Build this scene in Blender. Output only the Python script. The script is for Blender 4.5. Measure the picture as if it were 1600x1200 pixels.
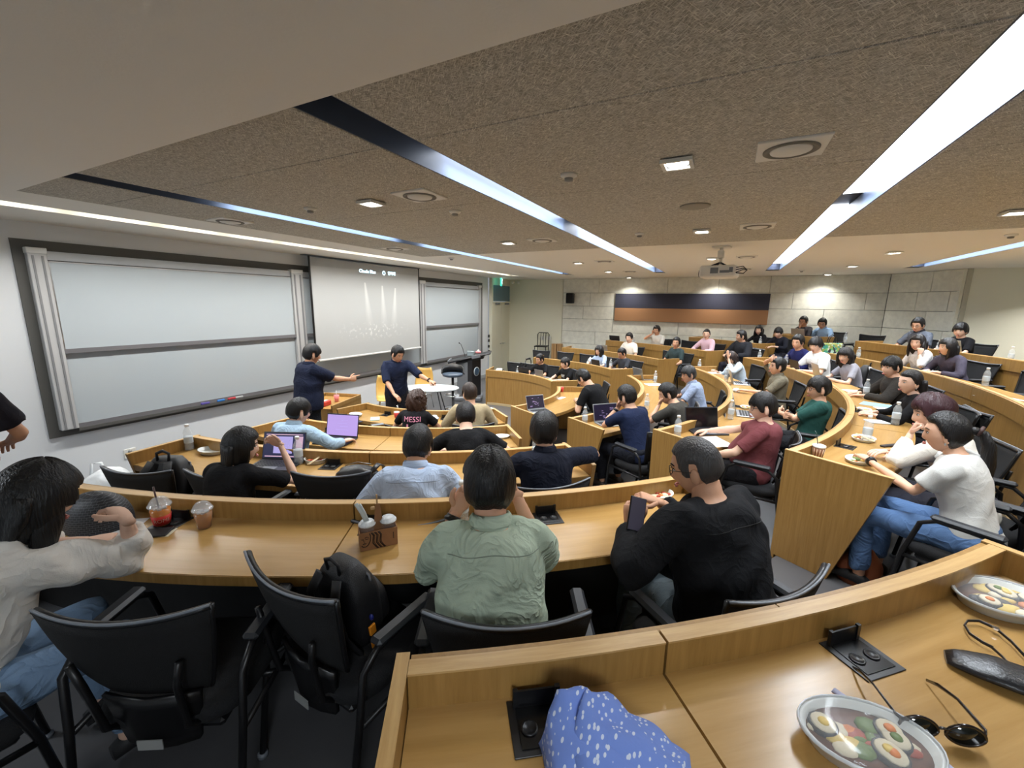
import bpy, bmesh, math, random
import numpy as np
from math import sin, cos, pi, radians as rad, degrees as deg
from mathutils import Vector, Matrix, noise
from mathutils.bvhtree import BVHTree
random.seed(4)
for o in list(bpy.data.objects): bpy.data.objects.remove(o)
SC = bpy.context.scene
COL = SC.collection

# ------------------------------------------------------------------ camera
CAMZ = 2.225
FOC = 651.74
RC = np.array([[0.4561, 0.1623, -0.8750], [-0.8898, 0.0976, -0.4457], [0.0131, 0.9819, 0.1890]])
def _orth(R):
    x = R[0]/np.linalg.norm(R[0]); y = R[1]-x*(R[1]@x); y /= np.linalg.norm(y); z = np.cross(x, y)
    return np.array([x, y, z])
RC = _orth(RC)
cam_d = bpy.data.cameras.new('camera'); cam = bpy.data.objects.new('camera', cam_d); COL.objects.link(cam)
cam_d.sensor_fit = 'HORIZONTAL'; cam_d.sensor_width = 36; cam_d.lens = FOC/1600*36; cam_d.clip_start = .02
cam.matrix_world = Matrix(((*RC[0], 0), (*RC[1], 0), (*RC[2], CAMZ), (0, 0, 0, 1)))
SC.camera = cam
def ray(p): return RC @ np.array([p[0]-800., 600.-p[1], -FOC])
def at_z(p, z):
    q = ray(p); t = (z-CAMZ)/q[2]; return np.array([q[0]*t, q[1]*t, z])
def at_y(p, y):
    q = ray(p); t = y/q[1]; return q*t+np.array([0, 0, CAMZ])
def at_x(p, x):
    q = ray(p); t = x/q[0]; return q*t+np.array([0, 0, CAMZ])

# ------------------------------------------------------------------ light and exposure
SC.view_settings.view_transform = 'Standard'; SC.view_settings.look = 'None'
SC.view_settings.gamma = 1; SC.view_settings.use_curve_mapping = False
SC.view_settings.exposure = 0.6
W = bpy.data.worlds.new('world'); SC.world = W; W.use_nodes = True
W.node_tree.nodes['Background'].inputs[0].default_value = (.6, .65, .7, 1)
W.node_tree.nodes['Background'].inputs[1].default_value = .3
CEIL = 2.98
def area(name, loc, sx, sy, power, color, spread=pi, rot=(0, 0, 0), shape='RECTANGLE'):
    l = bpy.data.lights.new(name, 'AREA'); l.shape = shape; l.size = sx; l.size_y = sy
    l.energy = power; l.color = color; l.spread = spread
    o = bpy.data.objects.new(name, l); o.location = loc; o.rotation_euler = rot; COL.objects.link(o); return o
WARM = (1, .965, .90); COOL = (.87, .94, 1)
SLOTS = [(3.66, 3.88), (1.40, 1.63), (-.85, -.60), (-3.08, -2.84)]
SX0, SX1 = 1.165, 10.65
P_SLOT, P_DOWN, P_WALL = 92, 19, 17
for i, (y0, y1) in enumerate(SLOTS):
    for xa, xb in ((2.25 if i < 2 else 1.8, 4.3), (4.8, 10.4)):
        area('slot_light', ((xa+xb)/2, (y0+y1)/2, CEIL+.122), xb-xa, .10, P_SLOT*(xb-xa)/8.2, COOL, rad(128))
DOWN = [(x, y) for x in (2.53, 4.80, 7.54, 9.70, 11.88) for y in (2.52, .32, -1.9)] + [(.35, .32), (.35, -1.9), (2.53, -4.1), (4.8, -4.1), (7.54, -4.1), (9.9, -5.2)]  # last one is unseen and off the grid, added to brighten the ivory wall
for x, y in DOWN:
    area('downlight_lamp', (x, y, CEIL-.022), .10, .10, P_DOWN*(1 if x < 7 else 1.25)*(3 if y < -5 else 1), WARM, rad(125), shape='DISK')
for k in range(14):
    area('wall_washer_lamp', (1.4+.68*k, 5.37, CEIL+.03), .5, .12, P_WALL/2, (1, .97, .92), rad(150))
# unseen fill lamps added behind the photographer, no fittings, power set to lift the soffit
for x, y, p in ((-.9, 3.7, 24), (-.9, -.7, 24)):
    area('rear_fill_lamp', (x, y, 2.62), .5, .5, p, COOL)

# ------------------------------------------------------------------ materials
MATS = {}
def lin(c):
    return tuple((v/255/12.92 if v/255 <= .04045 else ((v/255+.055)/1.055)**2.4) for v in c)
def mat(name, rgb, rough=.6, metal=0, spec=.5, emit=None, es=0, alpha=1, bump=None, var=None, coat=0, trans=0):
    if name in MATS: return MATS[name]
    m = bpy.data.materials.new(name); m.use_nodes = True; nt = m.node_tree; b = nt.nodes['Principled BSDF']
    c = lin(rgb); I = b.inputs
    I['Base Color'].default_value = (*c, 1); I['Roughness'].default_value = rough; I['Metallic'].default_value = metal
    I['Specular IOR Level'].default_value = spec; I['Alpha'].default_value = alpha; I['Coat Weight'].default_value = coat
    I['Transmission Weight'].default_value = trans
    if emit: I['Emission Color'].default_value = (*lin(emit), 1); I['Emission Strength'].default_value = es
    if var or bump:
        tc = nt.nodes.new('ShaderNodeTexCoord')
    if var:   # (scale xyz, amount)
        mp = nt.nodes.new('ShaderNodeMapping'); mp.inputs['Scale'].default_value = var[0]
        nz = nt.nodes.new('ShaderNodeTexNoise'); nz.inputs['Scale'].default_value = 1; nz.inputs['Detail'].default_value = 5
        nz.inputs['Roughness'].default_value = .6
        nt.links.new(tc.outputs['Object'], mp.inputs[0]); nt.links.new(mp.outputs[0], nz.inputs['Vector'])
        rp = nt.nodes.new('ShaderNodeMix'); rp.data_type = 'RGBA'
        rp.inputs[6].default_value = (*[v*(1-var[1]) for v in c], 1); rp.inputs[7].default_value = (*[min(1, v*(1+var[1])) for v in c], 1)
        mr = nt.nodes.new('ShaderNodeMapRange'); mr.inputs['From Min'].default_value = .3; mr.inputs['From Max'].default_value = .7
        nt.links.new(nz.outputs[0], mr.inputs[0]); nt.links.new(mr.outputs[0], rp.inputs[0]); nt.links.new(rp.outputs[2], I['Base Color'])
    if bump:  # (scale, strength)
        nb = nt.nodes.new('ShaderNodeTexNoise'); nb.inputs['Scale'].default_value = bump[0]; nb.inputs['Detail'].default_value = 3
        bp = nt.nodes.new('ShaderNodeBump'); bp.inputs['Strength'].default_value = bump[1]; bp.inputs['Distance'].default_value = .01
        nt.links.new(tc.outputs['Object'], nb.inputs['Vector']); nt.links.new(nb.outputs[0], bp.inputs['Height']); nt.links.new(bp.outputs[0], I['Normal'])
    MATS[name] = m; return m

def wood_mat(name, dark, light, scale, rough=.33):
    m = bpy.data.materials.new(name); m.use_nodes = True; nt = m.node_tree; b = nt.nodes['Principled BSDF']
    at = nt.nodes.new('ShaderNodeAttribute'); at.attribute_name = 'grain'
    mp = nt.nodes.new('ShaderNodeMapping'); mp.inputs['Scale'].default_value = scale
    nz = nt.nodes.new('ShaderNodeTexNoise'); nz.inputs['Scale'].default_value = 1; nz.inputs['Detail'].default_value = 6; nz.inputs['Roughness'].default_value = .65
    nz.inputs['Distortion'].default_value = .3
    cr = nt.nodes.new('ShaderNodeValToRGB'); cr.color_ramp.elements[0].position = .3; cr.color_ramp.elements[1].position = .72
    cr.color_ramp.elements[0].color = (*lin(dark), 1); cr.color_ramp.elements[1].color = (*lin(light), 1)
    nt.links.new(at.outputs['Vector'], mp.inputs[0]); nt.links.new(mp.outputs[0], nz.inputs['Vector'])
    nt.links.new(nz.outputs[0], cr.inputs[0]); nt.links.new(cr.outputs[0], b.inputs['Base Color'])
    nr = nt.nodes.new('ShaderNodeMapRange'); nr.inputs['To Min'].default_value = rough-.02; nr.inputs['To Max'].default_value = rough+.03
    nt.links.new(nz.outputs[0], nr.inputs[0]); nt.links.new(nr.outputs[0], b.inputs['Roughness'])
    b.inputs['Specular IOR Level'].default_value = .5
    MATS[name] = m; return m
WOOD_T = wood_mat('oak_desktop', (166, 128, 72), (182, 144, 86), (2.0, 30, 30), .25)
WOOD_V = wood_mat('oak_panel', (142, 106, 52), (168, 130, 72), (45, 45, 3), .42)
WOOD_E = wood_mat('oak_edge', (176, 138, 84), (204, 168, 112), (4, 60, 60), .4)
WHITE = mat('white_wall_paint', (222, 227, 232), .55, bump=(120, .05))
CREAM = mat('cream_wall_paint', (220, 218, 198), .6)
STONE = mat('pale_stone_panel', (224, 224, 212), .75, var=((9, 9, 9), .10), bump=(60, .25))
PLASTER = mat('ceiling_plaster', (240, 237, 228), .8, bump=(90, .06))
BLK = mat('black_plastic', (16, 16, 18), .38)
BLKM = mat('black_mesh', (13, 13, 15), .8, bump=(500, .5))
BLKF = mat('black_fabric', (18, 19, 22), .9, bump=(300, .3))
GREYP = mat('grey_plastic', (118, 124, 132), .4)
ALU = mat('aluminium', (196, 198, 200), .32, 1)
CHROME = mat('chrome', (225, 225, 228), .15, 1)
DARKF = mat('charcoal_board_surround', (84, 84, 82), .6)
CARPET = mat('grey_vinyl_floor', (84, 84, 86), .32, var=((3, 3, 3), .12))

# wood-wool ceiling tile: pale crossing fibres
def woolmat():
    m = bpy.data.materials.new('wood_wool_tile'); m.use_nodes = True; nt = m.node_tree; b = nt.nodes['Principled BSDF']
    b.inputs['Roughness'].default_value = .95; b.inputs['Specular IOR Level'].default_value = .1
    tc = nt.nodes.new('ShaderNodeTexCoord'); prev = None
    for i, (rz, sx, sy) in enumerate(((.5, 26, 260), (-.7, 30, 240), (1.5, 26, 230), (2.3, 30, 250))):
        mp = nt.nodes.new('ShaderNodeMapping'); mp.inputs['Scale'].default_value = (sx, sy, 1); mp.inputs['Rotation'].default_value = (0, 0, rz)
        mp.vector_type = 'TEXTURE' if False else 'POINT'
        r0 = nt.nodes.new('ShaderNodeMapping'); r0.inputs['Rotation'].default_value = (0, 0, rz)
        mp.inputs['Rotation'].default_value = (0, 0, 0)
        nz = nt.nodes.new('ShaderNodeTexNoise'); nz.inputs['Scale'].default_value = 1; nz.inputs['Detail'].default_value = 2; nz.inputs['Distortion'].default_value = 1.1
        nt.links.new(tc.outputs['Object'], r0.inputs[0]); nt.links.new(r0.outputs[0], mp.inputs[0]); nt.links.new(mp.outputs[0], nz.inputs['Vector'])
        if prev is None: prev = nz.outputs[0]
        else:
            mx = nt.nodes.new('ShaderNodeMath'); mx.operation = 'MAXIMUM'; nt.links.new(prev, mx.inputs[0]); nt.links.new(nz.outputs[0], mx.inputs[1]); prev = mx.outputs[0]
    cr = nt.nodes.new('ShaderNodeValToRGB'); cr.color_ramp.elements[0].position = .5; cr.color_ramp.elements[1].position = .74
    cr.color_ramp.elements[0].color = (*lin((146, 142, 132)), 1); cr.color_ramp.elements[1].color = (*lin((242, 239, 228)), 1)
    bp = nt.nodes.new('ShaderNodeBump'); bp.inputs['Strength'].default_value = .5; bp.inputs['Distance'].default_value = .006
    nt.links.new(prev, cr.inputs[0]); nt.links.new(cr.outputs[0], b.inputs['Base Color']); nt.links.new(prev, bp.inputs['Height']); nt.links.new(bp.outputs[0], b.inputs['Normal'])
    return m
WOOL = woolmat()

# ------------------------------------------------------------------ mesh builder
class M:
    def __init__(s): s.v = []; s.f = []; s.m = []; s.g = []; s.mi = 0; s.sm = []; s.smooth = True
    def add(s, vs, fs, T=None, g=None, smooth=None):
        n = len(s.v)
        vs = [tuple(v) for v in vs]
        if T is not None: vs2 = [tuple(T @ Vector(v)) for v in vs]
        else: vs2 = vs
        s.v += vs2; s.g += (g if g is not None else vs)
        s.f += [tuple(i+n for i in f) for f in fs]; s.m += [s.mi]*len(fs)
        s.sm += [s.smooth if smooth is None else smooth]*len(fs)
        return s
    def box(s, c, d, T=None, bev=0):
        x, y, z = d[0]/2, d[1]/2, d[2]/2
        if bev:
            vs = []; b = min(bev, x*.9, y*.9, z*.9)
            pts = {}
            for sx in (-1, 1):
                for sy in (-1, 1):
                    for sz in (-1, 1):
                        for k, (bx, by, bz) in enumerate(((0, b, b), (b, 0, b), (b, b, 0))):
                            pts[(sx, sy, sz, k)] = len(vs); vs.append((c[0]+sx*(x-bx), c[1]+sy*(y-by), c[2]+sz*(z-bz)))
            fs = []
            P = lambda a, b_, c_, k: pts[(a, b_, c_, k)]
            for q in (-1, 1):
                o = lambda L: L if q > 0 else L[::-1]
                fs.append(o([P(q, -1, -1, 0), P(q, 1, -1, 0), P(q, 1, 1, 0), P(q, -1, 1, 0)]))
                fs.append(o([P(1, q, -1, 1), P(-1, q, -1, 1), P(-1, q, 1, 1), P(1, q, 1, 1)]))
                fs.append(o([P(-1, -1, q, 2), P(1, -1, q, 2), P(1, 1, q, 2), P(-1, 1, q, 2)]))
            for a in (-1, 1):
                for b_ in (-1, 1):
                    e = [P(a, b_, -1, 0), P(a, b_, -1, 1), P(a, b_, 1, 1), P(a, b_, 1, 0)]; fs.append(e if a*b_ > 0 else e[::-1])
                    e = [P(a, -1, b_, 0), P(a, 1, b_, 0), P(a, 1, b_, 2), P(a, -1, b_, 2)]; fs.append(e if a*b_ > 0 else e[::-1])
                    e = [P(-1, a, b_, 1), P(-1, a, b_, 2), P(1, a, b_, 2), P(1, a, b_, 1)]; fs.append(e if a*b_ > 0 else e[::-1])
                    for cc in (-1, 1):
                        t = [P(a, b_, cc, 0), P(a, b_, cc, 1), P(a, b_, cc, 2)]; fs.append(t if a*b_*cc > 0 else t[::-1])
            return s.add(vs, fs, T, smooth=False)
        vs = [(c[0]+i*x, c[1]+j*y, c[2]+k*z) for i in (-1, 1) for j in (-1, 1) for k in (-1, 1)]
        fs = [(0, 1, 3, 2), (4, 6, 7, 5), (0, 4, 5, 1), (2, 3, 7, 6), (0, 2, 6, 4), (1, 5, 7, 3)]
        return s.add(vs, fs, T, smooth=False)
    def loft(s, rings, T=None, cap=True, closed=True):
        n = len(rings[0]); vs = [p for r in rings for p in r]; fs = []
        for i in range(len(rings)-1):
            for j in range(n if closed else n-1):
                k = (j+1) % n; fs.append((i*n+j, i*n+k, (i+1)*n+k, (i+1)*n+j))
        if cap: fs += [tuple(range(n))[::-1], tuple((len(rings)-1)*n+j for j in range(n))]
        return s.add(vs, fs, T)
    def tube(s, path, rad_, n=8, T=None, up=None):
        """rad_: float, list of floats or list of (rx, ry)"""
        P = [Vector(p) for p in path]; k = len(P)
        if not isinstance(rad_, (list, tuple)): rad_ = [rad_]*k
        rings = []; u = Vector(up) if up else None
        for i in range(k):
            t = (P[min(i+1, k-1)]-P[max(i-1, 0)]).normalized()
            if u is None: u = Vector((1, 0, 0)) if abs(t.x) < .8 else Vector((0, 1, 0))
            u = (u-t*u.dot(t)); u = u.normalized() if u.length > 1e-6 else t.orthogonal().normalized(); w = t.cross(u)
            r = rad_[i]; rx, ry = r if isinstance(r, (tuple, list)) else (r, r)
            rings.append([P[i]+u*(rx*cos(2*pi*j/n))+w*(ry*sin(2*pi*j/n)) for j in range(n)])
        return s.loft(rings, T)
    def lathe(s, prof, n=16, T=None, c=(0, 0, 0)):
        rings = [[(c[0]+r*cos(2*pi*j/n), c[1]+r*sin(2*pi*j/n), c[2]+z) for j in range(n)] for r, z in prof]
        return s.loft(rings, T)
    def ball(s, c, r, n=12, k=8, T=None):
        rings = []
        for i in range(k+1):
            a = -pi/2+pi*i/k; rr = max(cos(a), .02)
            rings.append([(c[0]+r[0]*rr*cos(2*pi*j/n), c[1]+r[1]*rr*sin(2*pi*j/n), c[2]+r[2]*sin(a)) for j in range(n)])
        return s.loft(rings, T)
    def prism(s, pts, z0, z1, T=None):
        n = len(pts); vs = [(p[0], p[1], z0) for p in pts]+[(p[0], p[1], z1) for p in pts]
        a = sum(pts[i][0]*pts[(i+1) % n][1]-pts[(i+1) % n][0]*pts[i][1] for i in range(n))
        fs = [(i, (i+1) % n, n+(i+1) % n, n+i) for i in range(n)]+[tuple(range(n))[::-1], tuple(range(n, 2*n))]
        if a < 0: fs = [f[::-1] for f in fs]
        return s.add(vs, fs, T, smooth=False)
    def sector(s, C, prof, a0, a1, da=2.0, T=None):
        """sweep a closed profile [(r, z)] around C from a0 to a1 degrees; grain = (arc length, r, z)"""
        n = max(1, int(math.ceil(abs(a1-a0)/da))); k = len(prof); vs = []; g = []; fs = []
        ar = sum(prof[i][0]*prof[(i+1) % k][1]-prof[(i+1) % k][0]*prof[i][1] for i in range(k))
        rm = max(p[0] for p in prof)
        for i in range(n+1):
            a = rad(a0+(a1-a0)*i/n)
            for r, z in prof: vs.append((C[0]+r*cos(a), C[1]+r*sin(a), z)); g.append((a*rm, r, z))
        for i in range(n):
            for j in range(k):
                l = (j+1) % k; fs.append((i*k+j, i*k+l, (i+1)*k+l, (i+1)*k+j))
        fs += [tuple(range(k))[::-1], tuple(n*k+j for j in range(k))]
        if (ar < 0) != (a1 < a0): fs = [f[::-1] for f in fs]
        fs = [f[::-1] for f in fs]
        return s.add(vs, fs, T, g, smooth=False)
    def build(s, name, mats, parent=None, sharp=True):
        me = bpy.data.meshes.new(name); me.from_pydata(s.v, [], s.f)
        mats = mats if isinstance(mats, (list, tuple)) else [mats]
        for m in mats: me.materials.append(m)
        if len(mats) > 1: me.polygons.foreach_set('material_index', s.m)
        me.polygons.foreach_set('use_smooth', s.sm)
        at = me.attributes.new('grain', 'FLOAT_VECTOR', 'POINT'); at.data.foreach_set('vector', np.array(s.g, dtype=np.float32).ravel())
        me.update()
        o = bpy.data.objects.new(name, me); COL.objects.link(o)
        if parent: o.parent = parent
        return o
def tag(o, label=None, cat=None, group=None, kind=None):
    if label: o['label'] = label
    if cat: o['category'] = cat
    if group: o['group'] = group
    if kind: o['kind'] = kind
    return o
def empty(name, loc=(0, 0, 0), rz=0, label=None, cat=None, group=None, kind=None):
    o = bpy.data.objects.new(name, None); o.empty_display_size = .1; COL.objects.link(o)
    o.location = loc; o.rotation_euler = (0, 0, rz); tag(o, label, cat, group, kind); return o
KIDS = {}
def copy_tree(o, parent=None):
    c = o.copy(); COL.objects.link(c)
    if parent: c.parent = parent
    for ch in o.children: copy_tree(ch, c)
    return c
def RT(loc=(0, 0, 0), rx=0, ry=0, rz=0, s=1):
    return Matrix.Translation(loc) @ Matrix.Rotation(rz, 4, 'Z') @ Matrix.Rotation(ry, 4, 'Y') @ Matrix.Rotation(rx, 4, 'X') @ Matrix.Scale(s, 4)

# ------------------------------------------------------------------ room geometry constants
CX, CY = 6.10, 4.22                      # centre of the curved seating
RP = {1: 1.82, 2: 3.17, 3: 4.34, 4: 5.47, 5: 6.60, 6: 7.70}
ZP = {k: 1.275+.165*(k-4) for k in RP}   # top of the parapet of each row
FZ = {k: ZP[k]-.78 for k in RP}          # floor of each tier
DZ = {k: ZP[k]-.09 for k in RP}          # desktop height
DD = .45                                 # desktop depth
YW, XF = 6.45, 12.30
def pol(r, a): return (CX+r*cos(rad(a)), CY+r*sin(rad(a)))
def floor_z(x, y):
    r = math.hypot(x-CX, y-CY); z = 0
    for k in (2, 3, 4, 5, 6):
        if r >= RP[k]: z = FZ[k]
    return z
# ------------------------------------------------------------------ room shell
def struct(name, m, mats, **k):
    o = m.build(name, mats); o['kind'] = 'structure'; return o
# stepped floor: one slab per tier, the front area flat
m = M(); m.box(((XF-2)/2+.2, 0.3, -.05), (16.5, 13.4, .1)); fl = struct('floor', m, CARPET)
def tier(k):
    r0, r1 = RP[k]+.02, (RP[k+1]+.02 if k < 6 else 11.5); vs = []; fs = []; g = []; n = 60
    lim = [deg(math.asin(min(.999, (YW-.02-CY)/r))) for r in (r0, r1)]
    for i in range(n+1):
        t = i/n
        for r, L in ((r0, lim[0]), (r1, lim[1])):
            Lr = deg(math.asin(.60/r)); a = rad((-180-Lr)+(180+2*Lr)*t); x = CX+r*cos(a); y = CY+r*sin(a)
            x = min(max(x, -1.98), XF+.3); y = max(y, -6.35)
            for z in (FZ[k-1] if k > 2 else 0, FZ[k]): vs.append((x, y, z)); g.append((x, y, z))
    for i in range(n):
        b = i*4; c = b+4
        fs += [(b+1, b+3, c+3, c+1), (b, b+1, c+1, c), (b+2, c+2, c+3, b+3), (b, c, c+2, b+2)]
    fs += [(0, 2, 3, 1), (n*4, n*4+1, n*4+3, n*4+2)]
    mm = M(); mm.add(vs, [f[::-1] for f in fs], g=g, smooth=False)
    o = mm.build('floor', CARPET); o['kind'] = 'structure'
    # metal nosing strips where the aisles climb, and the half steps
    for a0, a1 in ((-129.6, -121.8), (-56.6, -48)):
        q = M(); q.sector((CX, CY), [(RP[k]-.010, FZ[k]-.015), (RP[k]+.012, FZ[k]-.015), (RP[k]+.012, FZ[k]+.004), (RP[k]-.010, FZ[k]+.004)], a0, a1)
        q.build('nosing_strip', ALU, o)
        q = M(); zb = FZ[k]-.165; q.sector((CX, CY), [(RP[k]-.30, zb), (RP[k]-.013, zb), (RP[k]-.013, zb+.083), (RP[k]-.30, zb+.083)], a0, a1)
        q.build('half_step', CARPET, o)
for k in range(2, 7): tier(k)

# front wall (behind the whiteboards)
m = M(); m.box((4.5, YW+.06, CEIL/2+.1), (13.0, .12, CEIL+.2)); struct('wall_front', m, WHITE)
m = M(); m.box((-2.05, 0, CEIL/2+.1), (.1, 13.2, CEIL+.2)); struct('wall_left', m, WHITE)
m = M(); m.box((5.2, -6.4, CEIL/2+.1), (15, .1, CEIL+.2)); struct('wall_rear', m, CREAM)
m = M(); m.box((XF+.06, 5.55, CEIL/2+.1), (.12, 2.0, CEIL+.2)); wr = struct('wall_right', m, CREAM)
m = M(); m.box((XF+.10, .7, CEIL/2+.1), (.08, 7.9, CEIL+.2)); sw = struct('wall_right', m, mat('dark_joint', (120, 120, 112), .9))
ang0 = (XF, -3.12); ang1 = (11.05, -3.86)
Lg = math.hypot(ang1[0]-ang0[0], ang1[1]-ang0[1]); ag = math.atan2(ang1[1]-ang0[1], ang1[0]-ang0[0])
m = M(); m.box((Lg/2, .10, CEIL/2+.1), (Lg+.1, .08, CEIL+.2), T=RT((*ang0, 0), rz=ag)); sw2 = struct('wall_right', m, MATS['dark_joint'])
m = M(); m.box((11.11, -5.15, CEIL/2+.1), (.12, 2.6, CEIL+.2)); struct('wall_right', m, mat('ivory_wall', (236, 235, 218), .55))
m = M(); m.box((11.03, -3.93, CEIL/2), (.05, .07, CEIL)); struct('trim_1', m, mat('ivory_trim', (186, 184, 166), .5))
# pale stone panels on the far wall, one object each, joints recessed
zr = [0.0, .67, 1.05, 1.43, 1.805, 2.185, 2.57, CEIL]
rows_j = [(4.57, 3.0, 1.4, -.2, -1.9, -3.14), (4.57, 2.3, .8, -.7, -2.2, -3.14)]
ys_by_row = [(4.57, 3.3, 1.6, 0, -1.6, -3.12), (4.57, 2.5, .9, -.7, -2.2, -3.12), (4.57, 3.5, 1.7, .1, -1.2, -2.4, -3.12), (4.57, 3.0, 1.2, -.3, -1.7, -3.12),
             (4.57, 3.9, 2.97, 1.3, -.85, -2.0, -3.12), (4.57, 3.7, 2.97, 1.0, -.84, -1.35, -2.75, -3.12), (4.57, 3.45, 1.55, .3, -.85, -3.12)]
for i in range(7):
    z0, z1 = zr[i]+.004, zr[i+1]-.004
    ys = ys_by_row[i]
    for j in range(len(ys)-1):
        m = M(); m.box((XF+.03, (ys[j]+ys[j+1])/2, (z0+z1)/2), (.06, abs(ys[j]-ys[j+1])-.008, z1-z0), bev=.004); m.build('stone_panel', STONE, sw)
    xs = [0, Lg*.45, Lg*.88, Lg] if i % 2 else [0, Lg*.62, Lg]
    for j in range(len(xs)-1):
        m = M(); m.box(((xs[j]+xs[j+1])/2, .03, (z0+z1)/2), (xs[j+1]-xs[j]-.008, .06, z1-z0), T=RT((*ang0, 0), rz=ag), bev=.004); m.build('stone_panel', STONE, sw2)

# ceiling: plaster and wood-wool tiles between the light slots
cl = M(); BW = 1.165
cl.box((-.45, 0, CEIL+.02-.03), (2*BW+.9, 13.2, .06), None)
edges = [5.25] + [v for s in SLOTS for v in (s[1], s[0])] + [-6.4]
bands = [(edges[i+1], edges[i]) for i in range(0, len(edges), 2)]       # (ylow, yhigh)
T0 = CEIL
cl.box((6.9, (5.50+6.5)/2, T0+.06), (11.47, 1.0, .12))
cl.box((11.6, 5.4, T0+.06), (1.9, .3, .12))
for y0, y1 in bands:
    cl.box(((5.80+12.7)/2, (y0+y1)/2, T0+.06), (12.7-5.80, y1-y0, .12))
for y0, y1 in SLOTS: cl.box(((SX1+12.7)/2, (y0+y1)/2, T0+.06), (12.7-SX1, y1-y0, .12))
cl.box((3.48, 4.96, T0+.06), (5.8-BW, .58, .12))
cl.box((5.2, 0, T0+.20), (15.4, 13.4, .04))
ceil_o = struct('ceiling', cl, PLASTER)
xj = [BW+.02, 1.71, 2.91, 4.11, 5.31, 5.80]
bt = [list(b) for b in bands]; bt[0][1] = 4.67
for y0, y1 in bt:
    for j in range(len(xj)-1):
        w = xj[j+1]-xj[j]-.006; m = M(); m.box(((xj[j]+xj[j+1])/2, (y0+y1)/2, T0+.045), (w, y1-y0, .09), bev=.003); m.build('ceiling_tile', WOOL, ceil_o)
SLW = mat('slot_reflector', (74, 86, 106), .4); EML = mat('light_diffuser', (255, 255, 255), .5, emit=(235, 243, 255), es=5.5)
SLD = mat('slot_end', (26, 32, 48), .4)
for i, (y0, y1) in enumerate(SLOTS):
    t = empty('linear_ceiling_light', (SX0, (y0+y1)/2, T0), 0, ['long recessed ceiling light slot nearest the whiteboards', 'long recessed light slot crossing the middle of the ceiling, blue reflector in view',
        'long recessed ceiling light slot with bright white panels at upper right', 'recessed ceiling light slot at far right above the top rows'][i], 'ceiling light')
    L = SX1-SX0; w = y1-y0
    def part(nm, c, d, mt):
        q = M(); q.box(c, d); return q.build(nm, mt, t)
    part('reflector', (L/2-.12, w/2-.005, .067), (L-.30, .008, .126), SLW); part('reflector', (L/2-.12, -w/2+.005, .067), (L-.30, .008, .126), SLW)
    part('end_plate', (.012, 0, .068), (.02, w-.02, .12), SLD)
    part('end_plate', (L-.14, 0, .068), (.26, w-.02, .12), SLD)
    part('housing', (L/2, 0, .15), (L, w, .02), SLD)
    for xa, xb in ((1.05 if i < 2 else .62, 1.265), (1.275, 2.26), (2.27, 3.15), (3.62, 5.4), (5.41, 7.2), (7.21, 9.2)):
        part('diffuser', ((xa+xb)/2, 0, .135), (xb-xa, w-.02, .01), EML)
# wall-washer slot in front of the boards
t = empty('wall_washer_light', (1.2, 5.37, T0), 0, 'thin recessed strip of warm white lights along the whiteboard wall', 'ceiling light')
EMW = mat('washer_diffuser', (255, 255, 255), .5, emit=(255, 250, 238), es=4)
q = M(); q.box((4.8, 0, .085), (9.6, .25, .01)); q.build('housing', mat('washer_trough', (225, 222, 212), .5), t)
for k in range(14):
    q = M(); q.box((.2+.68*k, 0, .066), (.52, .13, .024), bev=.005); q.build('lamp_tube', EMW, t)
# ceiling fittings
EMD = mat('downlight_lens', (255, 255, 255), .3, emit=(255, 252, 244), es=16)
TRIMW = mat('white_trim', (226, 226, 220), .45)
base = None; n = 0
rown = {2.53: 'nearest row', 4.80: 'second row', 7.54: 'third row', 9.70: 'fourth row', 11.88: 'last row by the far wall'}
coln = {2.52: 'on the whiteboard side', .32: 'in the middle column', -1.9: 'in the right column'}
def downlight():
    t = empty('downlight')
    q = M()
    for sx, sy, dx, dy in ((1, 0, .02, .16), (-1, 0, .02, .16), (0, 1, .12, .02), (0, -1, .12, .02)):
        q.box((sx*.07, sy*.07, -.004), (dx, dy, .018))
    q.build('trim_frame', TRIMW, t)
    q = M(); q.lathe([(.001, .004), (.058, .004), (.055, -.004), (.04, -.010), (.001, -.013)], 20); q.build('lens', EMD, t)
    q = M(); q.box((0, 0, .002), (.14, .14, .006)); q.build('back_plate', GREYP, t)
    return t
for x, y in DOWN:
    if y < -2.5 or x < 1: pass
    if base is None: base = downlight(); o = base
    else: o = copy_tree(base)
    o.location = (x, y, CEIL-(.012 if x > 1.2 else .032)); o['category'] = 'ceiling light'; o['group'] = 'square recessed downlights'
    if x in rown and y in coln: o['label'] = 'small square recessed downlight, %s %s' % (rown[x], coln[y])
    else: o['label'] = 'small square recessed downlight out of the picture, %s' % {(.35, .32): 'in the plaster soffit above the photographer', (.35, -1.9): 'in the plaster soffit right of the photographer', (2.53, -4.1): 'nearest of the rearmost column', (4.8, -4.1): 'second of the rearmost column', (7.54, -4.1): 'third of the rearmost column', (9.9, -5.2): 'added to brighten the ivory wall'}[(x, y)]
def vent():
    t = empty('air_diffuser')
    q = M(); q.box((0, 0, -.004), (.29, .29, .014), bev=.004); q.build('face_plate', TRIMW, t)
    q = M(); q.lathe([(.118, -.010), (.118, -.016), (.106, -.020), (.100, -.012)], 32); q.build('ring', mat('vent_shadow', (120, 118, 110), .6), t)
    q = M(); q.lathe([(.001, -.010), (.09, -.010), (.086, -.018), (.045, -.028), (.001, -.030)], 28); q.build('core', TRIMW, t)
    return t
base = None
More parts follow.
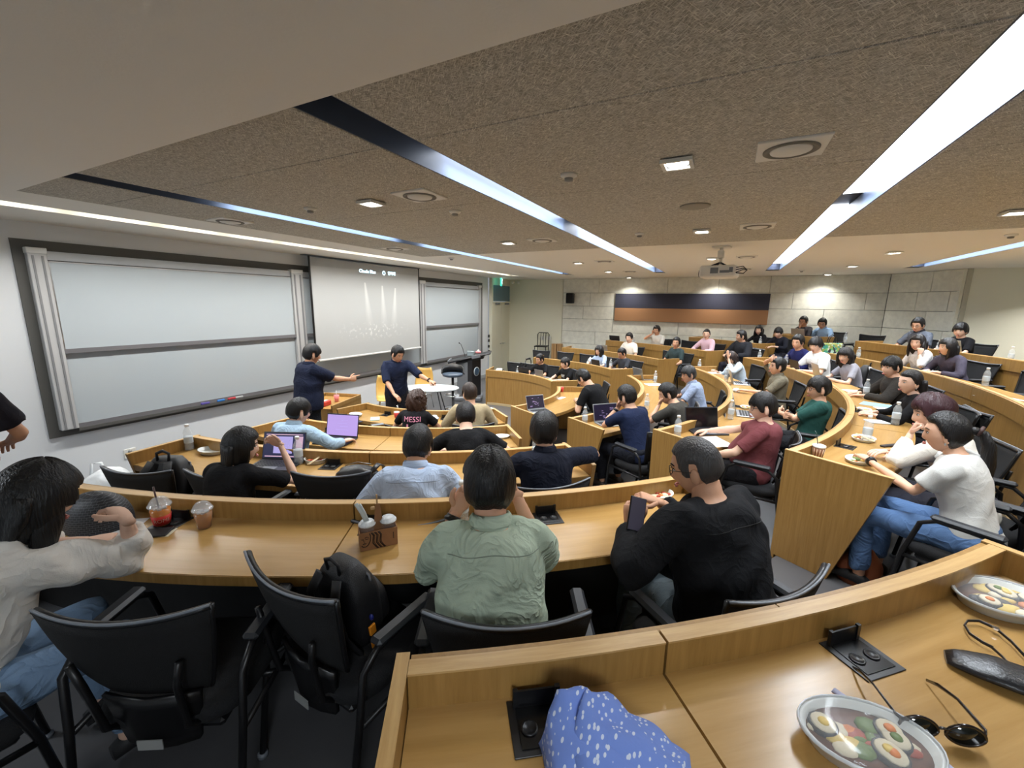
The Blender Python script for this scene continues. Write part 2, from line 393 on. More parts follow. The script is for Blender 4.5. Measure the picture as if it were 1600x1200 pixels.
for x, y, nm in ((2.55, -.19, 'large square ceiling air diffuser beside the brightest downlight'), (2.53, 2.05, 'square ceiling air diffuser left of the middle light slot, nearest'),
    (2.55, 4.39, 'square ceiling air diffuser above the left whiteboard'), (4.75, 4.32, 'square ceiling air diffuser above the projection screen'),
    (4.81, 2.07, 'square ceiling air diffuser left of the middle slot, second away'), (4.75, -.16, 'square ceiling air diffuser between slots, second away'),
    (7.46, 2.02, 'faint ceiling diffuser left of the middle slot, third away'), (9.84, 2.06, 'faint ceiling diffuser near the end of the middle slot'),
    (7.5, -.16, 'faint ceiling diffuser right of the projector'), (9.8, -.2, 'faint ceiling diffuser beyond the projector')):
    if base is None: base = vent(); o = base
    else: o = copy_tree(base)
    o.location = (x, y, CEIL); tag(o, nm, 'air vent', 'square ceiling air diffusers')
def detector():
    t = empty('smoke_detector'); q = M(); q.lathe([(.001, 0), (.05, 0), (.048, -.012), (.03, -.022)], 20); q.build('base', TRIMW, t)
    q = M(); q.lathe([(.026, -.022), (.024, -.038), (.001, -.042)], 14); q.build('sensor', mat('sensor_grey', (150, 150, 146), .5), t); return t
base = None
for x, y, nm in ((3.07, 2.12, 'round smoke detector near the left square diffuser'), (2.49, 3.16, 'tiny ceiling sensor between two light slots'), (2.51, .92, 'tiny ceiling sensor left of the brightest downlight'),
    (6.25, -2.47, 'smoke detector at the right edge of the ceiling'), (6.09, 4.29, 'dark smoke detector above the screen'), (4.78, .93, 'tiny ceiling sensor ahead of the projector'), (10.6, -1.25, 'dark ceiling sensor right of the far end of the bright slot')):
    if base is None: base = detector(); o = base
    else: o = copy_tree(base)
    o.location = (x, y, CEIL); tag(o, nm, 'sensor', 'ceiling sensors')
q = M(); q.lathe([(.001, 0), (.11, 0), (.108, -.008), (.09, -.012), (.001, -.012)], 28); o = q.build('ceiling_speaker', mat('speaker_grille', (150, 146, 134), .7)); o.location = (3.66, .31, CEIL)
tag(o, 'flat round grey ceiling speaker beyond the brightest downlight', 'speaker')
# projector
P = at_z((1128, 385), CEIL)
t = empty('projector', (P[0], P[1], CEIL), rad(-8), 'white ceiling projector on a short bracket, cables at its right', 'projector')
q = M(); q.box((0, 0, -.01), (.2, .2, .02), bev=.004); q.tube([(0, 0, -.01), (0, 0, -.22)], .02, 10); q.box((0, 0, -.10), (.09, .07, .1), bev=.01); q.build('bracket', TRIMW, t)
for dx in (-.09, .09):
    for dy in (-.08, .08): q = M(); q.tube([(0, 0, -.2), (dx, dy, -.245)], .012, 6); q.build('mount_arm', BLK, t)
q = M(); q.box((0, 0, -.32), (.36, .42, .15), bev=.02); q.build('body', TRIMW, t)
q = M(); q.box((-.185, .03, -.31), (.012, .09, .07)); q.build('port_panel', GREYP, t)
q = M(); q.box((-.185, -.09, -.325), (.012, .11, .03)); q.box((-.185, -.16, -.305), (.012, .04, .06)); q.build('port_panel', GREYP, t)
q = M(); q.tube([(0, .21, -.33), (0, .24, -.33)], .05, 16); q.build('lens', BLK, t)
q = M()
for k in range(3): q.tube([(-.15, -.20, -.28-.03*k), (-.18, -.29, -.27-.02*k), (-.12, -.33, -.31), (-.1, -.29, -.35), (-.12, -.205, -.34)], .006, 6)
q.build('cables', BLK, t)

# ------------------------------------------------------------------ whiteboards
WB = mat('whiteboard_enamel', (178, 188, 195), .13, spec=.5, bump=(2.5, .01))
t = empty('whiteboard_surround', (1.58, YW, 0), 0, 'dark grey panel surround holding the sliding whiteboards', 'board frame')
X0, X1, Z0, Z1 = 0, 9.06, CAMZ-1.51, CAMZ+.58
q = M(); q.box(((X0+X1)/2, -.013, (Z0+Z1)/2), (X1-X0, .022, Z1-Z0)); q.build('backing_panel', DARKF, t)
secs = [(1.80, 4.56), (4.76, 7.74), (7.95, 10.34)]
names = [('left', 'under the long ceiling strip'), ('middle', 'behind the projection screen'), ('right', 'beside the lectern')]
for i, (a, b) in enumerate(secs):
    w = b-a; t = empty('sliding_whiteboard', ((a+b)/2, YW-.024, 0), 0, 'two-panel sliding whiteboard %s, the %s section' % (names[i][1], names[i][0]), 'whiteboard')
    for nm, z0, z1, y in (('lower_board', CAMZ-1.415, CAMZ-.50, -.02), ('upper_board', CAMZ-.575, CAMZ+.375, -.05)):
        q = M(); q.box((0, y, (z0+z1)/2), (w, .018, z1-z0)); f = q.build(nm, WB, t)
        q = M()
        q.box((0, y-.004, z1-.006), (w, .024, .012)); q.box((-w/2+.006, y-.004, (z0+z1)/2), (.012, .024, z1-z0)); q.box((w/2-.006, y-.004, (z0+z1)/2), (.012, .024, z1-z0)); q.build('board_edge', ALU, f)
        q = M(); q.box((0, y-.006, z0+.004), (w, .04, .05)); q.build('bottom_rail', mat('rail_grey', (112, 112, 116), .4), f)
    q = M(); q.box((0, -.03, CAMZ+.43), (w, .03, .09)); q.build('header', mat('header_grey', (176, 182, 188), .4), t)
    q = M(); q.box((0, -.04, CAMZ-1.45), (w, .05, .035)); q.build('pen_tray', DARKF, t)
for a, b in ((1.66, 1.80), (4.56, 4.76), (7.74, 7.95), (10.34, 10.46)):
    t = empty('board_track', ((a+b)/2, YW-.024, 0), 0, 'vertical aluminium whiteboard track, %s' % {1.66: 'leftmost', 4.56: 'just left of the screen', 7.74: 'at the right edge of the screen', 10.34: 'rightmost'}[a], 'track')
    w = b-a; q = M(); q.box((0, -.04, CAMZ-.465), (w, .08, 1.93), bev=.006); q.build('rail', mat('track_grey', (186, 188, 190), .35), t)
    for dx in (-w/4, w/4): q = M(); q.box((dx, -.083, CAMZ-.5), (w*.12, .008, 1.84)); q.build('groove', mat('groove_grey', (130, 132, 136), .4), t)
    q = M(); q.box((0, -.045, CAMZ+.47), (w+.01, .09, .06), bev=.005); q.build('end_cap', mat('cap_white', (214, 216, 216), .4), t)
# markers and eraser on the tray
for px, c, nm in ((345, (40, 120, 200), 'blue board eraser'), (362, (190, 50, 60), 'red marker'), (374, (180, 184, 186), 'grey marker'), (320, (90, 80, 160), 'purple marker')):
    x = at_y((px, 626), YW-.07)[0]; q = M(); q.box((0, 0, 0), (.10 if 'eraser' in nm else .11, .03, .028), bev=.006)
    o = q.build('board_eraser' if 'eraser' in nm else 'marker', mat(nm, c, .5)); o.location = (x, YW-.075, CAMZ-1.419); tag(o, nm+' lying on the left whiteboard tray', 'eraser' if 'eraser' in nm else 'marker')
# projection screen with the washed-out projected picture
def screen_mat():
    m = bpy.data.materials.new('projected_slide'); m.use_nodes = True; nt = m.node_tree; b = nt.nodes['Principled BSDF']
    b.inputs['Base Color'].default_value = (.40, .42, .43, 1); b.inputs['Roughness'].default_value = .8
    tc = nt.nodes.new('ShaderNodeTexCoord'); sp = nt.nodes.new('ShaderNodeSeparateXYZ'); nt.links.new(tc.outputs['Object'], sp.inputs[0])
    def mth(op, a, b_=None, c=None):
        n = nt.nodes.new('ShaderNodeMath'); n.operation = op
        for i, v in enumerate((a, b_, c)):
            if v is None: continue
            if isinstance(v, (int, float)): n.inputs[i].default_value = v
            else: nt.links.new(v, n.inputs[i])
        return n.outputs[0]
    X, Z = sp.outputs[0], sp.outputs[2]; tot = None
    for cx, sl, zt in ((-.20, .10, .50), (.25, 0.02, .46), (.62, -.10, .43)):
        d = mth('SUBTRACT', zt, Z)                                     # distance below the lamp
        w = mth('MULTIPLY_ADD', d, .10, .025)
        cen = mth('MULTIPLY_ADD', d, sl, cx)
        u = mth('DIVIDE', mth('ABSOLUTE', mth('SUBTRACT', X, cen)), w)
        g = mth('MULTIPLY', mth('SUBTRACT', 1, mth('MINIMUM', u, 1)), mth('GREATER_THAN', d, 0))
        f = mth('MAXIMUM', mth('SUBTRACT', 1, mth('MULTIPLY', d, 1.15)), 0)
        v = mth('MULTIPLY', mth('POWER', g, .6), f); tot = v if tot is None else mth('ADD', tot, v)
    nz = nt.nodes.new('ShaderNodeTexNoise'); nz.inputs['Scale'].default_value = 14; nz.inputs['Detail'].default_value = 6; nt.links.new(tc.outputs['Object'], nz.inputs['Vector'])
    crowd = mth('MULTIPLY', mth('GREATER_THAN', nz.outputs[0], .58), mth('MULTIPLY', mth('SUBTRACT', 1, mth('MINIMUM', mth('ABSOLUTE', mth('DIVIDE', mth('ADD', Z, .42), .20)), 1)), mth('SUBTRACT', 1, mth('MINIMUM', mth('ABSOLUTE', mth('DIVIDE', X, 1.05)), 1))))
    tot = mth('ADD', mth('MULTIPLY', tot, .26), mth('MULTIPLY', crowd, .22))
    edge = mth('MULTIPLY', mth('LESS_THAN', mth('ABSOLUTE', X), 1.35), mth('LESS_THAN', mth('ABSOLUTE', mth('SUBTRACT', Z, -.1)), .82))
    st = mth('MULTIPLY', mth('ADD', tot, .05), edge)
    b.inputs['Emission Color'].default_value = (1, .97, .88, 1); nt.links.new(st, b.inputs['Emission Strength'])
    return m
SY = YW-.22
A = at_y((482, 398), SY); B = at_y((655, 418), SY); Cc = at_y((657, 543), SY); D = at_y((492, 567), SY)
xa, xb = (A[0]+D[0])/2, (B[0]+Cc[0])/2; zt, zb = CEIL-.01, (Cc[2]+D[2])/2
t = empty('projection_screen', ((xa+xb)/2, SY, (zt+zb)/2), 0, 'pulled-down projection screen showing a washed-out stage picture', 'screen')
w, h = xb-xa, zt-zb
q = M(); q.box((0, 0, 0), (w-.05, .008, h-.06)); q.build('picture', screen_mat(), t)
for sx in (-1, 1): q = M(); q.box((sx*(w/2-.016), 0, 0), (.032, .010, h-.02)); q.build('black_edge', BLK, t)
q = M(); q.box((0, -.002, -h/2+.016), (w, .03, .032), bev=.006); q.build('bottom_bar', mat('bar_white', (220, 222, 222), .4), t)
q = M(); q.box((0, .06, h/2+.0), (w+.1, .12, .012), bev=.003); q.build('top_bar', GREYP, t)
def text_mesh(body, size, align='CENTER', extrude=.001):
    c = bpy.data.curves.new('t', 'FONT'); c.body = body; c.size = size; c.align_x = align; c.align_y = 'CENTER'; c.extrude = extrude; c.resolution_u = 3
    o = bpy.data.objects.new('t', c); COL.objects.link(o); dg = bpy.context.evaluated_depsgraph_get(); dg.update()
    me = bpy.data.meshes.new_from_object(o.evaluated_get(dg)); bpy.data.objects.remove(o)
    vs = [tuple(v.co) for v in me.vertices]; fs = [tuple(p.vertices) for p in me.polygons]; bpy.data.meshes.remove(me); return vs, fs
GLOW = mat('projected_lettering', (230, 245, 250), .8, emit=(215, 240, 250), es=.9)
for s_, x in (('Claude Blue', -.12), ('인하대', .53)):
    vs, fs = text_mesh(s_, .085 if x < 0 else .08); q = M(); q.add([(v[0]+x, -.006, v[1]+.71) for v in vs], fs, smooth=False); q.build('lettering', GLOW, t)
q = M(); q.tube([(.31, -.006, .71), (.31, -.008, .71)], .045, 18); q.build('round_logo', GLOW, t)
q = M(); q.tube([(.31, -.0085, .71), (.31, -.0095, .71)], .018, 12); q.build('logo_centre', mat('logo_blue', (90, 150, 190), .8), t)
# door in the front wall, transom window and exit sign
DXa, DXb = at_y((767, 500), YW-.02)[0], at_y((795.5, 500), YW-.02)[0]
zd = at_y((780, 473), YW)[2]
for i, (a, b) in enumerate(((DXa, (DXa+DXb)/2), ((DXa+DXb)/2, DXb))):
    t = empty('door_%d' % (i+1), ((a+b)/2, YW-.02, 0), 0, kind='structure')
    q = M(); q.box((0, -.02, zd/2), (b-a-.01, .045, zd-.02), bev=.004); q.build('door_leaf', CREAM, t)
    for z in (.35, 1.0, 1.6, zd-.2):
        q = M(); q.tube([((-1 if i == 0 else 1)*(b-a)/2, -.05, z-.06), ((-1 if i == 0 else 1)*(b-a)/2, -.05, z+.06)], .012, 8); q.build('hinge', mat('hinge_grey', (90, 90, 88), .4, 1), t)
    q = M(); q.tube([((1 if i == 0 else -1)*((b-a)/2-.06), -.045, .98), ((1 if i == 0 else -1)*((b-a)/2-.06), -.09, .98), ((1 if i == 0 else -1)*((b-a)/2-.16), -.09, .98)], .011, 8); q.build('door_handle', ALU, t)
    q = M(); q.box((0, -.07, zd-.03), (.22, .05, .05), bev=.006); q.build('door_closer', GREYP, t)
q = M(); q.box(((DXa+DXb)/2, YW-.048, 1.25), (.035, .02, 1.3)); struct('trim_2', q, mat('door_bead', (226, 224, 208), .5))
q = M()
zw = at_y((780, 446), YW)[2]
q.box((DXa-.04, YW-.05, CEIL/2), (.07, .10, CEIL)); q.box((DXb+.04, YW-.05, CEIL/2), (.07, .10, CEIL)); q.box(((DXa+DXb)/2, YW-.05, zd+.01), (DXb-DXa, .10, .04)); q.box(((DXa+DXb)/2, YW-.03, (zw+CEIL)/2), (DXb-DXa, .06, CEIL-zw))
struct('trim_3', q, CREAM)
t = empty('window_1', ((DXa+DXb)/2, YW-.03, 0), 0, kind='structure')
q = M(); q.box((0, -.02, (zd+zw)/2+.02), (DXb-DXa-.02, .012, zw-zd-.05)); q.build('pane', mat('dim_blue_glass', (88, 122, 140), .08, spec=.9, coat=.6), t)
P = at_y((783, 439), YW-.25)
t = empty('exit_sign', (P[0], YW-.25, P[2]), rad(25), 'small green and white emergency exit sign above the far door', 'sign')
q = M(); q.box((0, 0, 0), (.26, .05, .30), bev=.008); q.build('sign_box', mat('sign_green', (30, 150, 120), .5, emit=(70, 200, 180), es=.9), t)
q = M()
q.ball((.02, -.028, .08), (.02, .006, .02), 8, 6); q.tube([(.0, -.028, .05), (-.02, -.028, -.01)], [.018, .014], 6); q.tube([(-.02, -.028, -.01), (.03, -.028, -.04), (.02, -.028, -.09)], .010, 6)
q.tube([(-.02, -.028, -.01), (-.05, -.028, -.05), (-.09, -.028, -.05)], .010, 6); q.tube([(0, -.028, .045), (.05, -.028, .02)], .008, 6); q.tube([(0, -.028, .045), (-.04, -.028, .01)], .008, 6)
q.build('running_figure', mat('sign_white', (235, 250, 248), .5, emit=(230, 250, 245), es=1.6), t)
# wall switch column beside the boards, sockets
t = empty('wall_controller', (10.95, YW-.005, 0), 0, 'column of black wall switches beside the right whiteboard', 'switch')
for p in (528, 535, 544, 552):
    z = at_y((763, p-3), YW)[2]; q = M(); q.box((at_y((763, p), YW)[0]-10.95, -.012, z), (.09, .02, .08), bev=.004); q.build('switch', BLK, t)
def socket(loc, rz, lab):
    t = empty('wall_socket', loc, rz, lab, 'socket'); q = M(); q.box((0, -.006, 0), (.12, .012, .12), bev=.004); q.build('plate', TRIMW, t)
    for dz in (-.028, .028): q = M(); q.tube([(0, -.012, dz), (0, -.015, dz)], .02, 12); q.build('outlet', mat('outlet_grey', (170, 172, 172), .5), t)
P = at_y((203, 708), YW); socket((P[0], YW, P[2]), 0, 'white wall socket under the whiteboard by the third row desk')
for i, px in enumerate((848, 858)):
    P = at_x((px, 528), XF-.001); socket((XF, P[1], P[2]), rad(-90), 'white switch plate on the cream far wall, %s' % ('left one' if i == 0 else 'right one'))
for s_, px, py in (('a', 853, 455),):
    pass
# fabric panel on the far wall
A = at_x((962, 458.7), XF-.03); B = at_x((1198, 508), XF-.03); Mz = at_x((960, 481), XF-.03)[2]
t = empty('wall_panel_artwork', (XF-.002, (A[1]+B[1])/2, 0), 0, 'wide two-tone fabric panel on the far wall, navy over tan', 'wall panel')
q = M(); q.box((-.02, 0, (A[2]+Mz)/2), (.04, abs(A[1]-B[1]), A[2]-Mz), bev=.006); q.build('navy_band', mat('navy_fabric', (52, 54, 70), .85), t)
q = M(); q.box((-.02, 0, (Mz+B[2])/2), (.04, abs(A[1]-B[1]), Mz-B[2]), bev=.006); q.build('tan_band', mat('tan_fabric', (160, 118, 82), .85), t)
P = at_x((891, 466), XF-.12)
t = empty('wall_speaker', (XF-.005, P[1], P[2]), 0, 'black loudspeaker mounted high on the far stone wall', 'speaker')
q = M(); q.box((-.12, 0, 0), (.18, .22, .30), bev=.02); q.build('cabinet', BLK, t)
q = M(); q.box((-.213, 0, 0), (.01, .18, .26), bev=.004); q.build('grille', BLKM, t)
q = M(); q.box((-.015, 0, 0), (.03, .06, .10)); q.build('bracket', BLK, t)
for i, (px, py) in enumerate(((802, 441), (811, 441))):
    P = at_x((px, py), XF-.05); t = empty('security_camera', (XF, P[1], P[2]), 0, 'small white dome camera in the far left ceiling corner, %s' % ('left' if i == 0 else 'right'), 'camera')
    q = M(); q.tube([(0, 0, 0), (-.06, 0, 0)], .02, 8); q.build('bracket', TRIMW, t); q = M(); q.ball((-.09, 0, -.01), (.05, .045, .045), 12, 8); q.build('dome', TRIMW, t)
m = M(); m.box((XF-.008, 5.5, .05), (.016, 1.8, .1)); struct('baseboard_right', m, mat('skirting', (160, 156, 140), .5))
m = M(); m.box((4.5, YW-.008, .05), (12.9, .016, .1)); struct('baseboard_front', m, mat('skirting_grey', (176, 180, 182), .5))

# ------------------------------------------------------------------ curved desks
def desk(k, a0, a1, label, e0=True, e1=True, seams=(), boxes=(), over=.10):
    """row k from angle a0 to a1 (degrees); parts: desktops, parapets, front panels, end panels"""
    t = empty('curved_desk', (CX, CY, FZ[k]), 0, label, 'desk', 'curved tiered desks')
    if a0 < -125: over = .03
    R, zp, zd = RP[k], .78, .69; base = -.165 if k > 1 else 0
    cuts = [a0]+sorted(seams)+[a1]
    n = len(cuts)-1
    for i in range(n):
        g0 = cuts[i]+(0 if i == 0 else .04*5/R); g1 = cuts[i+1]-(0 if i == n-1 else .04*5/R)
        q = M(); q.sector((0, 0), [(R+.034, zd-.045), (R+DD, zd-.045), (R+DD, zd), (R+.034, zd)], g0, g1, 1.5); q.build('desktop', WOOD_T, t)
        q = M(); q.sector((0, 0), [(R-.002, zd-.045), (R+.034, zd-.045), (R+.034, zp-.004), (R-.002, zp-.004)], g0, g1, 1.5); p = q.build('parapet', WOOD_V, t)
        q = M(); q.sector((0, 0), [(R-.004, zp-.005), (R+.036, zp-.005), (R+.036, zp), (R-.004, zp)], g0, g1, 1.5); q.build('edge_band', WOOD_E, p)
        q = M(); q.sector((0, 0), [(R+DD+.0005, zd-.042), (R+DD+.004, zd-.042), (R+DD+.004, zd-.002), (R+DD+.0005, zd-.002)], g0, g1, 1.5); q.build('edge_band', WOOD_V, t)
    # fascia in panels of about a metre: proud top band, recessed lower panel
    L = rad(a1-a0)*R; np_ = max(1, round(L/1.15))
    for i in range(np_):
        b0 = a0+(a1-a0)*i/np_+.02; b1 = a0+(a1-a0)*(i+1)/np_-.02
        q = M(); q.sector((0, 0), [(R-.022, zp-.15), (R-.0025, zp-.15), (R-.0025, zp-.0055), (R-.022, zp-.0055)], b0, b1, 1.5); q.build('fascia_band', WOOD_V, t)
        q = M(); q.sector((0, 0), [(R-.008, base+.002), (R+.014, base+.002), (R+.014, zd-.047), (R-.003, zd-.047), (R-.003, zp-.152), (R-.008, zp-.152)], b0, b1, 1.5); q.build('front_panel', WOOD_V, t)
    q = M(); q.sector((0, 0), [(R+.0145, .004), (R+.024, .004), (R+.024, zd-.047), (R+.0145, zd-.047)], a0+.3, a1-.3, 1.5); q.build('shade_lining', mat('under_desk_shade', (20, 20, 21), .6), t)  # dark sheet paints in the shade under the desk; the lining is assumed
    q = M(); q.sector((0, 0), [(R-.02, base+.001), (R-.0085, base+.001), (R-.0085, base+.05), (R-.02, base+.05)], a0, a1, 1.5); q.build('kick_strip', mat('kick_strip_oak', (188, 168, 130), .35), t)
    for on, a, s in ((e0, a0, -1), (e1, a1, 1)):
        if not on: continue
        T = Matrix.Rotation(rad(a), 4, 'Z') @ Matrix.Translation((0, s*.016, 0))
        r2 = R+DD+over; q = M(); prof = [(R-.024, -.0 if k > 1 else .002), (R+.32, 0), (r2, zp), (R-.024, zp)]
        if k > 1: prof = [(R-.024, -.163), (R-.001, -.163), (R-.001, .001), (R+.32, .001), (r2, zp-.004), (R-.024, zp-.004)]
        else: prof = [(R-.024, .001), (R+.32, .001), (r2, zp-.004), (R-.024, zp-.004)]
        vs = [(x, y, z) for y in (-.014, .014) for x, z in prof]; kk = len(prof)
        fs = [(i, (i+1) % kk, kk+(i+1) % kk, kk+i) for i in range(kk)]+[tuple(range(kk))[::-1], tuple(range(kk, 2*kk))]
        q.add(vs, [f for f in fs], T, g=[(z*.3, x*4, y) for x, y, z in [(v[0], v[1], v[2]) for v in vs]], smooth=False)
        q.g = [(v[0]*1.0, v[0], v[2]) for v in vs]; p = q.build('end_panel', WOOD_V, t)
        q = M(); q.box(((R-.024+r2)/2, 0, zp-.0015), (r2-R+.024, .030, .005), T=T); q.build('edge_band', WOOD_E, p)
    for a in boxes: power_box(t, k, a)
    return t
def power_box(t, k, a):
    """table socket box with its lid standing up, flush in the desktop"""
    T = Matrix.Rotation(rad(a), 4, 'Z') @ Matrix.Translation((RP[k]+.105, 0, .69)) @ Matrix.Scale(.76, 4); e = empty('power_box'); e.parent = t
    # local: +x = outwards (towards the sitter)
    q = M(); q.box((0, 0, .002), (.16, .17, .005), T=T, bev=.001); q.mi = 0; q.build('frame', BLK, e)
    q = M(); q.box((.005, 0, .0055), (.115, .125, .003), T=T); q.build('well', mat('socket_well', (6, 6, 7), .25), e)
    for dy in (-.033, .033): q = M(); q.lathe([(.023, .007), (.023, .011), (.018, .011), (.016, .008)], 16, T=T @ Matrix.Translation((.01, dy, 0))); q.build('socket', BLK, e)
    q = M(); q.box((-.062, 0, .03), (.006, .115, .05), T=T); q.box((-.06, -.062, .03), (.012, .014, .062), T=T); q.box((-.06, .062, .03), (.012, .014, .062), T=T); q.build('lid', BLK, e)
desk(1, -190, -129.5, 'lowest near desk, in front of the curly-haired person in the lettered shirt', seams=(-160,), boxes=(-176, -150))
desk(2, -180, -136, 'second near desk, with the open laptop with a lavender screen', seams=(-157.8,), boxes=(-170,))
desk(3, -175, -134, 'third near desk, with the food bowl and black leather bag', seams=(-154,), boxes=(-157.5,))
desk(4, -172, -132, 'fourth near desk, with iced drinks and cardboard cup carrier', seams=(-150.5,), boxes=(-159.3, -149.3, -140.8))
desk(5, -146.3, -129.5, 'nearest desk at bottom right, with blue patterned bundle and sunglasses', seams=(-141.1,), boxes=(-143.9, -136.6))
desk(1, -119, -64.5, 'lowest desk of the centre block, with a dark laptop on its near end', boxes=(-105,))
desk(2, -121, -57.5, 'second centre desk, laptop of the man in navy T-shirt on it', boxes=(-98,), seams=(-90,))
desk(3, -120.5, -57.5, 'third centre desk, in front of the man in maroon T-shirt', boxes=(-110, -95, -75), seams=(-100, -80))
desk(4, -121, -57, 'fourth centre desk, in front of the women in white knits', boxes=(-113.5, -98, -80), seams=(-105, -89, -73))
desk(5, -121, -60, 'fifth centre desk, tall curved wooden front at the right edge', boxes=(-85, -72), seams=(-105, -90, -75))
desk(6, -112, -57.5, 'topmost centre desk, below the far right wall', boxes=(-80,), seams=(-95, -77))
desk(1, -47, 13, 'lowest far desk, curved wooden front beside the lectern', boxes=(-20,), seams=(-17,))
desk(2, -44, -2, 'second far desk, behind the two seated men in black T-shirts', boxes=(-20,), seams=(-22,))
desk(3, -43.5, -5.5, 'third far desk, with a tablet in front of the woman in pale blue', boxes=(-20,), seams=(-24,))
desk(4, -45, -14, 'fourth far desk, beneath the fabric wall panel', boxes=(-25,), seams=(-30,))
desk(5, -47, -31, 'fifth far desk, with two people in black behind it', boxes=(-40,))
desk(6, -50, -43, 'topmost far desk, with a silver laptop and green tote bag')
# ------------------------------------------------------------------ chairs
def make_chair():
    t = empty('office_chair')
    q = M()   # seat cushion
    rings = []
    for z, s in ((.385, .88), (.40, .98), (.425, 1.0), (.445, .97), (.455, .88)):
        rings.append([(.235*s*np.sign(cos(a))*abs(cos(a))**.55, .225*s*np.sign(sin(a))*abs(sin(a))**.55+.01, z-.012*max(0, sin(a))) for a in [2*pi*j/24 for j in range(24)]])
    q.loft(rings); q.build('seat', BLKF, t)
    q = M(); q.box((0, 0, .37), (.36, .36, .03), bev=.01); q.build('seat_base', BLK, t)
    def bx(u, v):      # back surface: u -1..1, v 0..1 (bottom..top)
        w = .145+.095*v**.8+.008*sin(pi*v); x = u*w
        return Vector((x, -.205-.085*v+.03*(1-v)**3+.045*(u*u)*(.4+.6*v)*1.0, .50+.345*v+.018*v*(u*u)))
    def sheet(v0, v1, nv, th, u1=1.0, nu=12):
        rings = []
        for i in range(nv+1):
            v = v0+(v1-v0)*i/nv; f = [bx(-u1+2*u1*j/nu, v) for j in range(nu+1)]
            rings.append([tuple(p) for p in f]+[(p.x, p.y-th, p.z) for p in reversed(f)])
        return rings
    q = M(); q.loft(sheet(.02, .97, 8, .012)); b = q.build('backrest', BLKM, t)
    q = M(); q.tube([bx(-1+2*j/14, .985) for j in range(15)], [(.010, .012)]*15, 8, up=(0, 0, 1)); q.build('top_rim', BLK, b)
    q = M(); q.tube([bx(-1+2*j/14, 1.012)+Vector((0, -.008, 0)) for j in range(15)], .0045, 6); q.build('rim_strip', GREYP, b)
    for s in (-1, 1):
        q = M(); q.tube([bx(s, j/8) for j in range(9)], .009, 6); q.build('side_rim', BLK, b)
    q = M(); rings = []   # lumbar shell below the mesh
    for v in (0, .2, .4, .6, .8, 1):
        w = .11+.035*v; y = -.215+.02*(1-v); z = .33+.20*v
        rings.append([(-w, y+.02, z), (-w*.5, y, z), (0, y-.008, z), (w*.5, y, z), (w, y+.02, z), (w, y+.004, z), (w*.5, y-.016, z), (0, y-.024, z), (-w*.5, y-.016, z), (-w, y+.004, z)])
    q.loft(rings); q.build('lumbar_shell', BLK, t)
    q = M(); q.box((0, -.242, .375), (.075, .003, .035), T=None); q.build('maker_label', mat('sticker_grey', (150, 152, 150), .5), t)
    q = M(); q.tube([(-.12, -.19, .40), (-.12, -.24, .44), (-.13, -.27, .62), (-.15, -.275, .70)], .011, 6); q.build('back_bracket', BLK, t); q = M(); q.tube([(.12, -.19, .40), (.12, -.24, .44), (.13, -.27, .62), (.15, -.275, .70)], .011, 6); q.build('back_bracket', BLK, t)
    for s in (-1, 1):
        q = M(); q.box((s*.27, -.01, .655), (.052, .27, .026), bev=.011); a = q.build('armrest', mat('armrest_rubber', (38, 40, 44), .5), t)
        q = M(); q.tube([(s*.25, .26, .012), (s*.262, .21, .40), (s*.27, .16, .60), (s*.27, .10, .637), (s*.27, -.08, .637)], .0125, 8); q.build('leg', BLK, t)
        q = M(); q.tube([(s*.27, -.02, .637), (s*.27, -.13, .63), (s*.268, -.19, .58), (s*.262, -.21, .40), (s*.25, -.27, .012)], .0125, 8); q.build('leg', BLK, t)
        q = M(); q.tube([(s*.262, .205, .385), (s*.262, -.205, .385)], .011, 6); q.tube([(s*.262, 0, .385), (s*.17, 0, .375)], .012, 6); q.build('side_rail', BLK, t)
        for y in (.26, -.27): q = M(); q.lathe([(.014, 0), (.019, 0), (.019, .014), (.013, .02)], 10, c=(s*.25, y, 0)); q.build('foot', GREYP, t)
    return t
CH0 = make_chair(); CH0['category'] = 'chair'; _ch = [True]
def chair(x, y, z, face, label, dy=0):
    if _ch[0]: o = CH0; _ch[0] = False
    else: o = copy_tree(CH0)
    o.location = (x, y, z); o.rotation_euler = (0, 0, rad(face-90)); tag(o, label, 'chair', 'black mesh-backed chairs at the curved desks'); return o
def rowchair(k, a, label, dr=.66, tw=0):
    x, y = pol(RP[k]+dr, a); return chair(x, y, FZ[k], a+180+tw, label)

# ------------------------------------------------------------------ people
def vr(m, vox, smooth=6, fac=.5):
    """merge overlapping volumes into one continuous surface"""
    me = bpy.data.meshes.new('r'); me.from_pydata(m.v, [], m.f); o = bpy.data.objects.new('r', me); COL.objects.link(o)
    bm = bmesh.new(); bm.from_mesh(me); bmesh.ops.recalc_face_normals(bm, faces=bm.faces); bm.to_mesh(me); bm.free()
    r = o.modifiers.new('r', 'REMESH'); r.mode = 'VOXEL'; r.voxel_size = vox
    s = o.modifiers.new('s', 'SMOOTH'); s.factor = fac; s.iterations = smooth
    dg = bpy.context.evaluated_depsgraph_get(); dg.update(); me2 = bpy.data.meshes.new_from_object(o.evaluated_get(dg))
    n = len(me2.vertices); co = np.empty(n*3); me2.vertices.foreach_get('co', co); fs = [tuple(p.vertices) for p in me2.polygons]
    no = np.empty(n*3); me2.vertices.foreach_get('normal', no)
    bpy.data.objects.remove(o); bpy.data.meshes.remove(me); bpy.data.meshes.remove(me2)
    return co.reshape(-1, 3), fs, no.reshape(-1, 3)
def skinmat(c): return mat('skin_%d_%d_%d' % c, c, .55, spec=.35, bump=(80, .08))
SK = [(214, 168, 140), (204, 156, 126), (224, 184, 160), (198, 150, 120)]
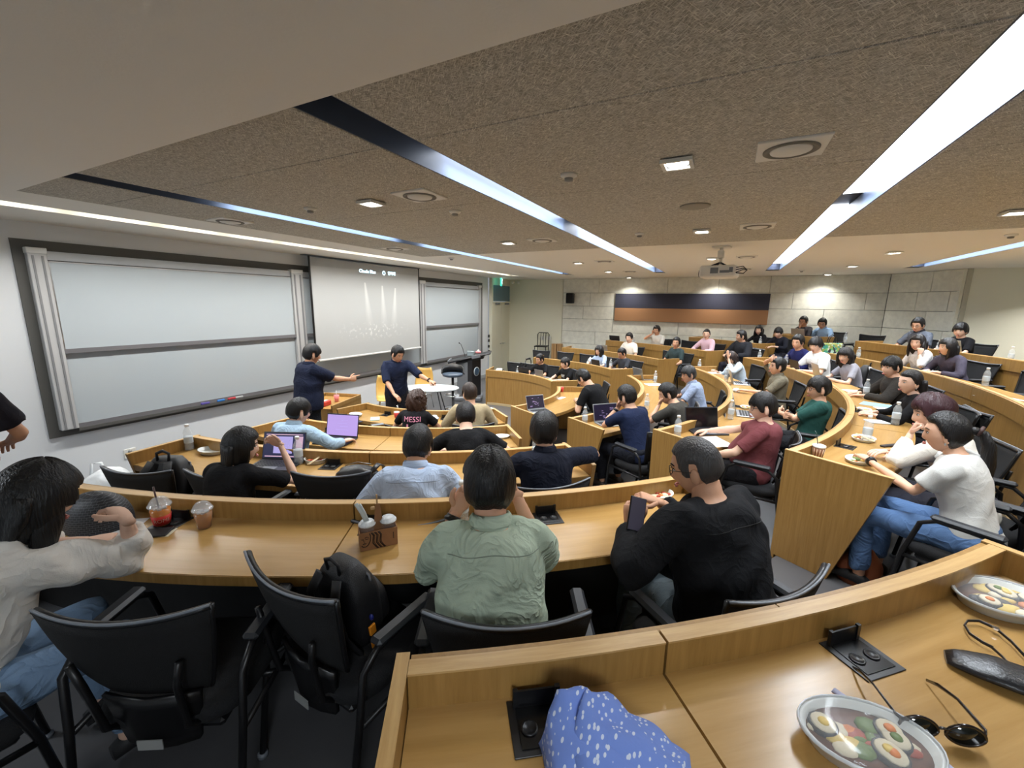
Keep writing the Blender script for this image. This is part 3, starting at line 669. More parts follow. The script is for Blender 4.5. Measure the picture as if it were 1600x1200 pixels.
LIPS = mat('lips', (178, 104, 96), .45); EYEW = mat('eye_white', (228, 224, 220), .3); EYED = mat('iris_dark', (30, 22, 18), .2); BROW = mat('eyebrow', (40, 32, 28), .9)
def hairmat(c):
    m = mat('hair_%d_%d_%d' % c, c, .42, spec=.45)
    if not m.get('done'):
        nt = m.node_tree; b = nt.nodes['Principled BSDF']; tc = nt.nodes.new('ShaderNodeTexCoord'); mp = nt.nodes.new('ShaderNodeMapping'); mp.inputs['Scale'].default_value = (160, 160, 12)
        nz = nt.nodes.new('ShaderNodeTexNoise'); nz.inputs['Scale'].default_value = 1; nz.inputs['Detail'].default_value = 2; bp = nt.nodes.new('ShaderNodeBump'); bp.inputs['Strength'].default_value = .55; bp.inputs['Distance'].default_value = .01
        nt.links.new(tc.outputs['Object'], mp.inputs[0]); nt.links.new(mp.outputs[0], nz.inputs[0]); nt.links.new(nz.outputs[0], bp.inputs['Height']); nt.links.new(bp.outputs[0], b.inputs['Normal'])
        m['done'] = 1
    return m
def cloth(c, rough=.85, fold=.5):
    m = mat('cloth_%d_%d_%d' % c, c, rough, spec=.2)
    if not m.get('done'):
        nt = m.node_tree; b = nt.nodes['Principled BSDF']; tc = nt.nodes.new('ShaderNodeTexCoord'); n1 = nt.nodes.new('ShaderNodeTexNoise'); n1.inputs['Scale'].default_value = 7; n1.inputs['Detail'].default_value = 2.5; n1.inputs['Distortion'].default_value = 1.6
        a = nt.nodes.new('ShaderNodeMath'); a.operation = 'SUBTRACT'; a.inputs[1].default_value = .5; a2 = nt.nodes.new('ShaderNodeMath'); a2.operation = 'ABSOLUTE'; a3 = nt.nodes.new('ShaderNodeMath'); a3.operation = 'POWER'; a3.inputs[1].default_value = .6
        b1 = nt.nodes.new('ShaderNodeBump'); b1.inputs['Strength'].default_value = fold; b1.inputs['Distance'].default_value = .035; b1.invert = True
        n2 = nt.nodes.new('ShaderNodeTexNoise'); n2.inputs['Scale'].default_value = 260; b2 = nt.nodes.new('ShaderNodeBump'); b2.inputs['Strength'].default_value = .25; b2.inputs['Distance'].default_value = .004
        L = nt.links.new; L(tc.outputs['Object'], n1.inputs['Vector']); L(tc.outputs['Object'], n2.inputs['Vector']); L(n1.outputs[0], a.inputs[0]); L(a.outputs[0], a2.inputs[0]); L(a2.outputs[0], a3.inputs[0]); L(a3.outputs[0], b1.inputs['Height'])
        L(n2.outputs[0], b2.inputs['Height']); L(b1.outputs[0], b2.inputs['Normal']); L(b2.outputs[0], b.inputs['Normal']); m['done'] = 1
    return m
NA, NP = 52, 34
def _dirs():
    az = []
    for i in range(NA):
        t = 2*pi*i/NA; az.append(t-.42*sin(t))       # denser around the face (azimuth 0 = front)
    ph = [-pi/2+pi*(j+.3)/(NP-.4+.0) for j in range(NP)]
    return az, ph
AZ, PH = _dirs()
def headpt(az, ph):
    x = sin(az)*cos(ph); y = cos(az)*cos(ph); z = sin(ph)
    X = x*.0745; Y = y*(.092 if y > 0 else .098); Z = z*.118
    if Z < -.015:
        t = min(1, (-Z-.015)/.1); X *= 1-.40*t**1.7
        if Y > 0: Y *= 1-.08*t
        else: Y *= 1-.50*t**.8
    return X, Y, Z
def head_into(q, T, fem=0):
    """adds skull, face, ears into q (material slots 0 skin, 1 lips, 2 white, 3 dark, 4 brow)"""
    rings = []
    for ph in PH:
        r = []
        for az in AZ:
            X, Y, Z = headpt(az, ph)
            if Y > .02:
                w = math.exp(-(X/.0115)**2)
                nb = max(0, min(1, (.006-Z)/.048)) if Z > -.046 else max(0, 1-(-.046-Z)/.010)
                Y += (.021-.003*fem)*w*nb
                e = math.exp(-((abs(X)-.031)/.015)**2-((Z+.001)/.014)**2); Y -= .009*e
                Y += .003*math.exp(-((Z-.022)/.012)**2)
                Y += .005*math.exp(-(X/.022)**2-((Z+.074)/.011)**2)
                Y += .006*math.exp(-(X/.020)**2-((Z+.104)/.014)**2)
            r.append((X, Y, Z))
        rings.append(r)
    q.mi = 0; q.loft(rings, T)
    for s in (-1, 1):
        q.mi = 0; q.ball((s*.076, -.008, -.018), (.010, .019, .033), 8, 6, T @ Matrix.Rotation(0, 4, 'X'))
        q.mi = 2; q.ball((s*.031, .0755, -.001), (.0135, .006, .0062), 8, 6, T)
        q.mi = 3; q.ball((s*.031, .0785, -.001), (.0060, .005, .0060), 8, 6, T)
        q.tube([(s*.044, .073, .002), (s*.031, .081, .0062), (s*.018, .0785, .002)], .0016, 4, T)
        q.mi = 4; q.tube([(s*.050, .071, .021), (s*.036, .0855, .026), (s*.016, .0885, .022)], [(.0035, .002), (.0042, .003), (.003, .002)], 5, T)
    q.mi = 1; q.tube([(-.024, .079, -.074), (-.010, .0905, -.0715), (0, .0925, -.0725), (.010, .0905, -.0715), (.024, .079, -.074)], [(.002, .002), (.0045, .004), (.0045, .004), (.0045, .004), (.002, .002)], 6, T)
    q.tube([(-.020, .081, -.078), (0, .0925, -.080), (.020, .081, -.078)], [(.002, .002), (.005, .005), (.002, .002)], 6, T)
    q.mi = 0
def sstep(a, b, x):
    t = max(0, min(1, (x-a)/(b-a))); return t*t*(3-2*t)
def hair_into(q, T, style, seed=0):
    rnd = random.Random(seed); top, side, front, nape = {'short': (.026, .015, .050, -.076), 'fringe': (.025, .018, .020, -.076), 'bowl': (.027, .023, .014, -.070), 'part': (.030, .016, .052, -.076), 'buzz': (.010, .007, .056, -.066),
        'bob': (.030, .034, .03, -.2), 'long': (.024, .022, .04, -.2), 'pony': (.018, .014, .058, -.085), 'bun': (.016, .012, .058, -.085), 'sleek': (.016, .012, .055, -.085), 'curly': (.042, .044, .05, -.2), 'mess': (.032, .020, .035, -.078)}[style]
    ph0 = [rnd.uniform(0, 6.28) for _ in range(6)]; amp = {'curly': .30, 'mess': .20, 'buzz': .03}.get(style, .12); rings = []
    for ph in PH:
        r = []
        for az in AZ:
            X, Y, Z = headpt(az, ph); A = abs((az+pi) % (2*pi)-pi)     # 0 front .. pi back
            d = deg(A); side_l = -.03 if style in ('short', 'fringe', 'part', 'buzz', 'mess', 'bowl') else -.25
            if d < 42: lim = front+(.010*sin(az*9+ph0[0]) if style in ('fringe', 'mess') else 0)
            elif side_l < -.2 and d < 88: lim = max(front+(side_l-front)*sstep(46, 74, d), -.02-.23*sstep(66, 88, d))
            elif d < 72: lim = front+(side_l-front)*sstep(42, 72, d)
            elif d < 80: lim = side_l
            elif d < 104 and side_l > -.2: lim = side_l+(.028-side_l)*(sstep(80, 86, d)-sstep(100, 104, d))*1.0
            else: lim = side_l+(nape-side_l)*sstep(104, 125, d) if side_l > -.2 else nape
            if style in ('pony', 'bun', 'sleek') and d >= 42: lim = front+(nape-front)*sstep(50, 120, d)
            m = sstep(lim-.006, lim+.012, Z); u = sstep(-.01, .09, Z)
            th = side*(1-u)+top*u
            if Z < -.03 and style in ('short', 'fringe', 'part', 'mess', 'bowl'): th *= max(.35, 1+(Z+.03)*14)
            if style in ('bob', 'long', 'curly') and d > 55 and Z < .0: th += .030*sstep(0, -.11, Z)+(.03 if d > 110 else 0)*sstep(0, -.10, Z)
            nzv = sin(az*11+Z*30+ph0[1])*.5+sin(az*23+Z*14+ph0[2])*.35+sin(az*5-Z*55+ph0[3])*.4
            if style == 'curly': nzv = sin(az*13+ph0[0])*sin(Z*160+ph0[1])+.5*sin(az*27+Z*90)
            th = th*(1+amp*nzv)*m-.012*(1-m)
            L = math.sqrt(X*X+Y*Y+Z*Z); k = (L+th)/L
            zz = Z*k
            if style in ('bob', 'long', 'curly') and Z < -.02 and d > 55: zz = Z*k-.02*sstep(-.02, -.1, Z)*m
            r.append((X*k, Y*k, zz))
        rings.append(r)
    q.mi = 0; q.loft(rings, T)
    if style in ('fringe', 'bowl', 'mess', 'bob'):     # locks falling over the forehead
        n = 9
        for i in range(n):
            a = rad(-46+92*i/(n-1)); f = front; z0 = .075; r0 = .098
            zl = f+rnd.uniform(-.004, .010)
            q.tube([(sin(a)*.055, cos(a)*.075, z0+.012), (sin(a)*.072, cos(a)*.096, z0-.02), (sin(a+.06)*.078, cos(a)*.102, zl)], [(.012, .010), (.014, .009), (.007, .003)], 6, T)
def curtain(q, T, length, w=.085, back=.075, spread=1.1, front=False):
    """long hair hanging behind the head; T head matrix"""
    rings = []
    for i in range(9):
        t = i/8; z = .03-length*t; ww = w*(1+.15*sin(pi*t))*(1-.35*t**2)*spread; y = -back-.018*t+.0*t; d = .045*(1-.45*t)
        rings.append([(ww*cos(2*pi*j/18)*(1+.03*sin(j*5+i)), y+d*sin(2*pi*j/18), z+.01*sin(j*7)*t) for j in range(18)])
    q.mi = 0; q.loft(rings, T)
    if front:
        for s in (-1, 1):
            q.tube([(s*.076, .01, .03), (s*.092, .01, -.06), (s*.094, .005, -.14), (s*.085, .01, -length*.8)], [(.016, .035), (.018, .04), (.020, .036), (.008, .015)], 10, T)
def hand_into(q, W, d, pn, side, mode='rest', s=1.0):
    """W wrist, d direction of the hand, pn palm normal (out of the palm), side +1 right / -1 left: thumb side"""
    d = Vector(d).normalized(); pn = Vector(pn); pn = (pn-d*pn.dot(d)).normalized(); lat = d.cross(pn).normalized()*side
    W = Vector(W); L = .085*s
    rings = []
    for t, w, h in ((-.25, .026, .019), (0, .027, .018), (.3, .036, .018), (.7, .042, .016), (1.0, .040, .013), (1.06, .034, .009)):
        c = W+d*(L*t)
        rings.append([c+lat*(w*s*cos(2*pi*j/10))*1.0+pn*(h*s*sin(2*pi*j/10)) for j in range(10)])
    q.loft(rings)
    for i in range(4):
        c0 = W+d*(L*.92)+lat*((.030-.0195*i)*s); fl = (.072, .082, .076, .060)[i]*s
        cur = {'rest': (.25, .5, .4), 'point': ((0, .05, .05) if i == 0 else (1.5, 1.5, .9)), 'fist': (1.2, 1.4, .8), 'flat': (.05, .12, .1), 'grip': (.7, .8, .5)}[mode]
        fan = (.10-.065*i)*(.6 if mode != 'flat' else 1.2); a = 0; p = c0-d*.012; pts = [p, c0]; p = c0
        for j, seg in enumerate((.45, .31, .24)):
            a += cur[j]; dirv = (d*cos(a)+pn*sin(a)+lat*fan*cos(a)).normalized(); p = p+dirv*(fl*seg); pts.append(p)
        q.tube(pts, [.0095*s, .0095*s, .0088*s, .008*s, .0058*s], 7)
    p0 = W+d*.018*s+lat*.022*s; p1 = p0+(d*.5+lat*.62+pn*.35).normalized()*.034*s; p2 = p1+(d*.85+lat*.35+pn*.3).normalized()*.030*s; p3 = p2+(d+lat*.05+pn*.25).normalized()*.024*s
    q.tube([p0-lat*.008*s, p0, p1, p2, p3], [.012*s, .014*s, .0115*s, .010*s, .007*s], 7)
def ik(S, Wt, l1, l2, pole):
    S = Vector(S); Wt = Vector(Wt); v = Wt-S; dd = min(v.length, (l1+l2)*.985); u = v.normalized(); Wt = S+u*dd
    a = (l1*l1-l2*l2+dd*dd)/(2*dd); h = math.sqrt(max(0, l1*l1-a*a)); p = Vector(pole); p = (p-u*p.dot(u)); p = p.normalized() if p.length > 1e-5 else u.orthogonal()
    return S+u*a+p*h, Wt
PEOPLE = []
def wrinkle(co, no, amp, seed, f=14):
    x, y, z = co[:, 0]+seed, co[:, 1]-seed, co[:, 2]
    w = np.sin(f*1.9*x+3*np.sin(f*.7*z+1.3*y*f)+seed)*.5+np.sin(f*1.1*z+2.2*np.sin(f*.9*x+.5)+1.7*y*f)*.6+np.sin(f*2.7*(x-z)+2*np.sin(f*1.3*y))*.35
    w = np.abs(w)**.8*np.sign(w)
    return co+no*(w*amp)[:, None]
def build_person(base, yaw, spec, s=1.0):
    """local frame: +Y forward, +X right, z=0 floor under the hips"""
    g = spec.get; fem = g('fem', 0); lean = rad(g('lean', 12)); stand = g('stand', False); tw = rad(g('twist', 0)); vox = g('vox', .016)
    zp = (.93 if stand else .51); legs_s = s if stand else min(s, 1.06)
    if stand: zp *= s
    hipz = zp if stand else .51
    up = lambda h: Vector((0, sin(lean)*h, cos(lean)*h))
    curve = g('curve', .04)
    def sp(t):   # spine point, t in metres above the pelvis (unscaled)
        return Vector((g('side', 0)*t, sin(lean)*t*s+curve*s*(t/.5)**2*.6-curve*.3, hipz+cos(lean)*t*s-curve*.25*(t/.5)**2))
    Rt = Matrix.Rotation(tw, 4, 'Z')
    W_ = (.90 if fem else 1.0)*s*g('fat', 1.0); Dp = (.92 if fem else 1.0)*s*g('fat', 1.0)**1.3
    def ringsT(prof, infl, frm=None):
        out = []
        for t, rx, ry, yo in prof:
            c = sp(t); f = sstep(0, .45, t); Rz = Matrix.Rotation(tw*f, 4, 'Z'); Rx = Matrix.Rotation(-lean*.8, 4, 'X')
            out.append([c+(Rz @ Rx @ Vector(((rx*W_+infl)*np.sign(cos(a))*abs(cos(a))**.85, (ry*Dp+infl)*sin(a)+yo*s, 0))) for a in [2*pi*j/20 for j in range(20)]])
        return out
    bel = g('belly', 0)
    torso = [(-.07, .15, .11, 0), (0, .165, .12, 0), (.08, .155+.01*fem, .115+bel*.6, .01+bel*.4), (.17, .142, .108+bel, .01+bel*.8), (.27, .155, .115+bel*.5, .01+bel*.3), (.36, .163, .120, .005), (.43, .164, .110, -.004), (.475, .138, .088, -.012), (.505, .085, .066, -.012)]
    Rc = Matrix.Rotation(tw, 4, 'Z') @ Matrix.Rotation(-lean*.8, 4, 'X')
    c7 = sp(.50)
    hp = rad(g('hpitch', 0)); hy = rad(g('hyaw', 0)); hr = rad(g('hroll', 0))
    hc = c7+Rc @ Vector((0, .012, .040))*s; 
    nodv = Matrix.Rotation(-hp*.6, 4, 'X')
    Hm_rot = Matrix.Rotation(tw*.6+hy, 4, 'Z') @ Matrix.Rotation(-hp, 4, 'X') @ Matrix.Rotation(hr, 4, 'Y')
    hs = (.97 if fem else 1.02)*(.5+.5*s)*g('hs', 1)
    HC = hc+Matrix.Rotation(tw*.6+hy*.5, 4, 'Z') @ Matrix.Rotation(-hp*.7-lean*.5, 4, 'X') @ Vector((0, .026, .088*s))
    HM = Matrix.Translation(HC) @ Hm_rot @ Matrix.Scale(hs, 4)
    top = HM @ Vector((0, -.01, .145))
    if spec.get('_probe'): return top
    root = empty('person', base, yaw); tag(root, g('label'), 'person')
    sk = skinmat(SK[g('skin', 0)]); body = M(); shirt = M(); shirt2 = None
    # --- arms
    sw_ = (.152 if fem else .166)*s*g('fat', 1)**.5
    arms = {}
    for side, key in ((1, 'R'), (-1, 'L')):
        S = c7+Rc @ Vector((side*sw_, -.01, -.055*s)); L1, L2 = .285*s, .25*s
        spec_a = g(key, {'rest': 'lap'}); wt = spec_a.get('w'); pole = spec_a.get('pole', (side*.6, -.5, -1))
        if wt == 'face':
            fo = spec_a.get('off', (0, .09, -.10)); wt = HM @ Vector(fo)
        elif wt == 'world': wt = Vector(spec_a['p'])
        else: wt = Vector(wt if wt else (side*.13, .30, .60))
        for kk, nm in (('pw', 'w'), ('pe', 'elb')):
            if kk in spec_a:
                pw = spec_a[kk]; v = Vector(w2loc(base, yaw, base[2], at_z(pw[:2], base[2]+pw[2])))
                if nm == 'w': wt = v
                else: spec_a = dict(spec_a, elb=v)
        if 'elb' in spec_a: E = Vector(spec_a['elb']); Wt = Vector(wt)
        else: E, Wt = ik(S, wt, L1, L2, pole)
        arms[key] = (S, E, Wt)
        al = g('sleeve', .62); kf = g('fat', 1)**.6*(.88 if fem else 1)*s
        inn = S+Rc @ Vector((-side*.09, 0, .0))
        body.tube([inn, S, (S+E)/2, E, E+(Wt-E)*.3, (E+Wt)/2, Wt], [.036*kf, .039*kf, (.035 if al > .55 else .043)*kf, (.031 if al > 1.02 else .037)*kf, (.032 if al > 1.4 else .040)*kf, .034*kf, .025*kf], 10)
        Lt = al
        def at(t_):    # t in 0..2 along the arm
            return S+(E-S)*t_ if t_ <= 1 else E+(Wt-E)*(t_-1)
        sl = g('loose', 1.0); k = max(2, int(6*Lt)); pts = [inn+Rc @ Vector((-side*.03, 0, -.01))]; rr = [.058*kf*sl]
        for i in range(k+1):
            u = Lt*i/k; pts.append(at(u)); rr.append((.063-.010*min(1, u)-(.014*max(0, u-1)))*kf*sl)
        if Lt < 1: rr[-1] = rr[-1]*1.04
        shirt.tube(pts, rr, 12)
    neck0 = c7+Rc @ Vector((0, 0, -.05)); 
    body.tube([neck0, hc, HC+Hm_rot @ Vector((0, -.022, -.055))], [.068*s*(.86 if fem else 1), .060*s*(.82 if fem else 1), .060*s*(.80 if fem else 1)], 12)
    body.loft(ringsT([p for p in torso], -.012))
    bxy = g('boxy', 0)
    shirt.loft(ringsT([(t_, rx_+bxy*(t_ < .3), ry_+bxy*.7*(t_ < .3), yo_) for t_, rx_, ry_, yo_ in torso], g('infl', .012)))
    # rounded shoulders
    for side in (-1, 1):
        S = arms['R' if side > 0 else 'L'][0]; shirt.tube([c7+Rc @ Vector((side*.045, -.005, -.02)), c7+Rc @ Vector((side*.11, -.008, -.030*s)), S+Rc @ Vector((0, 0, .008))], [.045*s, .052*s, .048*s], 10)
    # --- legs
    tr = M(); shoes = [M(), M()]; kz = .50
    jeans = g('pants', (40, 42, 50))
    for side, key in ((1, 'RL'), (-1, 'LL')):
        H = Vector((side*.09*W_, .0, hipz-.01)); sp_ = g(key, {})
        if stand: K = Vector((side*.10, .03, hipz*.53)); A = Vector((side*.11, -.02, .085))
        else:
            K = Vector(sp_.get('k', (side*.13, .43, .49))); A = Vector(sp_.get('a', (side*.13, .40, .10)))
        lf = g('fat', 1)
        body.tube([H, (H+K)/2, K, K+(A-K)*.35, A, A+Vector((0, 0, -.03))], [.075*lf, .066*lf, .050, .048, .034, .033], 8)
        tr.tube([H+(K-H)*-.15, H, (H+K)/2, K, K+(A-K)*.4, A+(K-A)*.05], [.092*lf, .096*lf, .082*lf, .066*lf, .062, .056], 12)
        fd = Vector((side*.05, 1, 0)).normalized(); c0 = A+Vector((0, -.035, -A.z+.0))
        rr = []
        for t_, w, h in ((-.02, .030, .055), (.03, .038, .085), (.09, .042, .075), (.17, .046, .05), (.22, .040, .04), (.245, .022, .03)):
            cc = Vector((A.x, A.y-.035, A.z-.085))+fd*t_
            rr.append([cc+Vector((w*cos(2*pi*j/10)*1.0, 0, h/2+.004+h/2*sin(2*pi*j/10))) for j in range(10)])
        shoes[0 if side > 0 else 1].loft(rr)
    tr.loft([[Vector((rx*W_*cos(2*pi*j/16), ry*Dp*sin(2*pi*j/16)-.005, hipz+z)) for j in range(16)] for z, rx, ry in ((-.10, .13, .10), (-.05, .172, .125), (.03, .172, .128), (.10, .160, .118))])
    # --- body mesh: remeshed trunk and limbs + head + hands in one object
    co, fs, no = vr(body, vox, 5)
    q = M(); q.add(co.tolist(), fs)
    head_into(q, HM, fem)
    for side, key in ((1, 'R'), (-1, 'L')):
        S, E, Wt = arms[key]; a = g(key, {}); fd = (Wt-E).normalized()
        d = Vector(a.get('d', fd)); hand_into(q, Wt, d, a.get('pn', (0, 0, -1)), side*(-1 if False else 1), a.get('h', 'rest'), (.92 if fem else 1)*s)
    bo = q.build('body', [sk, LIPS, EYEW, EYED, BROW], root)
    co, fs, no = vr(shirt, vox*.9, 7)
    co = wrinkle(co, no, g('wr', .0035), g('seed', 1)*1.7)
    q = M(); q.add(co.tolist(), fs); c = cloth(g('top', (20, 20, 24)), fold=g('fold', .42 if g('collar') or 'blouse' in g('topname', '') else .24)); so = q.build(g('topname', 't_shirt'), c if not g('topmat') else g('topmat'), root)
    bvh = BVHTree.FromPolygons([Vector(v) for v in co.tolist()], fs)
    if g('collar'):
        q = M(); rr = []
        for i, (dz, r_) in enumerate(((-.034, .092), (-.012, .074), (.012, .068), (.026, .066), (.012, .076), (-.012, .082))):
            rr.append([c7+Rc @ Vector((r_*cos(2*pi*j/18)*s, r_*.92*sin(2*pi*j/18)*s+.0, (.022+dz+.0-.02*max(0, sin(2*pi*j/18)))*s)) for j in range(18)])
        q.loft(rr, cap=False); q.build('collar', cloth(g('collar') if isinstance(g('collar'), tuple) else g('top')), so)
    if g('yoke'):
        q = M(); pts = []
        for i in range(25):
            x = (-.155+.31*i/24)*s; z = c7.z-g('yoke')*s+.016*sin(pi*i/24); h_ = bvh.ray_cast(Vector((c7.x+x, c7.y-1, z)), Vector((0, 1, 0)))
            if h_[0] and h_[0].y < c7.y+.1: pts.append(h_[0]+Vector((0, -.0002, 0)))
        if len(pts) > 4: q.tube(pts, [(.0012, .0022)]*len(pts), 5); q.build('yoke_seam', mat('seam_%d_%d_%d' % g('top'), tuple(int(v*.72) for v in g('top')), .8), so)
    co, fs, no = vr(tr, .02, 6); co = wrinkle(co, no, .003, g('seed', 1)*2.3, 20)
    q = M(); q.add(co.tolist(), fs); q.build('trousers', cloth(jeans), root)
    for sh in shoes: sh.build('shoe', mat('shoe_%d' % (g('seed', 1) % 3), [(30, 30, 32), (190, 190, 186), (70, 62, 54)][g('seed', 1) % 3], .6), root)
    # --- hair
    q = M(); st = g('hair', 'short'); hair_into(q, HM, st, g('seed', 1))
    ln = g('hlen', 0)
    if st in ('long', 'sleek'): curtain(q, HM, ln or .34, front=g('hfront', False))
    if st == 'bob': curtain(q, HM, ln or .15, w=.098, back=.055, spread=1.1, front=True)
    if st == 'curly': 
        rr = M()
        for i in range(60):
            rn = random.Random(i+7); a = rn.uniform(-2.6, 2.6)+pi; z = rn.uniform(-.22, .09); r_ = .095+.012*rn.random()
            q.ball((sin(a)*r_, cos(a)*r_*1.05, z), (.024, .024, .028), 6, 4, HM)
        curtain(q, HM, .26, w=.10, back=.045, spread=1.1)
    if st == 'pony':
        q.ball((0, -.115, .03), (.026, .026, .026), 10, 6, HM)
        q.tube([(0, -.105, .03), (0, -.15, .02), (0, -.175, -.05), (0, -.18, -.16), (.01, -.175, -.27), (.015, -.17, -(ln or .34))], [.018, .024, .032, .034, .026, .008], 10, HM)
    if st == 'bun': q.ball((0, -.112, -.01), (.036, .032, .036), 12, 8, HM)
    q.build('hair', hairmat(g('hc', (22, 20, 21))), root)
    if g('tie'):
        q = M(); q.tube([(0, -.13, .035), (0, -.142, .03)], .032, 12, HM); q.build('hair_tie', mat('tie_brown', (60, 36, 32), .6), root)
    if g('glasses'):
        q = M()
        for s2 in (-1, 1):
            pts = [(s2*.033+.021*cos(a), .094-.004*abs(cos(a)*1), -.002+.019*sin(a)) for a in [2*pi*j/16 for j in range(17)]]; q.tube(pts, .0018, 5, HM)
            q.tube([(s2*.054, .090, .004), (s2*.076, .05, .006), (s2*.081, -.01, .0), (s2*.079, -.02, -.012)], .0018, 5, HM)
        q.tube([(-.012, .096, .002), (.012, .096, .002)], .0016, 5, HM); q.build('glasses', mat('glasses_frame', (36, 30, 28), .3), root)
    if g('earring'):
        q = M(); 
        for s2 in (-1, 1): q.ball((s2*.082, -.002, -.052), (.005, .005, .008), 8, 6, HM)
        q.build('earrings', ALU, root)
    for key in ('R', 'L'):
        if g(key, {}).get('watch'):
            S, E, Wt = arms[key]; u = (Wt-E).normalized(); q = M(); q.tube([Wt-u*.045, Wt-u*.020], [.031*s, .030*s], 14)
            n = u.orthogonal().normalized(); up_ = Vector((0, 0, 1)); up_ = (up_-u*up_.dot(u)).normalized(); q.ball(tuple(Wt-u*.033+up_*.029*s), (.018, .018, .007), 12, 6); q.build('wrist_watch', BLK, root)
    return root, dict(HM=HM, arms=arms, bvh=bvh, c7=c7, sp=sp, Rc=Rc, shirt=so, s=s)
def cyl_hit(p, r, far):
    q = ray(p); a = q[0]**2+q[1]**2; b = -2*(q[0]*CX+q[1]*CY); c = CX*CX+CY*CY-r*r; D = b*b-4*a*c
    if D < 0: t = -b/2/a
    else: t = ((-b+math.sqrt(D)) if far else (-b-math.sqrt(D)))/2/a
    return q*t+np.array([0, 0, CAMZ])
PRES = (3.9, 4.9)
def person(px, k, far, dr=.55, face=None, autolook=True, dyaw=0, **spec):
    """seat a person in row k so that the crown of the head is seen at pixel px"""
    q = ray(px); best = None                      # the point of the sight line that suits both the row and a seated head
    for t_ in np.arange(.6, 16, .01)/FOC:
        X = q*t_; r_ = math.hypot(X[0]-CX, X[1]-CY); z_ = X[2]+CAMZ
        c_ = ((r_-RP[k]-dr)/.09)**2+((z_-FZ[k]-1.23)/.045)**2
        if best is None or c_ < best[0]: best = (c_, X+np.array([0, 0, CAMZ]))
    P = best[1]; a = deg(math.atan2(P[1]-CY, P[0]-CX)); f = (a+180 if face is None else face)+dyaw
    if autolook and 'hyaw' not in spec:
        want = deg(math.atan2(PRES[1]-P[1], PRES[0]-P[0])); d = (want-f+180) % 360-180; spec['hyaw'] = max(-58, min(58, d-spec.get('twist', 0)*.6))
    pr = dict(spec); pr['_probe'] = True; s = 1.0; hz = P[2]-FZ[k]
    for _ in range(6):
        T = build_person(None, 0, pr, s); s *= 1+((hz-.42)/(T.z-.42)-1); 
    s0 = s; s = max(.86, min(1.16, s)); T = build_person(None, 0, pr, s)
    if abs(s-s0) > .01 or best[0] > 8: print('PERSON scale', px, k, round(s0, 3), 'sit', round(hz, 3), 'r', round(math.hypot(P[0]-CX, P[1]-CY)-RP[k], 2), 'a', round(a))
    y = rad(f-90); bx = P[0]-(T.x*cos(y)-T.y*sin(y)); by = P[1]-(T.x*sin(y)+T.y*cos(y))
    root, info = build_person((bx, by, FZ[k]), y, spec, s)
    info.update(root=root, a=a, f=f, base=(bx, by), k=k, yaw=y, label=spec['label']); PEOPLE.append(info)
    return info
def seat(info, text, back=.02, tw=0):
    bx, by = info['base']; y = info['yaw']; chair(bx+sin(y)*back, by-cos(y)*back, FZ[info['k']], info['f']+tw, text)
def loc2w(info, p):
    y = info['yaw']; bx, by = info['base']; z = FZ[info['k']] if info.get('k') else 0
    return Vector((bx+p[0]*cos(y)-p[1]*sin(y), by+p[0]*sin(y)+p[1]*cos(y), z+p[2]))
def w2loc(info_base, yaw, z, P):
    dx, dy = P[0]-info_base[0], P[1]-info_base[1]
    return (dx*cos(yaw)+dy*sin(yaw), -dx*sin(yaw)+dy*cos(yaw), P[2]-z)
# ------------------------------------------------------------------ the people, row by row
DK = {'w': (.16, .47, .735)}
def desk2(wr=.14, y=.42, hr='rest', hl='rest', z=.722, **k):
    y = y-.07; wr = wr-.03
    return dict(R=dict(w=(wr, y, z), pole=(1, -.5, -.35), h=hr, d=(-.35, 1, -.05)), L=dict(w=(-wr, y, z), pole=(-1, -.5, -.35), h=hl, d=(.35, 1, -.05)), **k)
LAP = dict(R=dict(w=(.12, .28, .60), pole=(1, -.6, -.4), d=(-.6, .8, -.1)), L=dict(w=(-.12, .28, .60), pole=(-1, -.6, -.4), d=(.6, .8, -.1)))
CROSS = dict(R=dict(w=(-.13, .22, .80), pole=(1, -.2, -.8), d=(-1, .1, .1), pn=(0, -1, 0), h='fist'), L=dict(w=(.13, .26, .76), pole=(-1, -.2, -.8), d=(1, .1, .1), pn=(0, -1, 0), h='fist'))
I = {}
# near block, row 4
I['blouse'] = person((62, 716), 4, False, .50, face=-2, fem=1, lean=26, hyaw=6, hpitch=16, hair='bob', hlen=.20, hc=(12, 12, 14), top=(226, 223, 216), topname='blouse', sleeve=1.68, loose=1.35, infl=.022, wr=.012, boxy=.03, pants=(120, 146, 176), vox=.011, seed=3, skin=2, dyaw=0,
    R=dict(pw=(197, 812, .93), pe=(212, 868, .74), d=(-.75, -.05, .25), pn=(0, -.5, -1), h='grip'), L=dict(pw=(140, 845, .72), pole=(-1, -.3, -.3), h='rest', d=(.6, .7, 0)), label='person in a sheer white blouse with a black bob, hand raised to her face')
I['green'] = person((765, 698), 4, False, .52, lean=14, hyaw=-4, hpitch=10, hair='mess', hc=(16, 14, 14), top=(172, 186, 166), topname='linen_shirt', sleeve=.95, fold=.6, loose=1.15, infl=.018, wr=.009, yoke=.045, boxy=.022, collar=True, pants=(50, 52, 60), vox=.011, seed=5, skin=1, fat=1.04,
    R=dict(w=(.125, .34, .97), elb=(.225, .27, .73), d=(-.9, .1, .4), pn=(0, -1, 0), h='grip'), L=dict(w=(-.115, .34, .92), elb=(-.22, .25, .725), d=(.5, .1, .85), pn=(0, -1, 0), h='grip', watch=True), label='person in a crumpled sage green linen shirt seen from behind')
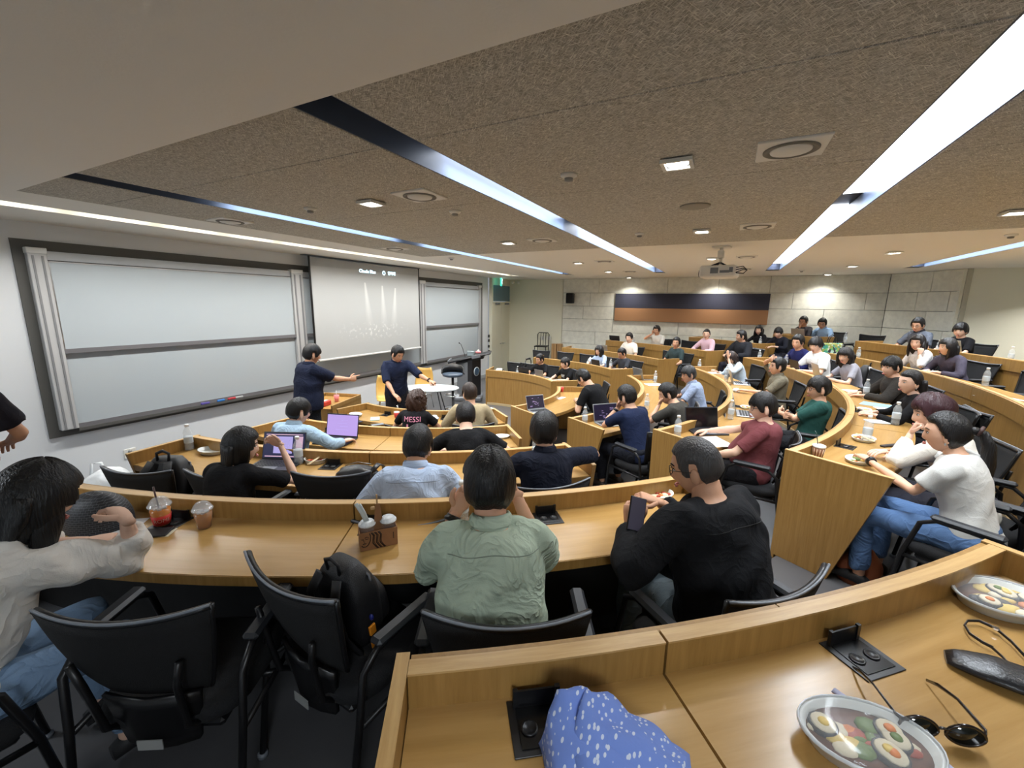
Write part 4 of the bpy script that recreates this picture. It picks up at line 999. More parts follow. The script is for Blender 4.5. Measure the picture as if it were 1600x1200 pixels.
I['black'] = person((1082, 675), 4, False, .50, lean=16, hyaw=34, hpitch=14, hair='buzz', hc=(60, 58, 58), top=(22, 23, 26), topname='overshirt', sleeve=1.85, loose=1.24, infl=.024, wr=.009, yoke=.055, boxy=.02, pants=(92, 104, 112), vox=.011, seed=8, skin=3, fat=1.07, glasses=True, dyaw=6, topmat=None,
    R=dict(w=(-.02, .40, .84), pole=(1, -.6, -.6), d=(-.8, .5, .3), h='grip'), L=dict(pw=(985, 822, .80), pole=(-1, -.6, -.6), d=(.25, .35, .9), h='grip', pn=(1, .3, 0)), label='person with grey cropped hair and glasses in a black overshirt, holding a phone')
# row 3
I['laptopwoman'] = person((374, 665), 3, False, .50, fem=1, lean=20, hyaw=-42, hpitch=4, hair='long', hlen=.30, hc=(14, 14, 16), top=(20, 20, 23), pants=(60, 62, 66), seed=2, skin=2, vox=.013, sleeve=.75, loose=1.15,
    R=dict(w=(.12, .42, .96), elb=(.26, .36, .74), d=(-.8, -.1, .5), pn=(0, -1, 0), h='grip'), L=dict(w=(-.10, .40, .735), pole=(-1, -.5, -.5), d=(.4, .9, 0)), label='person with long black hair in a black top, chin on hand before a laptop')
I['blue'] = person((655, 661), 3, False, .53, lean=22, hyaw=-10, hpitch=20, hair='short', hc=(18, 17, 18), top=(182, 198, 222), topname='shirt', sleeve=1.0, loose=1.12, infl=.016, wr=.007, yoke=.04, boxy=.018, collar=True, pants=(40, 44, 56), seed=7, skin=1, vox=.012, fat=1.06,
    **desk2(.16, .40), label='person in a pale blue button-down shirt leaning over the third near desk')
I['polo'] = person((851, 642), 3, False, .53, lean=10, hyaw=-22, hpitch=4, hair='mess', hc=(14, 13, 14), top=(22, 26, 40), topname='polo_shirt', sleeve=.9, loose=1.12, collar=True, pants=(30, 32, 38), seed=9, skin=0, vox=.012, fat=1.06,
    R=dict(w=(.26, .42, .78), elb=(.42, .22, .86), d=(-.7, .7, -.1)), L=dict(w=(-.12, .42, .735), pole=(-1, -.4, -.5), d=(.4, .9, 0)), label='person in a navy ribbed polo shirt with one elbow stretched over the desk end')
# row 2
I['glassesboy'] = person((466, 620), 2, False, .53, lean=16, hyaw=-26, hpitch=6, hair='fringe', hc=(16, 15, 16), top=(166, 192, 214), topname='shirt', sleeve=1.75, loose=1.15, infl=.018, collar=True, glasses=True, pants=(60, 60, 66), seed=4, skin=2, vox=.014,
    R=dict(w=(.32, .40, .735), pole=(1, -.5, -.3), d=(.2, 1, -.05), h='rest'), L=dict(w=(-.14, .40, .735), pole=(-1, -.5, -.3)), label='person in a light blue shirt with glasses, behind the lavender-screen laptop')
I['blacktee'] = person((727, 626), 2, False, .50, lean=24, hyaw=0, hpitch=24, hair='short', hc=(18, 16, 18), top=(20, 20, 22), pants=(30, 30, 34), seed=6, skin=2, vox=.014, sleeve=.75, fem=0,
    R=dict(w=(.20, .32, .735), pole=(1, -.7, 0), d=(-.9, .5, 0)), L=dict(w=(-.20, .32, .735), pole=(-1, -.7, 0), d=(.9, .5, 0)), label='person in a black T-shirt with neat dark hair hunched over the second near desk')
# row 1
I['curly'] = person((650, 610), 1, False, .55, fem=0, lean=12, hyaw=-30, hair='curly', hc=(62, 40, 30), top=(24, 23, 26), pants=(40, 40, 44), seed=11, skin=1, vox=.015, label='person with curly brown hair in a black jersey with pink lettering on the back', **desk2(.15, .38))
I['beige'] = person((734, 597), 1, False, .60, lean=8, hyaw=20, hair='short', hc=(48, 36, 30), top=(176, 160, 128), topname='jacket', sleeve=1.8, loose=1.15, pants=(60, 56, 50), seed=12, skin=0, vox=.015, label='person in a beige jacket with short brown hair at the lowest near desk', **desk2(.15, .38))
# centre block
I['c1'] = person((906, 574), 1, True, .52, lean=30, hyaw=0, hpitch=30, hair='short', hc=(16, 15, 16), top=(18, 18, 20), pants=(90, 92, 84), seed=13, skin=0, sleeve=.7, R=dict(w=(.10, .46, .74), pole=(1, -.6, -.3), watch=False), L=dict(w=(-.08, .46, .74), pole=(-1, -.6, -.3), watch=True), label='person in a black T-shirt bent over the lowest centre desk', dyaw=-12)
I['c2a'] = person((979, 600), 2, True, .52, lean=18, hyaw=14, hpitch=8, hair='short', hc=(20, 18, 18), top=(28, 38, 66), pants=(30, 32, 40), seed=14, skin=0, sleeve=.75, vox=.014, fat=1.03, dyaw=-4,
    R=dict(w=(.14, .44, .74), pole=(1, -.6, -.3)), L=dict(w='face', off=(-.02, .10, -.11), pole=(-.7, .3, -1), d=(.3, -.3, 1), pn=(0, -1, 0), h='fist', watch=True), label='person in a navy T-shirt, chin in hand, behind the slate laptop')
I['c2b'] = person((1041, 597), 2, True, .52, lean=26, hyaw=30, hpitch=14, hair='short', hc=(18, 17, 18), top=(62, 60, 56), pants=(34, 34, 38), seed=15, skin=0, sleeve=.8, R=dict(w=(.12, .42, .74), pole=(1, -.6, -.3)), L=dict(w='face', off=(-.01, .11, -.10), pole=(-.7, .3, -1), d=(.3, -.3, 1), pn=(0, -1, 0), h='fist'), label='person in a dark grey-brown T-shirt holding a fist to the mouth')
I['c2c'] = person((1078, 570), 2, True, .58, lean=16, hyaw=32, hair='fringe', hc=(52, 52, 54), top=(150, 164, 190), topname='shirt', pants=(40, 42, 52), seed=16, skin=1, sleeve=.8, glasses=True, collar=True, label='older person in a pale blue-grey shirt with glasses and greying hair', **desk2(.13, .50))
I['c3a'] = person((1196, 611), 3, True, .66, lean=-8, hyaw=26, hpitch=2, hair='fringe', hc=(18, 17, 18), top=(116, 62, 66), pants=(32, 32, 36), seed=17, skin=2, sleeve=.78, glasses=True, fat=1.16, belly=.05, vox=.012, wr=.004,
    R=dict(w=(.15, .44, .74), pole=(1, -.6, -.5)), L=dict(w=(-.16, .30, .62), pole=(-1, -.6, -.3), d=(.5, .8, -.2), h='rest'), label='heavy-set person in a maroon T-shirt leaning back', dyaw=14)
I['c3b'] = person((1220, 558), 3, True, .66, lean=0, hyaw=10, hpitch=-8, hair='part', hc=(22, 20, 20), top=(118, 112, 96), topname='shirt', pants=(50, 50, 50), seed=18, skin=0, sleeve=.85, collar=True, loose=1.15,
    R=dict(w='face', off=(.07, .09, .08), pole=(1, .3, .2), d=(-.9, -.1, .3), pn=(0, -1, 0), h='grip'), L=dict(w=(-.12, .40, .735)), label='person in an olive grey shirt touching his forehead with one hand')
I['c3c'] = person((1141, 549), 3, True, .58, fem=1, lean=22, hyaw=30, hpitch=26, hair='bob', hlen=.14, hc=(40, 28, 28), top=(196, 212, 226), topname='blouse', sleeve=1.6, loose=1.2, pants=(50, 50, 58), seed=19, skin=2, L=dict(w=(-.12, .36, 1.02), elb=(-.24, .34, .76), d=(.2, .2, 1), pn=(0, -1, 0), h='flat'), R=dict(w=(.14, .42, .735)), label='person with brown hair in a pale blue blouse, forearm raised, head bowed')
I['c3d'] = person((1284, 586), 3, True, .70, lean=-9, hyaw=20, hair='fringe', hc=(24, 22, 22), top=(42, 84, 78), pants=(34, 36, 40), seed=20, skin=0, sleeve=.8, loose=1.2, glasses=True, vox=.013, R=CROSS['R'], L=CROSS['L'], label='person in a teal green T-shirt with clear glasses and folded arms', dyaw=6)
I['c4a'] = person((1486, 640), 4, True, .50, fem=1, lean=14, hyaw=14, hpitch=4, hair='pony', hlen=.50, tie=True, hc=(20, 18, 18), top=(206, 206, 202), topname='knit_top', fold=.12, sleeve=.72, loose=1.22, infl=.016, pants=(84, 112, 152), seed=21, skin=0, vox=.012, fat=.98, earring=True, dyaw=-4,
    R=dict(pw=(1392, 703, .75), pole=(1, -.6, -.5)), L=dict(pw=(1356, 718, .75), pe=(1428, 768, .72), watch=True), label='person with a long ponytail in a pale ribbed short-sleeve knit and blue jeans')
I['c4b'] = person((1462, 614), 4, True, .42, fem=1, lean=20, hyaw=20, hpitch=6, hair='mess', hc=(56, 30, 36), top=(222, 218, 208), topname='sweater', sleeve=1.8, fold=.15, loose=1.15, pants=(60, 60, 70), seed=22, skin=2, R=dict(w=(.06, .44, .745), pole=(1, -.6, -.3), d=(-.8, .5, 0)), L=dict(w='face', off=(-.01, .10, -.13), pole=(-.5, .4, -1), d=(0, -.3, 1), pn=(0, -1, 0), h='fist'), label='person with dark red hair in a cream sweater, chin on fist', dyaw=0)
I['c4c'] = person((1428, 575), 4, True, .52, fem=1, lean=12, hyaw=32, hair='sleek', hlen=.26, hc=(20, 18, 20), top=(16, 16, 18), topname='sweater', sleeve=1.8, earring=True, pants=(30, 30, 34), seed=23, skin=2, label='smiling person in a black sweater with long black hair and pearl earrings', **desk2(.10, .44))
I['c4d'] = person((1397, 555), 4, True, .52, lean=10, hyaw=32, hair='fringe', hc=(18, 17, 18), top=(46, 42, 38), topname='jacket', sleeve=1.85, loose=1.25, infl=.02, pants=(60, 62, 70), seed=24, skin=0, label='person in a dark brown jacket over a white shirt at the fourth centre desk', **desk2(.12, .44))
I['c4e'] = person((1323, 542), 4, True, .48, fem=1, lean=16, hyaw=42, hpitch=6, hair='bob', hlen=.13, hc=(24, 22, 24), top=(150, 150, 160), pants=(50, 50, 56), seed=25, skin=2, sleeve=.7, label='person with a black bob in a lilac grey T-shirt before a silver laptop', **desk2(.12, .44))
I['c4f'] = person((1276, 525), 4, True, .45, lean=12, hyaw=40, hpitch=6, hair='bowl', hc=(24, 22, 24), top=(226, 230, 232), pants=(50, 50, 56), seed=26, skin=2, sleeve=.8, loose=1.2, label='person in a white T-shirt with a dark chest print and fringe haircut', **desk2(.13, .44))
I['c4g'] = person((1249, 522), 4, True, .50, lean=14, hyaw=26, hair='part', hc=(18, 17, 18), top=(30, 34, 82), topname='sweater', sleeve=1.8, pants=(40, 40, 46), seed=27, skin=1, label='person in a royal navy sweater near the far end of the fourth centre desk', **desk2(.14, .44))
I['c5a'] = person((1437, 521), 5, True, .50, fem=1, lean=14, hyaw=30, hair='long', hlen=.28, hfront=True, hc=(26, 22, 24), top=(206, 206, 208), topname='blouse', sleeve=1.6, pants=(60, 60, 70), seed=28, skin=2, L=dict(w='face', off=(-.10, .10, -.16), pole=(-.7, .2, -1), d=(0, 0, 1), pn=(1, 0, 0), h='fist'), R=dict(w=(.12, .40, .735)), label='person with long wavy black hair in a white blouse, turning to her neighbour', )
I['c5b'] = person((1485, 527), 5, True, .56, fem=1, lean=18, hyaw=-8, autolook=False, hair='long', hlen=.34, hc=(24, 22, 24), top=(70, 66, 80), topname='cardigan', sleeve=1.8, loose=1.15, pants=(50, 50, 60), seed=29, skin=2, dyaw=8, label='person with long black hair in a plum grey cardigan, back partly turned', **desk2(.1, .42))
I['c6a'] = person((1436, 495), 6, True, .55, lean=10, hyaw=20, hpitch=10, hair='short', hc=(18, 17, 18), top=(92, 98, 110), topname='shirt', collar=(40, 42, 50), glasses=True, sleeve=.8, pants=(50, 50, 60), seed=30, skin=0, label='person in a slate grey shirt with glasses at the topmost row', **desk2(.12, .44))
I['c6b'] = person((1504, 503), 6, True, .55, lean=8, hyaw=30, hair='bowl', hc=(16, 15, 16), top=(22, 22, 26), sleeve=.8, pants=(50, 50, 60), seed=31, skin=2, label='person in black with a bowl haircut at the topmost row', **desk2(.12, .44))
# far block
I['f1a'] = person((844, 555), 1, True, .60, lean=10, hyaw=-10, hair='short', hc=(20, 18, 18), top=(18, 18, 20), glasses=True, pants=(40, 40, 44), seed=32, skin=1, sleeve=.75, label='person in a black T-shirt with glasses at the lowest far desk', **desk2(.12, .46))
I['f1b'] = person((884, 559), 1, True, .62, lean=6, hyaw=-8, hair='fringe', hc=(18, 17, 18), top=(18, 18, 20), pants=(40, 40, 44), seed=33, skin=2, sleeve=.75, label='person in a black T-shirt with white chest print at the lowest far desk', **desk2(.12, .44))
I['f2a'] = person((937, 541), 2, True, .55, fem=1, lean=8, hyaw=-10, hair='bob', hlen=.18, hc=(22, 20, 22), top=(172, 192, 222), topname='blouse', pants=(60, 60, 70), seed=34, skin=2, sleeve=.8, label='person with shoulder-length hair in a pale blue top behind a black tablet', **desk2(.12, .44))
I['f2b'] = person((971, 543), 2, True, .55, lean=8, hyaw=0, hpitch=14, hair='short', hc=(20, 18, 20), top=(52, 54, 60), topname='shirt', glasses=True, pants=(40, 40, 44), seed=35, skin=1, sleeve=.8, label='person in a charcoal shirt with glasses beside the woman in pale blue', **desk2(.12, .44))
I['f3a'] = person((984, 519), 3, True, .60, lean=2, hyaw=10, hair='short', hc=(20, 18, 20), top=(222, 218, 208), pants=(50, 50, 60), seed=36, skin=2, sleeve=.8, label='person in a cream T-shirt leaning back at the third far desk', R=LAP['R'], L=LAP['L'])
I['f3b'] = person((1058, 526), 3, True, .62, lean=0, hyaw=34, hair='short', hc=(18, 17, 18), top=(46, 60, 62), pants=(50, 50, 60), seed=37, skin=1, sleeve=.8, hpitch=-8, label='person in a dark green T-shirt looking up at the third far desk', R=LAP['R'], L=LAP['L'])
I['f4a'] = person((1027, 508), 4, True, .55, lean=10, hyaw=10, hair='part', hc=(22, 20, 22), top=(216, 214, 206), topname='shirt', pants=(50, 50, 60), seed=38, skin=1, sleeve=.8, R=dict(w='face', off=(.07, .08, -.08), pole=(1, .3, -.8), d=(0, 0, 1), pn=(-1, 0, 0), h='fist'), L=dict(w=(-.12, .42, .735)), label='person in an ivory shirt resting his cheek on one hand')
I['f4b'] = person((1105, 513), 4, True, .55, fem=1, lean=8, hyaw=30, hair='pony', hlen=.22, hc=(22, 20, 24), top=(206, 176, 190), topname='varsity_jacket', pants=(50, 50, 60), seed=39, skin=2, sleeve=1.6, loose=1.15, label='person with a ponytail in a pink and navy jacket', **desk2(.12, .44))
I['f4c'] = person((1160, 515), 4, True, .62, lean=6, hyaw=-20, autolook=False, hair='short', hc=(18, 17, 18), top=(34, 36, 42), topname='hooded_jacket', pants=(40, 40, 50), seed=40, skin=0, sleeve=1.7, loose=1.25, infl=.022, fat=1.08, label='person in a dark hooded jacket turned toward the two people in black', **desk2(.12, .40))
I['f5a'] = person((1187, 508), 5, True, .60, fem=1, lean=6, hyaw=20, hair='long', hlen=.24, hfront=True, hc=(16, 15, 16), top=(20, 20, 24), pants=(40, 40, 50), seed=41, skin=2, sleeve=1.6, label='person with long black hair in black behind a dark tablet', **desk2(.12, .42))
I['f5b'] = person((1217, 511), 5, True, .50, lean=16, hyaw=20, hpitch=8, hair='fringe', hc=(16, 15, 16), top=(24, 26, 36), pants=(40, 40, 50), seed=42, skin=2, sleeve=1.6, label='person in dark navy leaning forward beside the long-haired person in black', **desk2(.12, .42))
I['f6a'] = person((1257, 493), 6, True, .45, lean=8, hyaw=12, hair='short', hc=(20, 18, 18), top=(62, 60, 64), pants=(50, 50, 60), seed=43, skin=3, sleeve=.75, R=dict(w='face', off=(.01, .10, -.12), pole=(.7, .3, -1), d=(0, -.2, 1), pn=(0, -1, 0), h='fist', watch=True), L=dict(w=(-.12, .40, .735)), label='person in a brown-grey T-shirt with a hand over his mouth')
I['f6b'] = person((1286, 496), 6, True, .56, lean=18, hyaw=30, hpitch=10, hair='short', hc=(18, 17, 18), top=(150, 184, 220), topname='shirt', collar=True, glasses=True, pants=(50, 50, 60), seed=44, skin=0, sleeve=.8, label='person in a sky blue shirt leaning toward his neighbour in the topmost far row', **desk2(.12, .42))
# presenters and the standing person at the left edge
def standing(px, H, face, fz=0, **spec):
    P = at_z(px, fz+(H if 'hz' not in spec else spec.pop('hz'))); pr = dict(spec); pr['_probe'] = True; pr['stand'] = True; s = 1.0
    for _ in range(6): T = build_person(None, 0, pr, s); s *= H/T.z
    T = build_person(None, 0, pr, s); y = rad(face-90); bx = P[0]-(T.x*cos(y)-T.y*sin(y)); by = P[1]-(T.x*sin(y)+T.y*cos(y))
    root, info = build_person((bx, by, fz), y, dict(spec, stand=True), s); info.update(root=root, base=(bx, by), yaw=y, f=face, k=None); print('STAND', px, (round(bx, 2), round(by, 2)), 's', round(s, 3)); return info
I['p1'] = standing((487, 536), 1.70, -12, lean=3, hyaw=-8, hpitch=6, hair='fringe', hc=(16, 16, 18), top=(26, 32, 52), topname='polo_shirt', sleeve=.85, loose=1.3, infl=.03, pants=(28, 30, 36), seed=50, skin=1, vox=.013, boxy=.03, collar=True,
    R=dict(w=(.10, .60, 1.16), pole=(.6, -.2, -1), d=(.05, 1, .02), pn=(-1, 0, 0), h='point'), L=dict(w=(-.24, .12, .86), pole=(-1, -.8, -.2), d=(0, .5, -1), h='rest'), label='standing presenter in a loose navy polo shirt pointing with one arm')
I['p2'] = standing((623, 539), 1.615, -128, lean=6, hyaw=30, hpitch=18, hair='short', hc=(16, 16, 18), top=(30, 38, 62), topname='shirt', sleeve=1.05, loose=1.18, infl=.018, pants=(32, 34, 40), seed=51, skin=1, vox=.013, collar=True,
    L=dict(w=(-.42, .44, 1.10), pole=(-.4, -.4, -1), d=(-.6, 1, -.35), pn=(0, 0, -1), h='point', watch=True), R=dict(w=(.10, .40, .93), pole=(1, -.5, -.3), d=(-.5, .6, -.5), h='rest'), label='standing presenter in a navy shirt with rolled sleeves reaching toward the bar stool')
P = at_z((-22, 655), 1.12)
I['edge'] = standing((-74, 700), 1.72, 45, fz=FZ[3], hz=1.08, lean=2, hair='short', top=(34, 32, 40), pants=(70, 90, 130), seed=52, skin=1, sleeve=.8, loose=1.3, infl=.02,
    R=dict(w=(.10, .27, 1.04), pole=(1, -.5, -.3)), L=dict(w=(-.10, .27, 1.0), pole=(-1, -.8, -.5)), label='standing person cut off by the left edge, dark T-shirt and jeans')
# ------------------------------------------------------------------ chairs of the sitters and empty chairs
def chair_px(pl, pr, k, label, h=.86):
    L = at_z(pl, FZ[k]+h); R = at_z(pr, FZ[k]+h); v = R-L; n = math.hypot(v[0], v[1]); rx, ry = v[0]/n, v[1]/n
    fx, fy = -ry, rx; cx, cy = (L[0]+R[0])/2+fx*.25, (L[1]+R[1])/2+fy*.25
    return chair(cx, cy, FZ[k], deg(math.atan2(fy, fx)), label)
def chair_at(px, k, label, tw=0, h=.87):
    P = at_z(px, FZ[k]+h); a = math.degrees(math.atan2(P[1]-CY, P[0]-CX)); r = math.hypot(P[0]-CX, P[1]-CY)
    r = min(r, (RP[k+1] if k < 6 else 8.9)-.08)-.25; r = max(r, RP[k]+.60)
    x, y = pol(r, a); return chair(x, y, FZ[k], a+180+tw, label)
chA = chair_px((68, 955), (312, 948), 4, 'large empty black chair at lower left with a small grey label')
chB = chair_px((392, 868), (513, 937), 4, 'black chair turned sideways with the black backpack on its seat')
chair_px((675, 958), (908, 958), 4, 'black chair of the person in the sage green linen shirt')
chair_px((1143, 942), (1290, 885), 4, 'black chair with grey rim behind the person in the black overshirt')
b = I['blouse']; seat(b, 'black chair of the person in the white blouse, at the left edge', .02, tw=-4)
chC = chair_px((163, 730), (262, 736), 3, 'empty black chair by the whiteboard wall with a rucksack beside it')
chair_px((296, 735), (384, 744), 3, 'black chair of the person with long black hair and laptop')
chair_px((460, 738), (573, 738), 3, 'empty black chair in front of the black leather bag')
seat(I['blue'], 'black chair of the person in the pale blue button-down')
chair_px((808, 762), (918, 748), 3, 'black chair of the person in the navy ribbed polo')
seat(I['glassesboy'], 'black chair of the person behind the lavender-screen laptop')
seat(I['blacktee'], 'black chair of the hunched person with neat dark hair')
seat(I['curly'], 'black chair of the person in the lettered jersey')
seat(I['beige'], 'black chair of the person in the beige jacket')
for k_, t_ in (('c1', 'bent over the lowest centre desk'), ('c2a', 'in the navy T-shirt, armrest in view'), ('c2b', 'with fist to the mouth'), ('c2c', 'with greying hair'), ('c3a', 'in the maroon T-shirt'), ('c3b', 'touching his forehead'),
    ('c3c', 'with bowed head and raised forearm'), ('c3d', 'in the teal T-shirt'), ('c4a', 'with the long ponytail'), ('c4b', 'with dark red hair'), ('c4c', 'with pearl earrings'), ('c4d', 'in the dark brown jacket'), ('c4e', 'in the lilac grey T-shirt'),
    ('c4f', 'in the white T-shirt'), ('c4g', 'in the royal navy sweater'), ('c5a', 'in the white blouse, fifth centre row'), ('c5b', 'in the plum grey cardigan'), ('c6a', 'in the slate grey shirt'), ('c6b', 'with the bowl haircut'),
    ('f1a', 'with glasses at the lowest far desk'), ('f1b', 'with the white chest print'), ('f2a', 'behind the black tablet'), ('f2b', 'in the charcoal shirt'), ('f3a', 'in the cream T-shirt'), ('f3b', 'in dark green looking up'),
    ('f4a', 'in the ivory shirt'), ('f4b', 'in the pink and navy jacket'), ('f4c', 'in the dark hooded jacket'), ('f5a', 'with long hair beside the dark tablet'), ('f5b', 'in dark navy leaning forward'), ('f6a', 'with a hand over his mouth'), ('f6b', 'in the sky blue shirt')):
    seat(I[k_], 'black mesh chair of the person '+t_)
for px, k, t_, tw in (((1524, 642), 4, 'empty black chair beyond the two women in pale knits', 20), ((1566, 693), 4, 'empty black chair at the right edge behind the ponytail', 25), ((1004, 622), 2, 'empty black chair between the navy and black T-shirts', 10),
    ((1520, 578), 5, 'empty black chair behind the fifth centre desk, left of three', 0), ((1562, 589), 5, 'empty black chair behind the fifth centre desk, middle of three', 0), ((1594, 598), 5, 'empty black chair behind the fifth centre desk, right of three', 0),
    ((1334, 552), 5, 'empty black chair near the gap in the fifth row', 0), ((1394, 554), 5, 'empty black chair below the slate grey shirt', 0), ((1330, 523), 6, 'empty black chair right of the sky blue shirt', 10), ((1584, 550), 6, 'empty black chair at the right end of the topmost row', 0),
    ((912, 537), 4, 'empty black chair at the left end of the fourth far row', 0), ((898, 556), 2, 'empty black chair in the second far row, right one', 0), ((866, 553), 2, 'empty black chair in the second far row, middle one', 0), ((838, 549), 2, 'empty black chair in the second far row beside the wall', 0),
    ((1018, 550), 3, 'empty black chair in the third far row', 0), ((1078, 532), 4, 'empty black chair right of the person in ivory', 0), ((812, 571), 1, 'empty black chair behind the lowest far desk, right of the lectern', 0), ((790, 571), 1, 'empty black chair nearest the lectern', 0),
    ((1128, 545), 4, 'empty black chair left of the dark hooded jacket', 0), ((940, 598), 1, 'empty black chair behind the bent-over person in black', 0)):
    chair_at(px, k, t_, tw)

# ------------------------------------------------------------------ small things on the desks
def dpos(px, k, dz=0): return at_z(px, DZ[k]+dz)
def rang(P): return math.atan2(P[1]-CY, P[0]-CX)
PET = mat('clear_plastic', (225, 232, 235), .06, spec=.7, alpha=.26); CAPW = mat('bottle_cap', (235, 238, 238), .4); LABP = mat('bottle_label', (206, 216, 222), .5, alpha=.75); WATER = mat('bottled_water', (215, 226, 232), .03, alpha=.22, spec=.8)
def make_bottle():
    t = empty('water_bottle'); q = M(); q.lathe([(.001, 0), (.026, 0), (.031, .006), (.031, .03), (.029, .036), (.031, .042), (.031, .12), (.029, .128), (.031, .136), (.030, .150), (.022, .172), (.013, .188), (.0125, .198)], 18); q.build('bottle_body', PET, t)
    q = M(); q.lathe([(.0315, .062), (.0318, .064), (.0318, .112), (.0315, .114)], 18); q.build('label_band', LABP, t)
    q = M(); q.lathe([(.001, .003), (.0285, .005), (.0285, .10), (.001, .101)], 14); q.build('water', WATER, t)
    q = M(); q.lathe([(.001, .196), (.0155, .196), (.0155, .213), (.014, .216), (.001, .216)], 16); q.build('cap', CAPW, t); return t
B0 = None
def bottle(px, k, label, s=1.0, grp='clear water bottles on the desks'):
    global B0
    P = dpos(px, k); R = rang(P); r = math.hypot(P[0]-CX, P[1]-CY); r = min(max(r, RP[k]+.085), RP[k]+DD-.04); x, y = CX+r*cos(R), CY+r*sin(R)
    if B0 is None: B0 = make_bottle(); o = B0
    else: o = copy_tree(B0)
    o.location = (x, y, DZ[k]); o.rotation_euler = (0, 0, px[0]*.1); o.scale = (s, s, s); tag(o, label, 'bottle', grp); return o
for px, k, t_ in (((309, 699), 3, 'at the far left corner of the third near desk'), ((491, 711), 3, 'behind the food bowl on the third near desk'), ((826, 708), 3, 'at the right end of the third near desk'), ((722, 806), 4, 'in front of the person in sage green'),
    ((902, 660), 2, 'at the near end of the second centre desk'), ((1048, 681), 3, 'beside the dark laptop on the third centre desk'), ((1026, 598), 2, 'at the far end of the second centre desk'), ((1092, 579), 3, 'at the far end of the third centre desk'),
    ((1141, 655), 3, 'left of the silver keyboard on the third centre desk'), ((1197, 564), 4, 'at the far end of the fourth centre desk'), ((1134, 597), 3, 'beside the bowed person in pale blue'), ((1251, 573), 4, 'in front of the royal navy sweater'),
    ((1352, 620), 4, 'in front of the dark brown jacket'), ((1398, 664), 4, 'in front of the black sweater and pearl earrings'), ((1353, 690), 4, 'between the food plates of the women in knits'), ((1553, 604), 5, 'alone on the fifth centre desk'),
    ((1363, 562), 5, 'near the white cable on the fifth centre desk'), ((1371, 535), 6, 'at the left end of the topmost centre desk'), ((1521, 552), 6, 'beside the silver laptop on the topmost desk'), ((1592, 566), 6, 'at the right edge on the topmost desk'),
    ((1210, 540), 5, 'in front of the two people in black'), ((807, 588), 1, 'on the lowest far desk'), ((954, 576), 2, 'beside the charcoal shirt on the second far desk'), ((1010, 640), 2, 'with blue water beside the grey-brown T-shirt'), ((1066, 530), 4, 'on the fourth far desk')):
    bottle(px, k, 'clear plastic water bottle '+t_)
